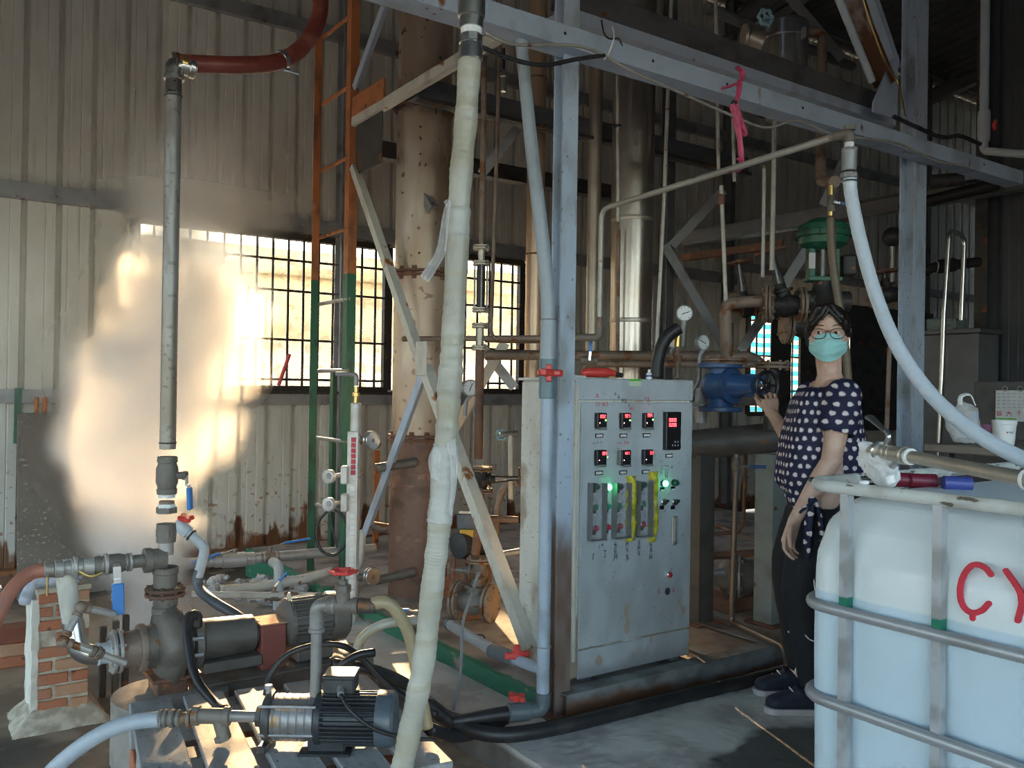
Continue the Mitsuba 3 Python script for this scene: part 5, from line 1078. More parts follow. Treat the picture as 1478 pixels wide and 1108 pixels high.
tv[:, 0] -= w * .016 * (1 - np.exp(-((((tv[:, 1] - BY0 + BDY / 2) % BDY) - BDY / 2) / .035) ** 2)) 
tv[:, 0] += w * .006 * (np.sin(tv[:, 2] * 9 + tv[:, 1] * 4))
def tank_col(p, n, uv):
    full = smoothstep(.722, .714, p.z + .004 * noise(p.y * 9, p.x * 9, 0))
    c = mix((.67, .715, .705), (.50, .605, .665), full)
    return mix(c, (.50, .56, .58), .35 * smoothstep(.60, .78, fbm(p.y * 9, p.x * 9, p.z * 7, 4)))
mat('tank_plastic', tank_col, .38)
part(ibc, 'bottle', trimesh.Trimesh(tv, tf, process=False), 'tank_plastic', True)
def loop(z, off, r=.095, n=8):
    x0, x1, y0, y1 = XI - off, XI1 + off, YI0 - off, YI1 + off; out = []
    for cx, cy, g0 in ((x0 + r, y1 - r, 90), (x0 + r, y0 + r, 180), (x1 - r, y0 + r, 270), (x1 - r, y1 - r, 0)):
        for g in (np.linspace(0, 90, n) + g0)[::1]: out.append(V(cx + r * math.cos(math.radians(g)), cy + r * math.sin(math.radians(g)), z))
    return out + [out[0]]
mat('cage_steel', worn((.40, .41, .42), (.25, .25, .245), RUST, 10, .5, .06), .42, .45)
def cage_top(p, n, uv):
    c = mix((.56, .57, .53), (.44, .43, .39), smoothstep(.4, .7, fbm(p.x * 14, p.y * 14, p.z * 14, 4)))
    return mix(c, (.14, .11, .085), smoothstep(.60, .68, fbm(p.x * 40, p.y * 26, p.z * 60, 4)))
mat('cage_top_rail', cage_top, .5)
def stadium_tube(pts, a, b, matname, name):
    return part(ibc, name, tube(pts, 1.0, 12, 0, flat=(a, b)), matname, 50)
stadium_tube(loop(zt_, .012), .012, .016, 'cage_top_rail', 'top_rail')
for z in zr: stadium_tube(loop(z, .018), .014, .015, 'cage_steel', 'rail')
def cage_bar_col(p, n, uv):
    c = mix((.42, .43, .44), (.28, .28, .275), smoothstep(.4, .7, fbm(p.x * 14, p.y * 14, p.z * 14, 4)))
    return mix(c, (.015, .17, .105), smoothstep(.72, .715, p.z) * smoothstep(.665, .68, p.z))
mat('cage_bar', cage_bar_col, .42, .35)
for k in range(5):
    y = BY0 - k * BDY; part(ibc, 'upright', bar(V(XI - .004, y, .02), V(XI - .004, y, zt_ - .005), rectP(.022, .026), V(1, 0, 0)), 'cage_bar', False)
for k in range(3):
    x = XI + .45 + k * .28; part(ibc, 'upright', bar(V(x, YI1 + .004, .02), V(x, YI1 + .004, zt_ - .005), rectP(.026, .022), V(1, 0, 0)), 'cage_steel', False)
part(ibc, 'pallet', box(V(XI, YI0, Z0), V(XI1, YI1, .02), .01), 'cage_steel', False)
# red letters
Xp = XI + .018
mat('red_paint', worn((.58, .02, .045), (.45, .02, .035), None, 30, .6), .5)
def lp2(px, py): q = onX(px, py, Xp); return (-q[1], q[2])
cc = [lp2(x, y) for x, y in ((1437, 827), (1428, 817), (1414, 813), (1402, 822), (1394, 840), (1393, 860), (1399, 875), (1411, 882), (1424, 879), (1434, 869))]
oL, aL = V(Xp - .018, 0, 0), V(0, -1, 0)
def letter(lines, w_): 
    return stroke([[tuple(q) for q in spline(np.array([(x, y, 0) for x, y in l]), 5)[:, :2]] for l in lines], w_, oL, aL, UP, .006)
part(ibc, 'painted_letter', letter([cc, [lp2(1411, 884), lp2(1411, 890)]], .0125), 'red_paint', False)
part(ibc, 'painted_letter', letter([[lp2(1459, 822), lp2(1478, 850), lp2(1482, 870)], [lp2(1482, 870), lp2(1476, 893)], [lp2(1482, 868), lp2(1505, 825)]], .0125), 'red_paint', False)
# pipe on top of the tank
P0, P1 = at(1268, 650, 2.24), at(1500, 695, 1.70)
pdv = (P1 - P0); Lp = np.linalg.norm(pdv); pdv /= Lp
tp_ = thing('filling_pipe', 'stainless filling pipe with cam coupling lying over the white tank', 'pipe')
part(tp_, 'pipe', tube([P0 + pdv * .09, P1], .0155, 18, 0), 'dull_stainless')
part(tp_, 'elbow', bent([P0 + pdv * .03, P0 - pdv * .03, P0 - pdv * .03 - UP * .07], .019, .03, 16), 'dull_stainless')
part(tp_, 'cam_coupling', ringset(P0, pdv, .0165, [(.001, .061, .98), (0, .012, 1.35), (.012, .04, 1.15), (.040, .046, 1.0), (.045, .062, 1.2)]), 'dull_stainless')
part(tp_, 'coupling', ringset(P0, pdv, .0165, [(.062, .10, 1.15), (.10, .118, 1.4), (.116, .13, 1.2)]), 'dull_stainless')
for s in (.128, .512): part(tp_, 'seal_tape', disc(P0 + pdv * s, pdv, .0205 if s < .2 else .022, .012), 'white_tape')
part(tp_, 'union', ringset(P0, pdv, .0165, [(.524, .55, 1.35), (.55, .556, 1.1), (.555, .61, 1.3)]), 'dull_stainless')
e = np.cross(pdv, UP)
part(tp_, 'cam_lever', cat_(tube([P0 + pdv * .025 + UP * .012, P0 + pdv * .045 + UP * .04, P0 + pdv * .03 + UP * .055], .0065, 10, 4)), 'chrome')
part(tp_, 'lever_grip', tube([P0 + pdv * .03 + UP * .052, P0 - pdv * .03 + UP * .075 - F_ * .01, P0 - pdv * .055 + UP * .083 - F_ * .015], [.006, .009, .011], 10, 3, flat=(1.3, .7)), 'chrome')
part(tp_, 'cam_ring', torus(P0 + pdv * .006, pdv, .0215, .005, 20, 8), 'chrome')
part(tp_, 'valve_stem', tube([P0 + pdv * .09 - UP * .012, P0 + pdv * .06 - UP * .035, P0 + pdv * .05 - UP * .055], .0075, 10, 4), 'galvanised')
bagm = m3.Manifold.batch_hull([m3.Manifold.sphere(r, 18).translate((P0 + pdv * a + UP * b + F_ * c).tolist()) for a, b, c, r in ((-.055, .0, 0, .022), (-.06, -.035, 0, .022), (-.03, -.02, .0, .026), (.035, -.045, 0, .028), (.03, -.085, .0, .020), (.075, -.06, 0, .015))]).refine_to_length(.008).to_mesh()
bg = trimesh.Trimesh(np.array(bagm.vert_properties[:, :3]), np.array(bagm.tri_verts), process=False); bg.merge_vertices()
bg.vertices += bg.vertex_normals * ((np.abs(meshkit.fbm(bg.vertices * 42, 3) - .5)[:, None] * 2 - .35) * .016)
solo('plastic_bag', bg, 'bag_white', 'crumpled white plastic bag tied round the elbow of the filling pipe', 'bag', smooth=True); mat('bag_white', worn((.78, .78, .77), (.62, .63, .63), None, 30, .6), .4)
part(tp_, 'white_plug', lathe([(0, .013), (.003, .015), (.02, .013), (.022, .010)], at(1282, 686, 2.13), V(.2, -.4, -1), 14), 'white_plastic')
q = at(1247, 697, 2.14); solo('round_plug', lathe([(0, .012), (.006, .012), (.008, .010)], V(q[0], q[1], zt_ + .017), UP, 16), 'white_plastic', 'small white cap lying on the top rail of the tank', 'cap')
solo('black_strap', obox(at(1226, 690, 2.45), V(.75, -.66, .07), V(.66, .75, 0), UP, .11, .022, .006), 'black_plastic', 'flat black bar behind the top corner of the tank cage', 'bar', smooth=False)
for i, (x0, x1, y0, y1, d, m, lab) in enumerate(((1290, 1312, 689, 701, 2.42, 'red_dark', 'small dark red tin left on the tank top'), (1315, 1350, 687, 701, 2.40, 'red_dark', 'wider dark red tin in the middle of the tank top'), (1363, 1400, 685, 702, 2.34, 'blue_ink', 'dark blue tin right of the red ones on the tank top'))):
    a, b = at(x0, y1, d), at(x1, y0, d); c = (a + b) / 2
    solo('tin', lathe([(-.5, .9), (-.48, 1), (.48, 1), (.5, .9)] * np.array([np.linalg.norm(b - a) * .95, .020]), V(c[0], c[1], zt_ - .0), V(.72, -.69, 0), 16), m, lab, 'tin')
mat('red_dark', (.20, .02, .04), .4)
c = at(1440, 706, 2.0); part(ibc, 'lid', lathe([(0, .10), (.02, .10), (.032, .085), (.036, .02)], V(2.52, .82, zt_ - .022), UP, 30), 'bag_white')

# ================================================================ TABLE AND THINGS AT THE RIGHT
tz = 1.04
tb = thing('work_table', 'dark work table behind the white tank at the right edge', 'table')
part(tb, 'tabletop', box(V(3.22, .7, tz - .03), V(4.3, 1.84, tz), .004), 'table_wood', False); mat('table_wood', worn((.20, .16, .13), (.10, .085, .07), None, 6, .7), .6)
for x in (3.28, 4.24):
    for y in (.76, 1.78): part(tb, 'leg', bar(V(x, y, 0), V(x, y, tz - .03), rectP(.04, .04)), 'dark_steel', False)
q = at(1449, 640, 3.35); q = V(q[0], q[1], tz)
bk = thing('bucket', 'white plastic bucket with small print standing on the work table', 'bucket')
part(bk, 'body', lathe([(0, .034), (.003, .036), (.078, .042), (.08, .044), (.088, .044), (.09, .045), (.094, .045), (.095, .041), (.09, .040), (.006, .034)], q, UP, 28), 'white_plastic')
part(bk, 'print', stroke([[(.010, 0), (.010, .007)], [(.014, .007), (.018, 0)], [(.022, 0), (.022, .007), (.026, .007)]], .0016, q + V(0, 0, .045) - F_ * .0405 - R_ * .012, R_, UP, .001), 'ink_black', False); part(bk, 'red_dot', disc(q + V(0, 0, .049) - F_ * .0400 - R_ * .010, -F_, .0035, .001, n=10), 'ink_red')
bgp = at(1388, 655, 3.3)
bagm = m3.Manifold.batch_hull([m3.Manifold.sphere(r, 18).translate((V(bgp[0], bgp[1], tz) + R_ * a + UP * b).tolist()) for a, b, r in ((-.02, .03, .025), (.06, .03, .025), (-.05, .10, .02), (.04, .13, .02), (.0, .16, .012))]).refine_to_length(.012).to_mesh()
bg = trimesh.Trimesh(np.array(bagm.vert_properties[:, :3]), np.array(bagm.tri_verts), process=False); bg.merge_vertices(); bg.vertices += bg.vertex_normals * ((np.abs(meshkit.fbm(bg.vertices * 30, 3) - .5)[:, None] * 2 - .35) * .022)
t = thing('carrier_bag', 'translucent plastic carrier bag standing on the work table', 'bag'); part(t, 'body', bg, 'thin_film', True)
part(t, 'handle', tube([V(bgp[0], bgp[1], tz) + R_ * a + UP * b for a, b in ((-.01, .15), (-.005, .185), (.03, .19), (.05, .15))], .005, 8, 6, flat=(2, .6)), 'bag_white', True)
for px, py, m, lab, r, h in ((1407, 612, 'blue_plastic', 'blue capped clear bottle beside the carrier bag', .014, .10), (1422, 618, 'pink_plastic', 'pink plastic cup between the bottle and the bucket', .022, .07)):
    q = at(px, py, 3.55); q = V(q[0], q[1], tz)
    if m == 'blue_plastic':
        t = thing('bottle', lab, 'bottle'); part(t, 'body', lathe([(0, r*1.4), (.06, r*1.4), (.085, r*.7), (.09, r*.7)], q, UP, 16), 'thin_film'); part(t, 'cap', lathe([(.088, r), (.115, r), (.117, r*.8)], q, UP, 16), m)
    else: solo('cup', lathe([(0, r*.8), (h, r), (h, r*.9), (.005, r*.7)], q, UP, 18), m, lab, 'cup')
mat('pink_plastic', (.30, .10, .20), .4)
cb = thing('dark_cupboard', 'dark grey cupboard with the calendar on its side at the right edge', 'cupboard')
part(cb, 'body', box(V(5.0, 1.0, 0), V(5.5, 2.56, 1.31), .008), 'dark_panel2', False); mat('dark_panel2', worn((.105, .10, .095), (.06, .055, .05), None, 6, .6), .6)
for y in (1.5, 2.0): part(cb, 'seam', box(V(4.994, y, .05), V(5.0, y + .012, 1.29), .001), 'dark_steel', False)
XC = 4.985
cl = thing('calendar', 'paper calendar with dates and red characters hanging at the right edge', 'calendar')
a0, a1 = onX(1437, 563, XC), onX(1492, 609, XC)
part(cl, 'sheet', box(V(XC - .0, a1[1], a1[2]), V(XC + .006, a0[1], a0[2]), .0005), 'paper', False); mat('paper', (.62, .63, .63), .7)
part(cl, 'hanger', cat_(torus(V(XC, a0[1] - .05, a0[2] + .008), V(1, 0, 0), .014, .0025, 14, 5)), 'galvanised'); part(cl, 'hanger', torus(V(XC, a0[1] - .13, a0[2] + .008), V(1, 0, 0), .014, .0025, 14, 5), 'galvanised')
def cstroke(L, px, py, h, m):
    q = onX(px, py, XC - .002); part(cl, 'print', stroke([[((x - .5) * h, (y - .5) * h) for x, y in l] for l in L], h * .12, V(XC - .0002, q[1], q[2]), V(0, -1, 0), UP, .0012), m, False)
H_HUI = [[(.1, .95), (.9, .95), (.9, .05), (.1, .05), (.1, .95)], [(.32, .68), (.68, .68), (.68, .32), (.32, .32), (.32, .68)]]
H_DA = [[(.05, .62), (.95, .62)], [(.5, 1), (.5, .62), (.08, .03)], [(.5, .62), (.95, .03)]]
H_QIAN = [[(.75, 1), (.25, .88)], [(.05, .58), (.95, .58)], [(.5, .92), (.5, 0)]]
cstroke(H_HUI, 1442, 596.5, .026, 'ink_red'); cstroke(H_DA, 1456, 596.5, .030, 'ink_red'); cstroke(H_QIAN, 1471, 596.5, .028, 'ink_red')
for r in range(5):
    for c_ in range(6):
        px = 1441 + c_ * 7.5; q = onX(px, 568 + r * 5, XC); part(cl, 'date', box(V(XC - .001, q[1] - .008, q[2] - .002), V(XC, q[1] + .008, q[2] + .002), 0), 'grey_ink', False)
mat('grey_ink', (.30, .31, .33), .7); q = onX(1450, 604, XC); part(cl, 'green_line', box(V(XC - .001, q[1] - .06, q[2] - .004), V(XC, q[1] + .05, q[2] + .004), 0), 'sticker_green', False)
# partition and cupboard in the dark
pt = struct('wall_partition')
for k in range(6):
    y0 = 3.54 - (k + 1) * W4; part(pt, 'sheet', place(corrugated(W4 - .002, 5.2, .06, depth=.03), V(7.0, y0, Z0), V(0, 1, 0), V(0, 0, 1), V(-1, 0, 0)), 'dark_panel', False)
part(pt, 'post', bar(V(6.97, 3.5, Z0), V(6.97, 3.5, 5.2), HP(.1, .1)), 'dark_steel', False)
t = thing('grey_cupboard', 'grey sheet steel cupboard under the pipes behind the right column', 'cupboard')
part(t, 'body', box(V(6.62, 3.36, 0), V(6.93, 3.80, 1.70), .006), 'cupboard_grey', False); part(t, 'top_ledge', box(V(6.58, 3.33, 1.70), V(6.94, 3.84, 1.735), .004), 'dark_galvanised', False); mat('cupboard_grey', worn((.19, .195, .20), (.12, .12, .12), None, 5, .5), .55)
q = at(1345, 455, 6.6); solo('plastic_sheet_bundle', lumpy(box(V(6.64, 3.55, 1.735), V(6.85, 3.78, 1.83), .01), .03, 14, 3, .02), 'film_green', 'crumpled greenish film bundle on the grey cupboard', 'bundle'); mat('film_green', (.22, .28, .27), .4)
DU = 5.4
solo('steel_u_tube', bent([V(at(1355, 660, DU)[0], at(1355, 660, DU)[1], 0), at(1355, 660, DU), at(1362, 470, DU), at(1370, 332, DU), at(1392, 341, DU + .1), at(1388, 462, DU + .1)], .0155, .06, 12), 'bright_stainless', 'thin shiny inverted U tube right of the right column', 'pipe')
t = thing('dark_pipe', 'dark pipe with thick coupling right of the right column', 'pipe')
dpp = [at(1322, 412, 6.2), at(1327, 395, 6.2), at(1345, 386, 6.2), at(1412, 378, 6.3)]
part(t, 'pipe', bent(dpp, .036, .08, 14), 'dark_cast'); part(t, 'coupling', tube([at(1352, 385, 6.2), at(1376, 382, 6.25)], .050, 14, 0), 'dark_cast'); part(t, 'ring', torus(at(1350, 385.5, 6.2), R_, .046, .006, 18, 6), 'galvanised')
solo('dark_pipe', tube([at(1300, 300, 6.9), at(1440, 265, 6.4)], .045, 14, 0), 'dark_cast', 'thick dark pipe lying on the long galvanised beam', 'pipe')
q = at(1392, 258, 6.4); solo('pipe_stub', cyl(q, q + UP * .0 - R_ * .2 + F_ * .1, .05, 16), 'dark_steel', 'open pipe stub just under the overhead beam at right', 'pipe')
t = thing('pvc_valve_pipe', 'pale grey plastic pipe with red valve handle, top right corner', 'pipe')
DQ = 5.5; q = at(1421, 100, DQ); q0_ = V(q[0], q[1], 0); qz = lambda py: at(1421, py, DQ)[2]
part(t, 'pipe', lathe([(qz(165), .027), (qz(-40), .027)], q0_, UP, 16), 'light_blue_grey'); part(t, 'valve_body', lathe([(qz(206), .03), (qz(200), .038), (qz(165), .038), (qz(160), .034)], q0_, UP, 16), 'light_blue_grey')
star_handle(t, at(1432, 181, DQ - .05), R_ - F_ * .5, .045); part(t, 'outlet', bent([V(q[0], q[1], qz(200)), V(q[0], q[1], qz(218)), at(1510, 225, DQ - .4)], .025, .06, 14), 'light_blue_grey')

# ================================================================ CLEAR HOSE, SLANTED PIPE AND WIRES ON THE BEAM
XP = 2.75
sl0, sl1 = onX(868, 302, XP), onX(1208, 196, XP); sb = V(sl0[0], sl0[1], onX(863, 487, XP)[2])
t = thing('slanted_pipe', 'long grey pipe rising toward the camera to the clear hose fitting', 'pipe')
part(t, 'pipe', bent([sb, V(sl0[0], sl0[1], sl0[2]), sl1], .0135, .06, 14), 'pale_pipe'); mat('pale_pipe', worn((.48, .46, .41), (.30, .28, .24), RUST, 14, .6, .15), .42, .4)
part(t, 'lower_run', bent([sb + UP * .1, sb, sb + V(-.12, .18, -.0), sb + V(-.6, .9, 0)], .014, .05, 12), 'rusty_pipe'); part(t, 'elbow', bent([sb + UP * .05, sb, sb + V(-.06, .09, 0)], .019, .04, 14), 'pump_iron')
part(t, 'coupling', ringset(sb + V(-.10, .15, 0), V(-.55, .83, 0), .017, [(0, .03, 1.3), (.03, .08, 1.6), (.08, .1, 1.2)]), 'rusty_pipe')
DC = (sl1 - EYE) @ F_
hc = at(1226, 200, DC - .03); h0 = V(hc[0], hc[1], 0); hz_ = lambda py: at(1226, py, DC - .03)[2]
part(t, 'end_elbow', cat_(bent([sl1 - (sl1 - sl0) * .01, V(hc[0], hc[1], hz_(192)), V(hc[0], hc[1], hz_(206))], .019, .03, 14), cyl(V(hc[0], hc[1], hz_(188)), V(hc[0], hc[1], hz_(182)), .021, 8)), 'pump_iron')
ch = thing('clear_hose', 'milky clear hose sweeping down from the slanted pipe to the right edge', 'hose')
part(ch, 'seal_tape', lathe([(hz_(215), .017), (hz_(204), .017)], h0, UP, 16), 'white_tape'); part(ch, 'coupling', lathe([(hz_(247), .024), (hz_(246), .026), (hz_(220), .026), (hz_(218), .029), (hz_(214), .027), (hz_(213), .02)], h0, UP, 18), 'galvanised')
part(ch, 'nut', lathe([(hz_(258), .024), (hz_(257), .030), (hz_(250), .030), (hz_(249), .024)], h0, UP, 8), 'galvanised'); part(ch, 'clamp', torus(V(hc[0], hc[1], hz_(262)), UP, .0255, .004, 18, 6), 'chrome')
part(ch, 'hose', tube([at(1226, 252, DC - .03), at(1229, 285, DC - .03), at(1243, 352, DC - .06), at(1262, 420, DC - .12), at(1286, 482, DC - .2), at(1312, 528, DC - .27), at(1346, 572, DC - .36), at(1388, 610, DC - .46), at(1436, 642, DC - .56), at(1490, 668, DC - .66), at(1550, 690, DC - .76)], .0235, 18), 'milky_hose', True)
mat('milky_hose', worn((.60, .67, .74), (.52, .58, .63), None, 6, .5), .3)
def wire(name, label, pts, r, m, cat='wire'): return solo(name, tube(pts, r, 7, 6), m, label, cat, smooth=True)
DW = lambda px: 2.40 / ray(px, 100)[1]
W_ = lambda px, py: onY(px, py, 2.40)
wire('grey_wire', 'long grey wire sagging along below the pale blue overhead beam', [W_(700, 48), W_(742, 64), W_(830, 66), W_(872, 80), W_(912, 103), W_(985, 135), W_(1050, 164), W_(1105, 184), W_(1150, 174), W_(1195, 192), W_(1240, 199), W_(1300, 208), W_(1350, 232), W_(1400, 240)], .006, 'pale_pipe')
wire('black_cable', 'black cable looping below the left end of the overhead beam', [W_(690, 66), W_(740, 86), W_(785, 94), W_(830, 86), W_(872, 80)], .008, 'black_rubber', 'cable')
wire('cable_tie', 'white cable tie hanging from the overhead beam at the wire', [onY(884, 38, 2.46), W_(886, 55), W_(879, 76), W_(872, 86)], .003, 'white_tape', 'cable tie')
wire('wire_loop', 'dark wire loop round the overhead beam', [onY(868, 30, 2.46), W_(872, 48), W_(880, 56), W_(893, 56), W_(898, 66)], .003, 'black_rubber')
wire('yellow_wire', 'thin yellowish wire hanging from the rusted brace over the right column', [onY(1246, 0, YF), onY(1255, 30, YF), onY(1278, 90, YF), onY(1296, 120, YF), onY(1307, 168, YF - .06)], .005, 'brass')
wire('black_cable', 'black cable lying on top of the overhead beam at the right column', [onY(1290, 168, 2.46), onY(1320, 182, 2.45), onY(1360, 198, 2.45), onY(1385, 196, 2.45), onY(1415, 208, 2.45)], .011, 'black_rubber', 'cable')
# pink ribbon
rb = thing('pink_ribbon', 'bundle of pink plastic ribbon tied round the overhead beam', 'ribbon')
mat('pink_film', worn((.66, .10, .20), (.45, .05, .12), None, 30, .6), .35)
for pts in ([(1064, 97), (1071, 104), (1070, 116), (1060, 122), (1044, 127)], [(1068, 115), (1066, 135), (1061, 150)], [(1056, 150), (1062, 175), (1068, 205), (1071, 238)], [(1060, 150), (1070, 178), (1075, 195), (1066, 190), (1058, 160)], [(1058, 152), (1066, 188), (1070, 230)], [(1062, 150), (1064, 170), (1072, 190)], [(1066, 228), (1072, 236), (1066, 246), (1054, 245)]):
    part(rb, 'strand', tube([W_(x, y) for x, y in pts], .0125, 8, 6, flat=(1.2, .45)), 'pink_film', True)
part(rb, 'knot', ball(W_(1060, 149), .014, 2, (1.1, 1, .8)), 'black_plastic')
# ================================================================ PIPES, VALVES AND VESSELS BEHIND THE CABINET
def pipe(label, pts, r, m='rusty_pipe', name='pipe', rad=.08, n=12): return solo(name, bent(pts, r, rad, n), m, label, 'pipe')
def pts_(D, *xy): return [at(x, y, D) for x, y in xy]
def gate_valve(name, label, c, axis, r, wheel_c, wr, m='dark_cast', wm='rust', cat='valve'):
    """Flanged valve body round c on the axis, stem up to the hand wheel."""
    c = np.asarray(c, float); d = np.asarray(axis, float) / np.linalg.norm(axis); w = np.asarray(wheel_c, float); st = (w - c) / np.linalg.norm(w - c)
    t = thing(name, label, cat)
    part(t, 'body', cat_(lathe([(-r*1.5, r*.9), (-r*.8, r*.95), (0, r*1.25), (r*.8, r*.95), (r*1.5, r*.9)], c, d, 20), lathe([(0, r*.95), (r*1.2, r*.8), (r*1.25, r*1.15), (r*1.5, r*1.15), (r*1.55, r*.6), (r*2.1, r*.45)], c, st, 16)), m)
    for s in (-1, 1): part(t, 'flange', flange_mesh(c + d * s * r * 1.6, d, r * 1.75, r * .28, 6, r * .1), 'rusty_pipe')
    part(t, 'stem', tube([c + st * r * 1.8, w + st * r * .4], r * .16, 8, 0), 'galvanised'); y = np.cross(st, d)
    for s in (-1, 1): part(t, 'yoke_arm', tube([c + st * r * 1.5 + d * s * r * .5, w - st * r * .2 + d * s * r * .15], r * .14, 6, 0), m)
    part(t, 'hand_wheel', handwheel(w, st, wr, wr * .09, 5), wm)
    return t
# sight glass column right of the wrapped hose
DS = 4.2
sx = lambda px, py: at(px, py, DS)
sg = thing('sight_glass_column', 'flanged sight glass pipe column right of the wrapped hose', 'pipe')
s0 = sx(694, 430); S0 = V(s0[0], s0[1], 0); szz = lambda py: sx(694, py)[2]
part(sg, 'upper_pipe', lathe([(szz(360), .014), (szz(80), .014)], S0, UP, 12), 'rusty_pipe')
for py in (357, 380, 447, 470, 502): part(sg, 'flange', flange_mesh(V(S0[0], S0[1], szz(py)), UP, .042, .009, 6, .004), 'dull_stainless')
part(sg, 'glass_tube', lathe([(szz(445), .020), (szz(382), .020)], S0, UP, 16), 'dark_cast')
for k in range(3): part(sg, 'tie_rod', cyl(V(S0[0] + .035 * math.cos(2.1 * k), S0[1] + .035 * math.sin(2.1 * k), szz(448)), V(S0[0] + .035 * math.cos(2.1 * k), S0[1] + .035 * math.sin(2.1 * k), szz(380)), .004, 6), 'galvanised')
part(sg, 'neck', lathe([(szz(502), .016), (szz(470), .018)], S0, UP, 14), 'dull_stainless'); part(sg, 'neck', lathe([(szz(380), .016), (szz(358), .018)], S0, UP, 14), 'dull_stainless')
part(sg, 'lower_pipe', lathe([(szz(662), .021), (szz(505), .021)], S0, UP, 14), 'rust')
gate_valve('gate_valve', 'dark flanged gate valve under the sight glass column', sx(694, 692), UP, .033, sx(750, 690), .05)
pipe('rusty pipe dropping from the gate valve to the pump behind the wrapped hose', pts_(DS, (693, 712), (690, 770), (686, 800)), .022, 'rust')
gate_valve('gate_valve', 'lower rusty flanged valve on the plinth left of the cabinet', sx(692, 825), UP, .036, sx(655, 822), .05, 'pump_iron')
pipe('thin tarnished pipe right of the sight glass column', pts_(4.4, (723, 20), (716, 250), (708, 490), (745, 490)), .010, 'rusty_pipe')
pipe('thin dark pipe with small clear cup hanging below the platform', pts_(4.3, (727, 70), (727, 100)), .008, 'dark_cast')
q = at(727, 112, 4.3); solo('sample_cup', lathe([(-.07, .012), (-.065, .014), (0, .014), (.005, .02), (.02, .02), (.025, .01)], q, UP, 14), 'bright_stainless', 'small shiny sample cup below the upper rail near the blue column', 'cup')
def gauge(label, px, py, D, r, ndir=None, stem=None, needle=.6):
    c = at(px, py, D); nrm = -F_ if ndir is None else ndir / np.linalg.norm(ndir); a, b, d = frame(nrm)
    t = thing('pressure_gauge', label, 'gauge')
    part(t, 'case', lathe([(-r*.55, r*.85), (-r*.5, r), (.0, r), (r*.06, r*1.04), (r*.12, r*.98), (r*.1, r*.9), (r*.05, r*.88)], c, d, 30), 'galvanised')
    part(t, 'dial', lathe([(r*.0, r*.9), (r*.06, r*.9)], c, d, 30), 'dial_white')
    e = math.cos(needle) * a + math.sin(needle) * b
    part(t, 'needle', obox(c + d * r * .09 + e * r * .12, e, np.cross(d, e), d, r*.5, r*.05, r*.012, .0003), 'ink_black', False)
    for k in range(9):
        g = -.8 + k * .59; e2 = math.cos(g) * a + math.sin(g) * b; part(t, 'mark', obox(c + d * r * .065 + e2 * r * .75, e2, np.cross(d, e2), d, r*.09, r*.025, r*.006, 0), 'ink_black', False)
    if stem is not None: part(t, 'stem', tube([c - UP * r * .95] + [at(x, y, D) for x, y in stem], .011, 10, 4), 'galvanised')
    return t
mat('dial_white', (.72, .74, .74), .35)
gauge('upper white pressure gauge above the cabinet, needle pointing right', 988, 452, 4.3, .040, -F_ * .9 - R_ * .1, [(986, 480), (985, 500)], .35)
gauge('right pressure gauge above the cabinet in a dark case', 1015, 494, 4.3, .040, -F_ * .8 + R_ * .5, [(1010, 515), (1009, 540), (1007, 552), (998, 567)], 2.8)
gauge('lower left pressure gauge half behind the black corrugated hose', 972, 491, 4.5, .040, -F_, [(968, 510)], 2.9)
gauge('dark pressure gauge behind the wrapped hose', 679, 560, 4.6, .045, -F_ + R_ * .4, [(673, 580), (671, 600)], 1.2)
P_ = spline(pts_(4.2, (948, 545), (949, 525), (955, 500), (965, 484), (980, 473)), 12)
solo('corrugated_hose', tube(P_, [.030 * (1 + .09 * (k % 2)) for k in range(len(P_))], 16, 0), 'black_rubber', 'black corrugated hose rising behind the cabinet', 'hose', smooth=True)
t = thing('standpipe', 'short bright pipe with fittings between the upper gauges', 'pipe'); part(t, 'pipe', tube(pts_(4.25, (978, 482), (978, 545)), .013, 12, 0), 'rusty_pipe'); part(t, 'fitting', tube(pts_(4.25, (978, 484), (978, 500)), .019, 12, 0), 'brass'); part(t, 'fitting', tube(pts_(4.25, (978, 512), (978, 522)), .022, 6, 0), 'rust')
# manifolds
pipe('upper rusty manifold pipe running behind the columns', [at(700, 512, 4.7), at(1082, 514, 4.7), at(1098, 522, 4.7), at(1099, 545, 4.7)], .027)
pipe('lower rusty manifold pipe just above the cabinet', [at(838, 536, 4.6), at(846, 525, 4.6), at(1105, 526, 4.6)], .018)
pipe('rusty bent pipe left of the cabinet top', [at(700, 490, 4.5), at(752, 492, 4.5), at(822, 490, 4.4)], .014)
t = thing('lever_valve', 'ball valve with blue lever standing up behind the cabinet top', 'valve'); ball_valve(t, at(850, 520, 4.4), R_, .02, UP + R_ * .05, .12, -F_, name='body')
solo('riser_rod', tube(pts_(4.85, (893, 330), (891, 545)), .010, 8, 0), 'rusty_pipe', 'thin rusty riser in front of the stainless column', 'pipe')
solo('riser_rod', tube(pts_(4.4, (891, 75), (892, 320)), .009, 8, 0), 'pale_pipe', 'thin pale rod with clamp right of the grey riser', 'rod')
q = at(892, 182, 4.4); solo('rod_clamp', cat_(torus(q, UP, .014, .006, 14, 6), obox(q - R_ * .018, R_, F_, UP, .012, .008, .008)), 'black_plastic', 'black clamp on the thin pale rod', 'clamp')
solo('riser_rod', tube(pts_(4.5, (969, 0), (958, 300), (947, 520)), .010, 8, 0), 'pale_pipe', 'thin slanting rod right of the stainless column', 'rod')
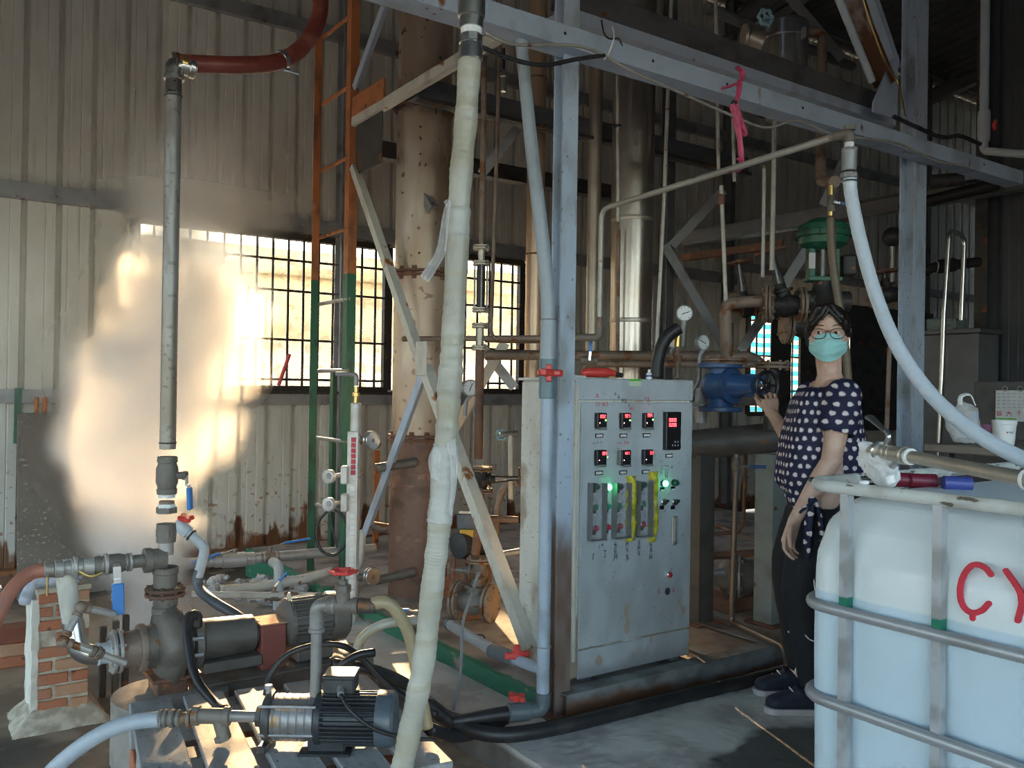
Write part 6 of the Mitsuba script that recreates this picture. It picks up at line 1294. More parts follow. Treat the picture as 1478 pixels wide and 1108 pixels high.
for i, (a, b, r, lab) in enumerate((((1033, -10), (1037, 245), .010, 'left hanging rod above the valve wheels'), ((1056, 85), (1060, 262), .010, 'short hanging rod behind the pink ribbon'), ((1041, 268), (1048, 440), .011, 'leaning rod above the left valve'), ((1118, 175), (1114, 390), .013, 'right hanging rod beside the upper valve wheel'), ((1103, 240), (1101, 400), .010, 'thin rod left of the right hanging rod'))):
    solo('hanging_rod', tube(pts_(4.5, a, b), r, 8, 0), 'pale_pipe', lab, 'rod')
q = at(1041, 290, 4.5); solo('rod_joint', lathe([(-.02, .012), (.0, .02), (.03, .016), (.035, .01)], q, UP, 10), 'rust', 'rusty joint at the head of the leaning rod', 'joint')
q = at(962, 400, 5.85); t = thing('steel_column', 'slim dark steel column behind the diagonal braces right of the stainless column', 'column'); part(t, 'shaft', bar(V(q[0], q[1], .06), V(q[0], q[1], 4.6), HP(.07, .07, .007), V(0, 1, 0)), 'dark_galvanised', False)
# X bracing in the dark
for i, (a, b, D, m, lab) in enumerate((((965, 350), (1060, 512), 5.75, 'galvanised_dim', 'diagonal brace falling right above the gauges'), ((965, 350), (1040, 270), 5.8, 'galvanised_dim', 'diagonal brace rising right of the stainless column'), ((1170, 365), (1075, 510), 5.4, 'galvanised_dim', 'diagonal brace behind the green actuator'), ((735, 498), (662, 622), 5.2, 'cream_paint', 'bright diagonal brace behind the wrapped hose'), ((700, 495), (748, 555), 5.3, 'galvanised', 'short diagonal brace crossing left of the cabinet'), ((1260, 160), (1195, 300), 5.2, 'galvanised_dim', 'diagonal brace below the overhead beam left of the right column'), ((1060, 60), (1235, -60), 6.0, 'dark_galvanised', 'dark brace under the roof above the stainless vessel'), ((1145, -10), (1222, 80), 5.2, 'galvanised_dim', 'brace falling right behind the stainless vessel'), ((690, 245), (742, 180), 5.2, 'galvanised', 'upper short brace right of the wrapped hose'))):
    solo('brace', bar(at(*a, D), at(*b, D), LP(.06, .06, .006), F_), m, lab, 'brace', smooth=False)
solo('rear_beam', bar(at(985, 345, 6.6), at(1240, 300, 5.9), CP(.06, .10, .006)), 'galvanised_dim', 'galvanised beam behind the green actuator', 'beam', smooth=False)
solo('rear_beam', bar(at(985, 372, 6.3), at(1130, 352, 5.9), rectP(.05, .05)), 'rust', 'rusty bar under the galvanised rear beam', 'beam', smooth=False)
# valve pair with hand wheels
DVv = 4.5
e0 = at(1047, 438, DVv)
pipe('rusty elbow pipe rising to the valve pair', [at(1050, 540, DVv), e0 - V(0, 0, 0), at(1098, 434, DVv)], .031, 'rusty_pipe', 'elbow_pipe', .05, 16)
def vflange(px, py, D, r, ax_, lab): return solo('pipe_flange', flange_mesh(at(px, py, D), ax_, r, .013, 8, .005), 'rusty_pipe', lab, 'flange')
vflange(1110, 437, DVv, .098, R_ - F_ * .35, 'large round flange at the right end of the elbow pipe')
vflange(1058, 444, DVv + .15, .085, R_ * .6 - F_ * .6, 'round flange behind the rusty elbow')
gate_valve('gate_valve', 'black gate valve with upper brown hand wheel above the blue valve', at(1132, 440, DVv + .1), R_ - F_ * .1, .055, at(1113, 362, DVv + .1), .082)
gate_valve('gate_valve', 'black gate valve with lower brown hand wheel left of the large flange', at(1075, 445, DVv + .35), R_ - F_ * .3, .045, at(1066, 379, DVv + .35), .078)
# blue valves
t = thing('blue_valve', 'blue cast globe valve with black hand wheel that the woman turns', 'valve')
bl0, bl1 = at(1040, 557, 4.1), at(1088, 556, 3.95); bdv = (bl1 - bl0) / np.linalg.norm(bl1 - bl0)
mat('blue_cast', worn((.035, .09, .22), (.05, .06, .08), RUST, 12, .6, .12), .4)
part(t, 'body', cat_(lathe([(-.08, .05), (-.05, .075), (0, .09), (.05, .075), (.055, .085), (.075, .085), (.08, .06), (.16, .045), (.20, .04)], bl0, bdv, 24), lathe([(-.10, .055), (.0, .07), (.095, .06)], bl0, UP, 20)), 'blue_cast')
part(t, 'flange', disc(bl0 + UP * .085, UP, .105, .022), 'blue_cast'); part(t, 'flange', flange_mesh(at(1046, 522, 4.1), UP, .105, .012, 8, .005), 'rusty_pipe'); part(t, 'flange', disc(bl0 - UP * .12, UP, .10, .022), 'blue_cast')
for s in (-1, 1): part(t, 'yoke_arm', tube([bl0 + bdv * .15 + UP * s * .045, bl1 + bdv * .06 + UP * s * .035], .010, 8, 0), 'blue_cast')
WHC = at(1107, 556, 3.80); wax = -F_ * .9 + R_ * .42; wax /= np.linalg.norm(wax); WHR = .060
part(t, 'stem', tube([bl0, bl1 + bdv * .05, WHC], .010, 8, 0), 'galvanised'); part(t, 'hand_wheel', handwheel(WHC, wax, WHR, .0085, 5), 'black_plastic')
vflange(1115, 527, 4.2, .085, UP, 'horizontal flange right of the blue valve')
pipe('dark pipe below the right flange', pts_(4.2, (1114, 530), (1112, 620)), .035, 'dark_cast')
gate_valve('dark_valve', 'dark round valve behind the woman at the window', at(1160, 470, 4.9), R_, .06, at(1190, 440, 4.9), .07)
# green actuator
t = thing('control_valve', 'green pneumatic control valve with round diaphragm head above the woman', 'valve')
ga = at(1188, 345, 4.6); mat('green_cast', worn((.02, .13, .07), (.03, .06, .045), None, 12, .6), .4)
part(t, 'diaphragm_case', lathe([(-.075, .07), (-.05, .125), (-.015, .13), (-.012, .145), (.012, .145), (.015, .13), (.05, .125), (.085, .06), (.09, .03)], ga + UP * .02, UP, 32), 'green_cast')
for k in range(12): part(t, 'bolt', cyl(ga + V(.138 * math.cos(k * .5236), .138 * math.sin(k * .5236), .0), ga + V(.138 * math.cos(k * .5236), .138 * math.sin(k * .5236), .042), .008, 6), 'dark_cast')
for s in (-1, 1): part(t, 'yoke', obox(ga + R_ * s * .065 - UP * .135, R_, F_, UP, .018, .03, .085, .006), 'green_cast', False)
part(t, 'name_plate', obox(ga - R_ * .068 - F_ * .033 - UP * .12, R_, F_, UP, .017, .004, .042, .002), 'tag_white', False)
part(t, 'lower_plate', obox(ga - UP * .215, R_, F_, UP, .09, .05, .012, .004), 'green_cast', False); part(t, 'stem', cyl(ga - UP * .24, ga, .012, 10), 'galvanised')
part(t, 'valve_body', cat_(lathe([(-.36, .06), (-.33, .085), (-.29, .06), (-.25, .05), (-.22, .05)], ga, UP, 20), tube([ga - UP * .33 - R_ * .14, ga - UP * .33 + R_ * .14], .055, 16, 0)), 'dark_cast'); part(t, 'positioner', obox(ga + R_ * .135 - UP * .14, R_, F_, UP, .035, .04, .055, .01), 'dark_cast', False)
t = thing('braided_hose', 'brown braided hose with small blue valve hanging in front of the green control valve', 'hose')
part(t, 'hose', tube(pts_(4.0, (1199, 312), (1200, 350), (1205, 400), (1213, 450), (1222, 520), (1226, 600)), .019, 12), 'amber_dark', True); mat('amber_dark', worn((.17, .13, .085), (.10, .08, .06), None, 20, .7), .45)
part(t, 'pipe', tube(pts_(4.0, (1199, 268), (1199, 315)), .014, 12, 0), 'brass'); ball_valve(t, at(1200, 294, 4.0), UP, .018, R_ - UP * .2, .07, -F_, 'blue_cast', name='valve')
# top right vessel
vq = at(1132, 100, 5.0); V0_ = V(vq[0], vq[1], 0); vz_ = lambda py: at(1132, py, 5.0)[2]
t = thing('stainless_vessel', 'polished stainless vessel above the overhead beam', 'vessel')
part(t, 'shell', lathe([(vz_(178), .02), (vz_(172), .10), (vz_(150), .128), (vz_(60), .128), (vz_(58), .134), (vz_(38), .134), (vz_(34), .12), (vz_(31), .03)], V0_, UP, 36), 'bright_stainless')
part(t, 'skirt_flange', torus(V(vq[0], vq[1], vz_(158)), UP, .15, .016, 32, 8), 'dark_steel')
for k, (px, py) in enumerate(((1108, 38), (1160, 48))): part(t, 'lid_clamp', obox(at(px, py, 4.86), R_, F_, UP, .012, .02, .03, .004), 'galvanised', False)
part(t, 'nozzle', tube(pts_(4.9, (1100, 62), (1080, 55)), .06, 18, 0), 'dull_stainless'); part(t, 'nozzle_cap', disc(at(1077, 54, 4.88), -R_, .075, .02), 'dull_stainless')
pipe('elbow pipe falling from the stainless vessel to the braided hose', [at(1160, 46, 5.0), at(1187, 46, 5.0), at(1184, 262, 4.6), at(1205, 262, 4.2)], .028, 'rusty_pipe', 'elbow_pipe', .07, 14)
for i, (px, py, lab) in enumerate(((1105, 25, 'pale blue star hand wheel above the stainless vessel'), (1107, 150, 'pale blue star hand wheel below the overhead beam'), (724, 627, 'small pale blue star hand wheel left of the cabinet'))):
    D = (4.7, 4.7, 4.3)[i]; c = at(px, py, D); t = thing('star_wheel', lab, 'hand wheel'); part(t, 'rim', handwheel(c, -F_ + .3 * R_, (.040, .034, .024)[i], (.010, .009, .007)[i], 3, .14), 'pale_blue'); part(t, 'stem', cyl(c, c + (F_ - .3 * R_) * .08, .008, 8), 'galvanised')
mat('pale_blue', (.24, .40, .46), .4)
pipe('dark pipe running behind the overhead beam to the upper right', [onY(1020, 12, 3.3), onY(1230, 96, 3.3)], .030, 'dark_galvanised')
pipe('white thin pipe below the small star hand wheel', pts_(4.3, (737, 627), (737, 720)), .013, 'cream_paint'); pipe('stub pipe of the small star hand wheel', pts_(4.3, (726, 627), (748, 625)), .014, 'pump_iron')
# heat exchanger on two posts
HX0, HX1 = at(930, 648, 4.35), at(1150, 628, 4.35)
t = thing('horizontal_vessel', 'dark horizontal steel pipe vessel behind the cabinet and the woman', 'vessel')
part(t, 'shell', tube([HX0, HX1], .074, 26, 0), 'dark_vessel'); mat('dark_vessel', worn((.11, .098, .088), (.065, .055, .05), RUST, 9, .6, .15), .55, .2)
part(t, 'nozzle', tube(pts_(4.3, (1012, 610), (1012, 560)), .03, 14, 0), 'galvanised'); part(t, 'nozzle_flange', flange_mesh(at(1012, 585, 4.3), UP, .06, .011, 6), 'galvanised')
for i, (px, w, lab, m) in enumerate(((1010, .052, 'dark post under the horizontal vessel beside the cabinet', 'dark_post'), (1113, .055, 'pale green grey post under the horizontal vessel behind the woman', 'pale_post'))):
    q = at(px, 700, 4.35); t = thing('support_post', lab, 'post'); part(t, 'shaft', bar(V(q[0], q[1], .07), V(q[0], q[1], at(px, 655, 4.35)[2]), rectP(w * 2, w * 2), V(1, 0, 0)), m, False); part(t, 'base_plate', box(V(q[0] - .09, q[1] - .09, .07), V(q[0] + .09, q[1] + .09, .082)), 'rust', False)
mat('dark_post', worn((.085, .09, .085), (.05, .05, .045), RUST, 8, .6, .1), .6); mat('pale_post', worn((.26, .29, .27), (.16, .17, .155), RUST, 9, .6, .08), .55)
t = thing('drain_line', 'brown pipe with blue lever valve below the horizontal vessel, shiny at its foot', 'pipe')
dl0 = pts_(4.2, (1063, 655), (1056, 898), (1135, 935), (1142, 985))
part(t, 'pipe', bent([dl0[0], dl0[1], at(1132, 933, 3.75), at(1141, 990, 3.72)], .0145, .03, 12), 'drain_steel'); mat('drain_steel', worn((.22, .18, .15), (.12, .10, .085), None, 10, .6), .3, .6)
ball_valve(t, at(1062, 672, 4.2), UP, .019, R_, .12, R_ * .3 - F_, 'blue_cast', name='valve')
pipe('thin brown pipe right of the drain line', pts_(4.6, (1076, 652), (1073, 755), (1066, 768), (1020, 770)), .010, 'rust')
pipe('thin slanting pipe low behind the support posts', [at(1020, 752, 4.8), at(1100, 783, 4.5)], .008, 'rusty_pipe')
# small pumps in the dark
t = thing('feed_pump', 'dark flanged pump low between the support posts', 'pump'); q = at(1068, 832, 4.7)
part(t, 'body', cat_(lathe([(-.12, .05), (-.08, .10), (.0, .11), (.05, .09), (.2, .07), (.22, .02)], q, R_ * .8 + F_ * .4, 24)), 'pump_iron'); part(t, 'flange', flange_mesh(q - R_ * .02 - F_ * .03, R_ - F_ * .3, .12, .014, 8), 'grey_pipe'); part(t, 'suction', tube(pts_(4.65, (1025, 828), (1058, 824)), .025, 12, 0), 'galvanised'); part(t, 'base', box(V(q[0] - .2, q[1] - .1, .07), V(q[0] + .2, q[1] + .12, q[2] - .09), .006), 'rust', False)
for y_ in (800, 862, 880): pipe('rusty floor pipe behind the support posts, %s' % {800: 'highest of three', 862: 'middle of three', 880: 'lowest of three'}[y_], [at(1000, y_ + 4, 4.9), at(1110, y_ - 4, 4.9)], .022, 'rust')
t = thing('small_motor', 'small dark motor with orange yellow terminal plate behind the wrapped hose', 'motor'); q = at(680, 765, 4.4)
part(t, 'body', lathe([(-.09, .03), (-.085, .065), (.085, .065), (.09, .03)], q - UP * .07, R_ * .7 + F_ * .7, 24), 'motor_dark'); part(t, 'terminal_box', obox(q + UP * .05, R_, F_, UP, .07, .05, .04, .006), 'fan_blue', False); part(t, 'terminal_plate', obox(q - F_ * .053 - UP * .01, R_, F_, UP, .055, .006, .022, .002), 'yellow_paint', False); mat('yellow_paint', worn((.62, .36, .04), (.35, .20, .05), None, 12, .6), .5)
part(t, 'foot', box(V(q[0] - .08, q[1] - .08, .07), V(q[0] + .08, q[1] + .08, q[2] - .13), .005), 'rust', False)
q = onZ(672, 862, .07); solo('terracotta_block', lumpy(box(V(q[0] - .1, q[1], .07), V(q[0] + .1, q[1] + .12, .18), .005), .005, 20, 4), 'brick', 'terracotta block on the plinth behind the wrapped hose', 'block')
gate_valve('gate_valve', 'round dark pump valve at the foot of the plinth pipe left of the cabinet', at(684, 868, 3.95), R_ - F_ * .4, .05, at(690, 832, 3.95), .03, 'pump_iron')
pipe('tan bent pipe left of the cabinet', pts_(4.6, (716, 770), (718, 720), (738, 690), (748, 700)), .018, 'rusty_pipe'); pipe('rusty horizontal pipe left of the cabinet', pts_(4.5, (705, 748), (748, 750)), .018, 'rusty_pipe')
pipe('lower rusty pipe left of the cabinet', pts_(4.5, (655, 812), (750, 795)), .016, 'pale_pipe')
pipe('short rusty elbow beside the tower base', [at(535, 770, 4.9), at(533, 758, 4.9), at(560, 762, 4.9)], .026, 'rusty_pipe')
pipe('tan riser left of the tower base', pts_(5.0, (524, 765), (520, 815), (505, 830)), .020, 'cream_paint')
solo('orange_strip', box(onY(541, 650, 5.6), onY(546, 815, 5.6) + V(0, .02, 0), .002), 'orange_rust', 'thin orange strip standing left of the tower', 'strip', smooth=False)
# valve and hand wheel right of the clear hose
gate_valve('gate_valve', 'dark valve with flat hand wheel left of the right column', at(1280, 425, 5.6), R_, .05, at(1276, 392, 5.6), .10)
t = thing('float_chamber', 'dark round float chamber on a thin pipe left of the right column', 'vessel'); q = at(1288, 342, 5.8); part(t, 'body', ball(q, .065, 3), 'dark_cast'); part(t, 'pipe', cyl(q - UP * .05, q - UP * .4, .014, 10), 'pale_pipe')
solo('rust_pipe_post', tube(pts_(4.6, (1284, 500), (1279, 640)), .012, 8, 0), 'rusty_pipe', 'thin rusty vertical pipe left of the right column', 'pipe')
# ================================================================ THE WOMAN AT THE VALVE
base = at(1180, 1012, 3.43); base = V(base[0], base[1], 0.0)
pf = -R_ * .995 + F_ * .02; pf /= np.linalg.norm(pf); pl = np.cross(UP, pf)
def B(f, l, z): return base + pf * f + pl * l + UP * z
def chain(*pts):
    """Hull of consecutive spheres: pts are (point, radius)."""
    return [m3.Manifold.batch_hull([m3.Manifold.sphere(a[1], 20).translate(np.asarray(a[0]).tolist()), m3.Manifold.sphere(b[1], 20).translate(np.asarray(b[0]).tolist())]) for a, b in zip(pts[:-1], pts[1:])]
def hull(*pts): return m3.Manifold.batch_hull([m3.Manifold.sphere(r, 20).translate(np.asarray(p).tolist()) for p, r in pts])
def union(ms): return m3.Manifold.batch_boolean(ms, m3.OpType.Add)
def skin(ms, step=.012, it=8):
    m = (union(ms) if isinstance(ms, list) else ms).refine_to_length(step).to_mesh(); t = trimesh.Trimesh(np.array(m.vert_properties[:, :3], float), np.array(m.tri_verts), process=False); t.merge_vertices()
    if it: trimesh.smoothing.filter_taubin(t, iterations=it)
    return t
wm = thing('person', 'woman in navy heart print blouse, glasses and face mask gripping a black valve wheel', 'person')
def skin_col(p, n, uv): return mix((.60, .395, .30), (.53, .32, .235), smoothstep(.35, .7, fbm(p.x * 22, p.y * 22, p.z * 22, 3)))
mat('skin', skin_col, .5)
# head
HC = B(-.022, .0, 1.462); hf = -F_ * .94 - R_ * .34; hf /= np.linalg.norm(hf); hl = np.cross(UP, hf)
def Hd(x, y, z): return HC + hl * x + hf * y + UP * z
def ell(x, y, z, a, b, c, n=40):
    m = m3.Manifold.sphere(1, n).scale((a, b, c)); M = np.zeros((3, 4)); M[:, 0], M[:, 1], M[:, 2], M[:, 3] = hl, hf, UP, Hd(x, y, z); return m.transform(M.tolist())
head = [ell(0, -.012, .028, .073, .092, .084), hull((Hd(0, .058, -.088), .020), (Hd(.042, .012, -.062), .024), (Hd(-.042, .012, -.062), .024), (Hd(.040, .050, -.022), .030), (Hd(-.040, .050, -.022), .030), (Hd(0, .058, .045), .034), (Hd(0, -.03, -.02), .06)),
        hull((Hd(0, .090, .006), .007), (Hd(0, .101, -.026), .010), (Hd(.011, .088, -.032), .008), (Hd(-.011, .088, -.032), .008))]
for s in (-1, 1): head += [hull((Hd(s * .074, -.012, .012), .010), (Hd(s * .078, -.020, .018), .009), (Hd(s * .072, -.010, -.022), .008))]
neck = chain((Hd(0, -.022, -.06), .052), (B(-.03, 0, 1.30), .046), (B(-.035, 0, 1.23), .07))
torso = [hull((B(-.03, .12, 1.235), .05), (B(-.03, -.12, 1.235), .05), (B(.0, .08, 1.10), .085), (B(.0, -.08, 1.10), .085)), hull((B(0, .08, 1.10), .085), (B(0, -.08, 1.10), .085), (B(0, .08, .85), .09), (B(0, -.08, .85), .09))]
SLJ, ELJ, WLJ = B(-.03, .155, 1.222), B(.026, .192, .975), B(.150, .172, .755)
armL = chain((SLJ, .048), (SLJ * .5 + ELJ * .5, .043), (ELJ, .037), (ELJ * .72 + WLJ * .28, .038), (WLJ, .024))
SRJ, ERJ, WRJ = B(-.01, -.155, 1.222), at(1152, 652, 3.62), at(1114, 596, 3.765)
armR = chain((SRJ, .048), (ERJ, .037), (ERJ * .7 + WRJ * .3, .037), (WRJ, .024))
def hand(W, K, wd, bend, curl, sgn):
    """Palm from the wrist W to the knuckles K, fingers side by side along wd, curling towards bend."""
    hd_ = (K - W) / np.linalg.norm(K - W); wd = wd - hd_ * np.dot(wd, hd_); wd /= np.linalg.norm(wd); bend = bend - hd_ * np.dot(bend, hd_) - wd * np.dot(bend, wd); bend /= np.linalg.norm(bend)
    ms = [hull((W, .021), (W + wd * .012, .018), (W - wd * .012, .018), (K + wd * .031, .010), (K - wd * .029, .010), (K, .0125))]
    for i, (o, L) in enumerate(((.030, .070), (.010, .078), (-.010, .073), (-.029, .058))):
        p, r, pts = K + wd * o - hd_ * .004 * abs(i - 1), .0088 - .0005 * i, []
        pts.append((p - hd_ * .012, r + .001)); g = curl[0]
        for seg, (fr, dg) in enumerate(((.45, curl[1]), (.31, curl[2]), (.24, 0))):
            p = p + (hd_ * math.cos(g) + bend * math.sin(g)) * L * fr; pts.append((p, r - .0011 * (seg + 1))); g += dg
        ms += chain(*pts)
    t0 = W + hd_ * .028 + wd * sgn * .022 + bend * .006; t1 = t0 + wd * sgn * .020 + hd_ * .026 + bend * .014; t2 = t1 + hd_ * .026 + wd * sgn * .002 + bend * .012; t3 = t2 + hd_ * .02 - wd * sgn * .006 + bend * .008
    return ms + chain((t0, .013), (t1, .0105), (t2, .009), (t3, .0075))
KL = B(.176, .172, .668)
handL = hand(WLJ, KL, pf * .75 + pl * .6, -pf * .8 - pl * .35, (.35, .55, .45), 1)
KR = WHC - UP * (WHR + .008) - F_ * .02 - R_ * -.006
handR = hand(WRJ, KR, R_, F_, (.25, 1.2, .9), -1)
AL, AR = B(.055, .10, .085), B(.045, -.10, .085)
KNL, KNR = B(.105, .095, .47), B(.085, -.095, .47)
ank = chain((AL + UP * .09, .037), (AL - UP * .03, .034), (AL + pf * .07 - UP * .05, .03)) + chain((AR + UP * .09, .037), (AR - UP * .03, .034), (AR + pf * .07 - UP * .05, .03))
legs = chain((B(0, .08, .85), .09), (KNL, .05), (AL + UP * .09, .037)) + chain((B(0, -.08, .85), .09), (KNR, .05), (AR + UP * .09, .037))
part(wm, 'body', skin(head + neck + torso + armL + armR + ank + legs + handL + handR, .0055, 6), 'skin', True)
# face
mat('eye_white', (.72, .70, .68), .25); mat('eye_dark', (.02, .014, .012), .15); mat('hair', worn((.012, .008, .007), (.03, .017, .012), None, 60, .8), .38)
for s in (-1, 1):
    e = part(wm, 'eye', ball(Hd(s * .032, .0785, .003), .0125, 3, (1, 1, .62)), 'eye_white', True); part(e, 'iris', ball(Hd(s * .032 - .002, .0845, .003), .0074, 2), 'eye_dark', True)
    part(wm, 'eyelid', tube([Hd(s * .047, .077, .004), Hd(s * .038, .088, .0095), Hd(s * .028, .0895, .009), Hd(s * .018, .084, .003)], .0034, 8, 5), 'skin', True)
    part(wm, 'eyebrow', tube([Hd(s * .054, .073, .027), Hd(s * .038, .088, .032), Hd(s * .018, .0925, .027)], [.0016, .0028, .0022], 6, 5, flat=(1, .7)), 'hair', True)
# hair: a cap open at the face, a fringe and side locks
cap = ell(0, -.018, .034, .083, .100, .090) - ell(0, .085, -.035, .066, .075, .088) - ell(0, .01, -.10, .09, .13, .078)
locks = chain((Hd(-.035, .072, .098), .018), (Hd(-.062, .058, .05), .016), (Hd(-.076, .036, .0), .013), (Hd(-.074, .028, -.045), .008)) + chain((Hd(.01, .068, .104), .018), (Hd(.045, .073, .064), .014), (Hd(.068, .05, .028), .012), (Hd(.076, .028, -.005), .009))
locks += chain((Hd(-.01, .074, .10), .018), (Hd(-.03, .083, .066), .012), (Hd(-.055, .072, .035), .009)) + chain((Hd(.0, .078, .098), .014), (Hd(.022, .088, .07), .009), (Hd(.045, .084, .042), .006)) + chain((Hd(-.004, .08, .094), .012), (Hd(-.012, .092, .07), .006), (Hd(-.022, .094, .052), .004))
locks += chain((Hd(0, -.09, .0), .05), (Hd(0, -.10, -.045), .035), (Hd(0, -.085, -.09), .022))
hm = skin([cap] + locks, .006, 4); hm.vertices += hm.vertex_normals * ((meshkit.fbm(np.stack([hm.vertices @ hl * 130, hm.vertices @ hf * 60, hm.vertices[:, 2] * 18], 1), 3)[:, None] - .5) * .005)
part(wm, 'hair', hm, 'hair', True)
# mask
gu, gv = np.meshgrid(np.linspace(-1, 1, 41), np.linspace(0, 1, 31), indexing='ij')
top = -.001 - .016 * np.abs(gu) ** 1.5; bot = -.112 + .045 * gu ** 2; zz = top * (1 - gv) + bot * gv
yy = .114 - .055 * gu ** 2 - .030 * np.clip(gv - .45, 0, 1) ** 1.6 * 2 - .012 * (1 - gv) ** 2 + .006 * np.exp(-(gu / .2) ** 2) * np.exp(-((gv - .18) / .2) ** 2) + .0022 * np.sin(gv * 3 * 2 * np.pi + gu * .8) + .003 * (meshkit.fbm(np.stack([gu * 2.2, gv * 3, gu * 0], -1), 3, 4) - .5) * 2
out = HC + hl * (.070 * gu)[..., None] + hf * yy[..., None] + UP * zz[..., None]; inn = out - hf * .0025
i, j = np.meshgrid(np.arange(40), np.arange(30), indexing='ij'); q = np.stack([i*31+j, (i+1)*31+j, (i+1)*31+j+1, i*31+j+1], -1).reshape(-1, 4)
vv = np.vstack([out.reshape(-1, 3), inn.reshape(-1, 3)]); N_k = 41 * 31
mk = part(wm, 'face_mask', trimesh.Trimesh(vv, np.vstack([q[:, [0, 2, 1]], q[:, [0, 3, 2]], q[:, [0, 1, 2]] + N_k, q[:, [0, 2, 3]] + N_k]), process=False), 'mask_blue', True, label='pale turquoise pleated face mask')
mat('mask_blue', worn((.34, .66, .64), (.28, .56, .55), None, 30, .5), .7)
for s in (-1, 1): part(mk, 'ear_loop', tube([Hd(s * .069, .058, -.02), Hd(s * .077, .02, -.012), Hd(s * .082, -.02, .012), Hd(s * .078, .0, -.035), Hd(s * .067, .056, -.062)], .0014, 6, 6), 'white_plastic', True)
# glasses
g = np.linspace(0, 2 * np.pi, 33)
gl = part(wm, 'glasses', cat_(tube([Hd(-.0085, .109, .003), Hd(0, .113, .006), Hd(.0085, .109, .003)], .0015, 6, 4)), 'frame_dark', True, label='dark oval wire framed glasses'); mat('frame_dark', (.035, .025, .03), .3, .4)
for s in (-1, 1):
    ring = [Hd(s * .035 + .0265 * math.copysign(abs(math.cos(a)) ** .8, math.cos(a)), .111 - .18 * abs(s * .035 + .0265 * math.cos(a)) + .004, -.004 + .0195 * math.copysign(abs(math.sin(a)) ** .85, math.sin(a))) for a in g]
    part(gl, 'rim', tube(ring, .0014, 6, 0), 'frame_dark', True); part(gl, 'temple', tube([Hd(s * .062, .103, .002), Hd(s * .075, .06, .006), Hd(s * .080, -.01, .014)], .0014, 6, 5), 'frame_dark', True)
# blouse
def heart_col(p, n, uv):
    dx, dy = p.x - float(base[0]), p.y - float(base[1]); s = dr.atan2(dx * float(pl[0]) + dy * float(pl[1]), dx * float(pf[0]) + dy * float(pf[1])) * 5.0 + 300; t = p.z * 29 + 40
    row = dr.floor(t); s = s + .5 * (row - 2 * dr.floor(row / 2)); col = dr.floor(s)
    a = (cell_rand(col, row, 3) - .5) * 3.4
    x = (s - col - .5) * 2 + (cell_rand(col, row, 1) - .5) * .35; y = (t - row - .5) * 2 + (cell_rand(col, row, 2) - .5) * .35
    u, v = (x * dr.cos(a) - y * dr.sin(a)) * 2.3, (x * dr.sin(a) + y * dr.cos(a)) * 2.1 + .12
    k = u * u + v * v - 1; h = k * k * k - u * u * v * v * v
    return mix((.66, .58, .57), (.010, .011, .042), smoothstep(-.05, .12, h))
mat('blouse', heart_col, .75)
sh_ = [hull((B(-.035, .125, 1.215), .046), (B(-.035, -.125, 1.215), .046), (B(.03, .06, 1.17), .075), (B(.03, -.06, 1.17), .075), (B(-.04, .06, 1.17), .08), (B(-.04, -.06, 1.17), .08)),
       hull((B(.03, .06, 1.17), .078), (B(.03, -.06, 1.17), .078), (B(-.04, .06, 1.17), .085), (B(-.04, -.06, 1.17), .085), (B(.055, .06, 1.02), .09), (B(.055, -.06, 1.02), .09), (B(-.055, .06, 1.0), .095), (B(-.055, -.06, 1.0), .095)),
       hull((B(.055, .06, 1.02), .09), (B(.055, -.06, 1.02), .09), (B(-.055, .06, 1.0), .095), (B(-.055, -.06, 1.0), .095), (B(.075, .06, .90), .082), (B(.075, -.06, .90), .082), (B(-.055, .07, .88), .09), (B(-.055, -.07, .88), .09))]
slv = hull((SLJ, .058), (SLJ * .55 + ELJ * .45, .070)) - hull((SLJ * .38 + ELJ * .62 + V(0, 0, -.012), .066), (ELJ, .07))
slr = hull((SRJ, .058), (SRJ * .55 + ERJ * .45, .070)) - hull((SRJ * .38 + ERJ * .62 + V(0, 0, -.012), .066), (ERJ, .07))
cut = m3.Manifold.sphere(.105, 40).scale((1, 1, .62)).translate(B(.012, 0, 1.315).tolist())
bl = skin(union(sh_ + [slv, slr]) - cut, .010, 6)
d_ = meshkit.fbm(np.stack([bl.vertices @ pf * 13, bl.vertices @ pl * 13, bl.vertices[:, 2] * 5], 1), 3, 2)[:, None] - .5
bl.vertices += bl.vertex_normals * (.004 + d_ * .020)
bs = part(wm, 'blouse', bl, 'blouse', True, label='loose navy blouse with pale heart print')
hem = skin([hull((B(.09, .07, .865), .055), (B(.06, -.07, .865), .06), (B(-.07, .07, .85), .07), (B(-.07, -.07, .85), .07), (B(.085, .07, .82), .05), (B(-.07, .07, .79), .066), (B(-.07, -.07, .79), .066), (B(.07, -.07, .82), .05))], .012, 4)
hem.vertices += hem.vertex_normals * ((meshkit.fbm(np.stack([hem.vertices @ pf * 22, hem.vertices @ pl * 22, hem.vertices[:, 2] * 4], 1), 3, 5)[:, None] - .4) * .022)
part(bs, 'hem', hem, 'blouse', True)
for k, pts in enumerate((((1170, 722), (1169, 740), (1166, 765), (1165, 790), (1165, 806)), ((1176, 720), (1183, 745), (1186, 770), (1184, 790)), ((1172, 724), (1162, 732), (1154, 740)))):
    part(bs, 'tie', tube([at(x, y, 3.235) for x, y in pts], ([.012, .016, .018, .014, .006] if k < 2 else [.012, .014, .008]), 10, 6, flat=(1.15, .5)), 'blouse', True)
part(bs, 'knot', ball(at(1172, 722, 3.235), .02, 2, (1, .8, 1)), 'blouse', True)
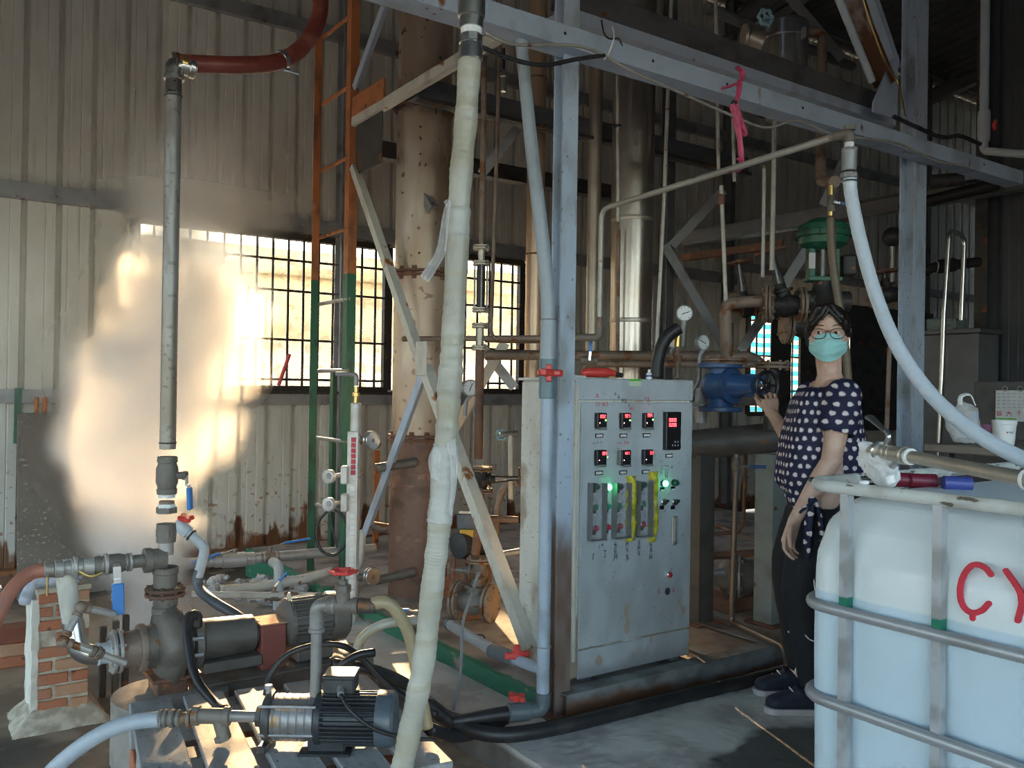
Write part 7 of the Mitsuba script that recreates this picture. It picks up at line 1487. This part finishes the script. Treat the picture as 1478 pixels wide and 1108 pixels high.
# trousers
mat('black_cloth', (.011, .0115, .014), .8)
tr = [hull((B(.04, .07, .87), .075), (B(.03, -.07, .87), .075), (B(-.05, .08, .86), .08), (B(-.05, -.08, .86), .08), (B(.03, .085, .72), .085), (B(.02, -.085, .72), .085), (B(-.04, .08, .74), .088), (B(-.04, -.08, .74), .088))]
tr += chain((B(.02, .09, .72), .105), (B(.08, .095, .56), .088), (KNL, .072), (B(.075, .10, .30), .066), (AL + UP * .05, .056)) + chain((B(.01, -.09, .72), .105), (B(.07, -.095, .56), .088), (KNR, .072), (B(.06, -.10, .30), .064), (AR + UP * .06, .054))
tm_ = skin(tr, .014, 6); tm_.vertices += tm_.vertex_normals * ((meshkit.fbm(tm_.vertices * V(16, 16, 8), 3, 3)[:, None] - .5) * .010)
ts = part(wm, 'trousers', tm_, 'black_cloth', True, label='black trousers with thin white piping')
for pts in (((1172, 800), (1174, 830), (1178, 868)), ((1137, 911), (1146, 915), (1158, 914), (1162, 914)), ((1162, 916), (1168, 922), (1178, 926), (1188, 927)), ((1146, 935), (1150, 955), (1147, 972))):
    D_ = 3.43 - .10 - .072 if pts[0][0] != 1146 and pts[0][0] != 1137 else 3.43 - .06
    part(ts, 'piping', tube([at(x, y, D_) for x, y in pts], .0026, 6, 5), 'white_tape', True)
# shoes
mat('navy_shoe', (.016, .020, .035), .7); mat('shoe_sole', (.42, .40, .40), .6)
for s, A_k in ((1, AL), (-1, AR)):
    g0_ = V(A_k[0], A_k[1], 0)
    up_ = skin([hull((g0_ - pf * .045 + UP * .055, .034), (g0_ - pf * .045 + UP * .035, .034), (g0_ + pf * .05 + UP * .07, .034), (g0_ + pf * .05 + UP * .04, .036)), hull((g0_ + pf * .05 + UP * .068, .032), (g0_ + pf * .05 + UP * .04, .036), (g0_ + pf * .15 + UP * .038, .028), (g0_ + pf * .14 + UP * .036 + pl * .012, .028))], .008, 6)
    so_ = lambda o, z0, z1: trimesh.creation.extrude_polygon(LineString([(-.05, 0), (.05, .002), (.145, .006)]).buffer(.040 + o), z1 - z0, engine='earcut')
    sole = place(so_(0, 0, .022), g0_ + UP * .002, pf, pl, UP)
    shoe = part(wm, 'shoe', up_, 'navy_shoe', True); part(shoe, 'sole', sole, 'shoe_sole', 40)
    for k in range(3): part(shoe, 'lace', tube([g0_ + pf * (.06 + .02 * k) + pl * .024 + UP * (.100 - .012 * k), g0_ + pf * (.066 + .02 * k) + UP * (.106 - .012 * k), g0_ + pf * (.06 + .02 * k) - pl * .024 + UP * (.100 - .012 * k)], .0028, 6, 4), 'white_tape' if k == 1 else 'navy_shoe', True)
finish()
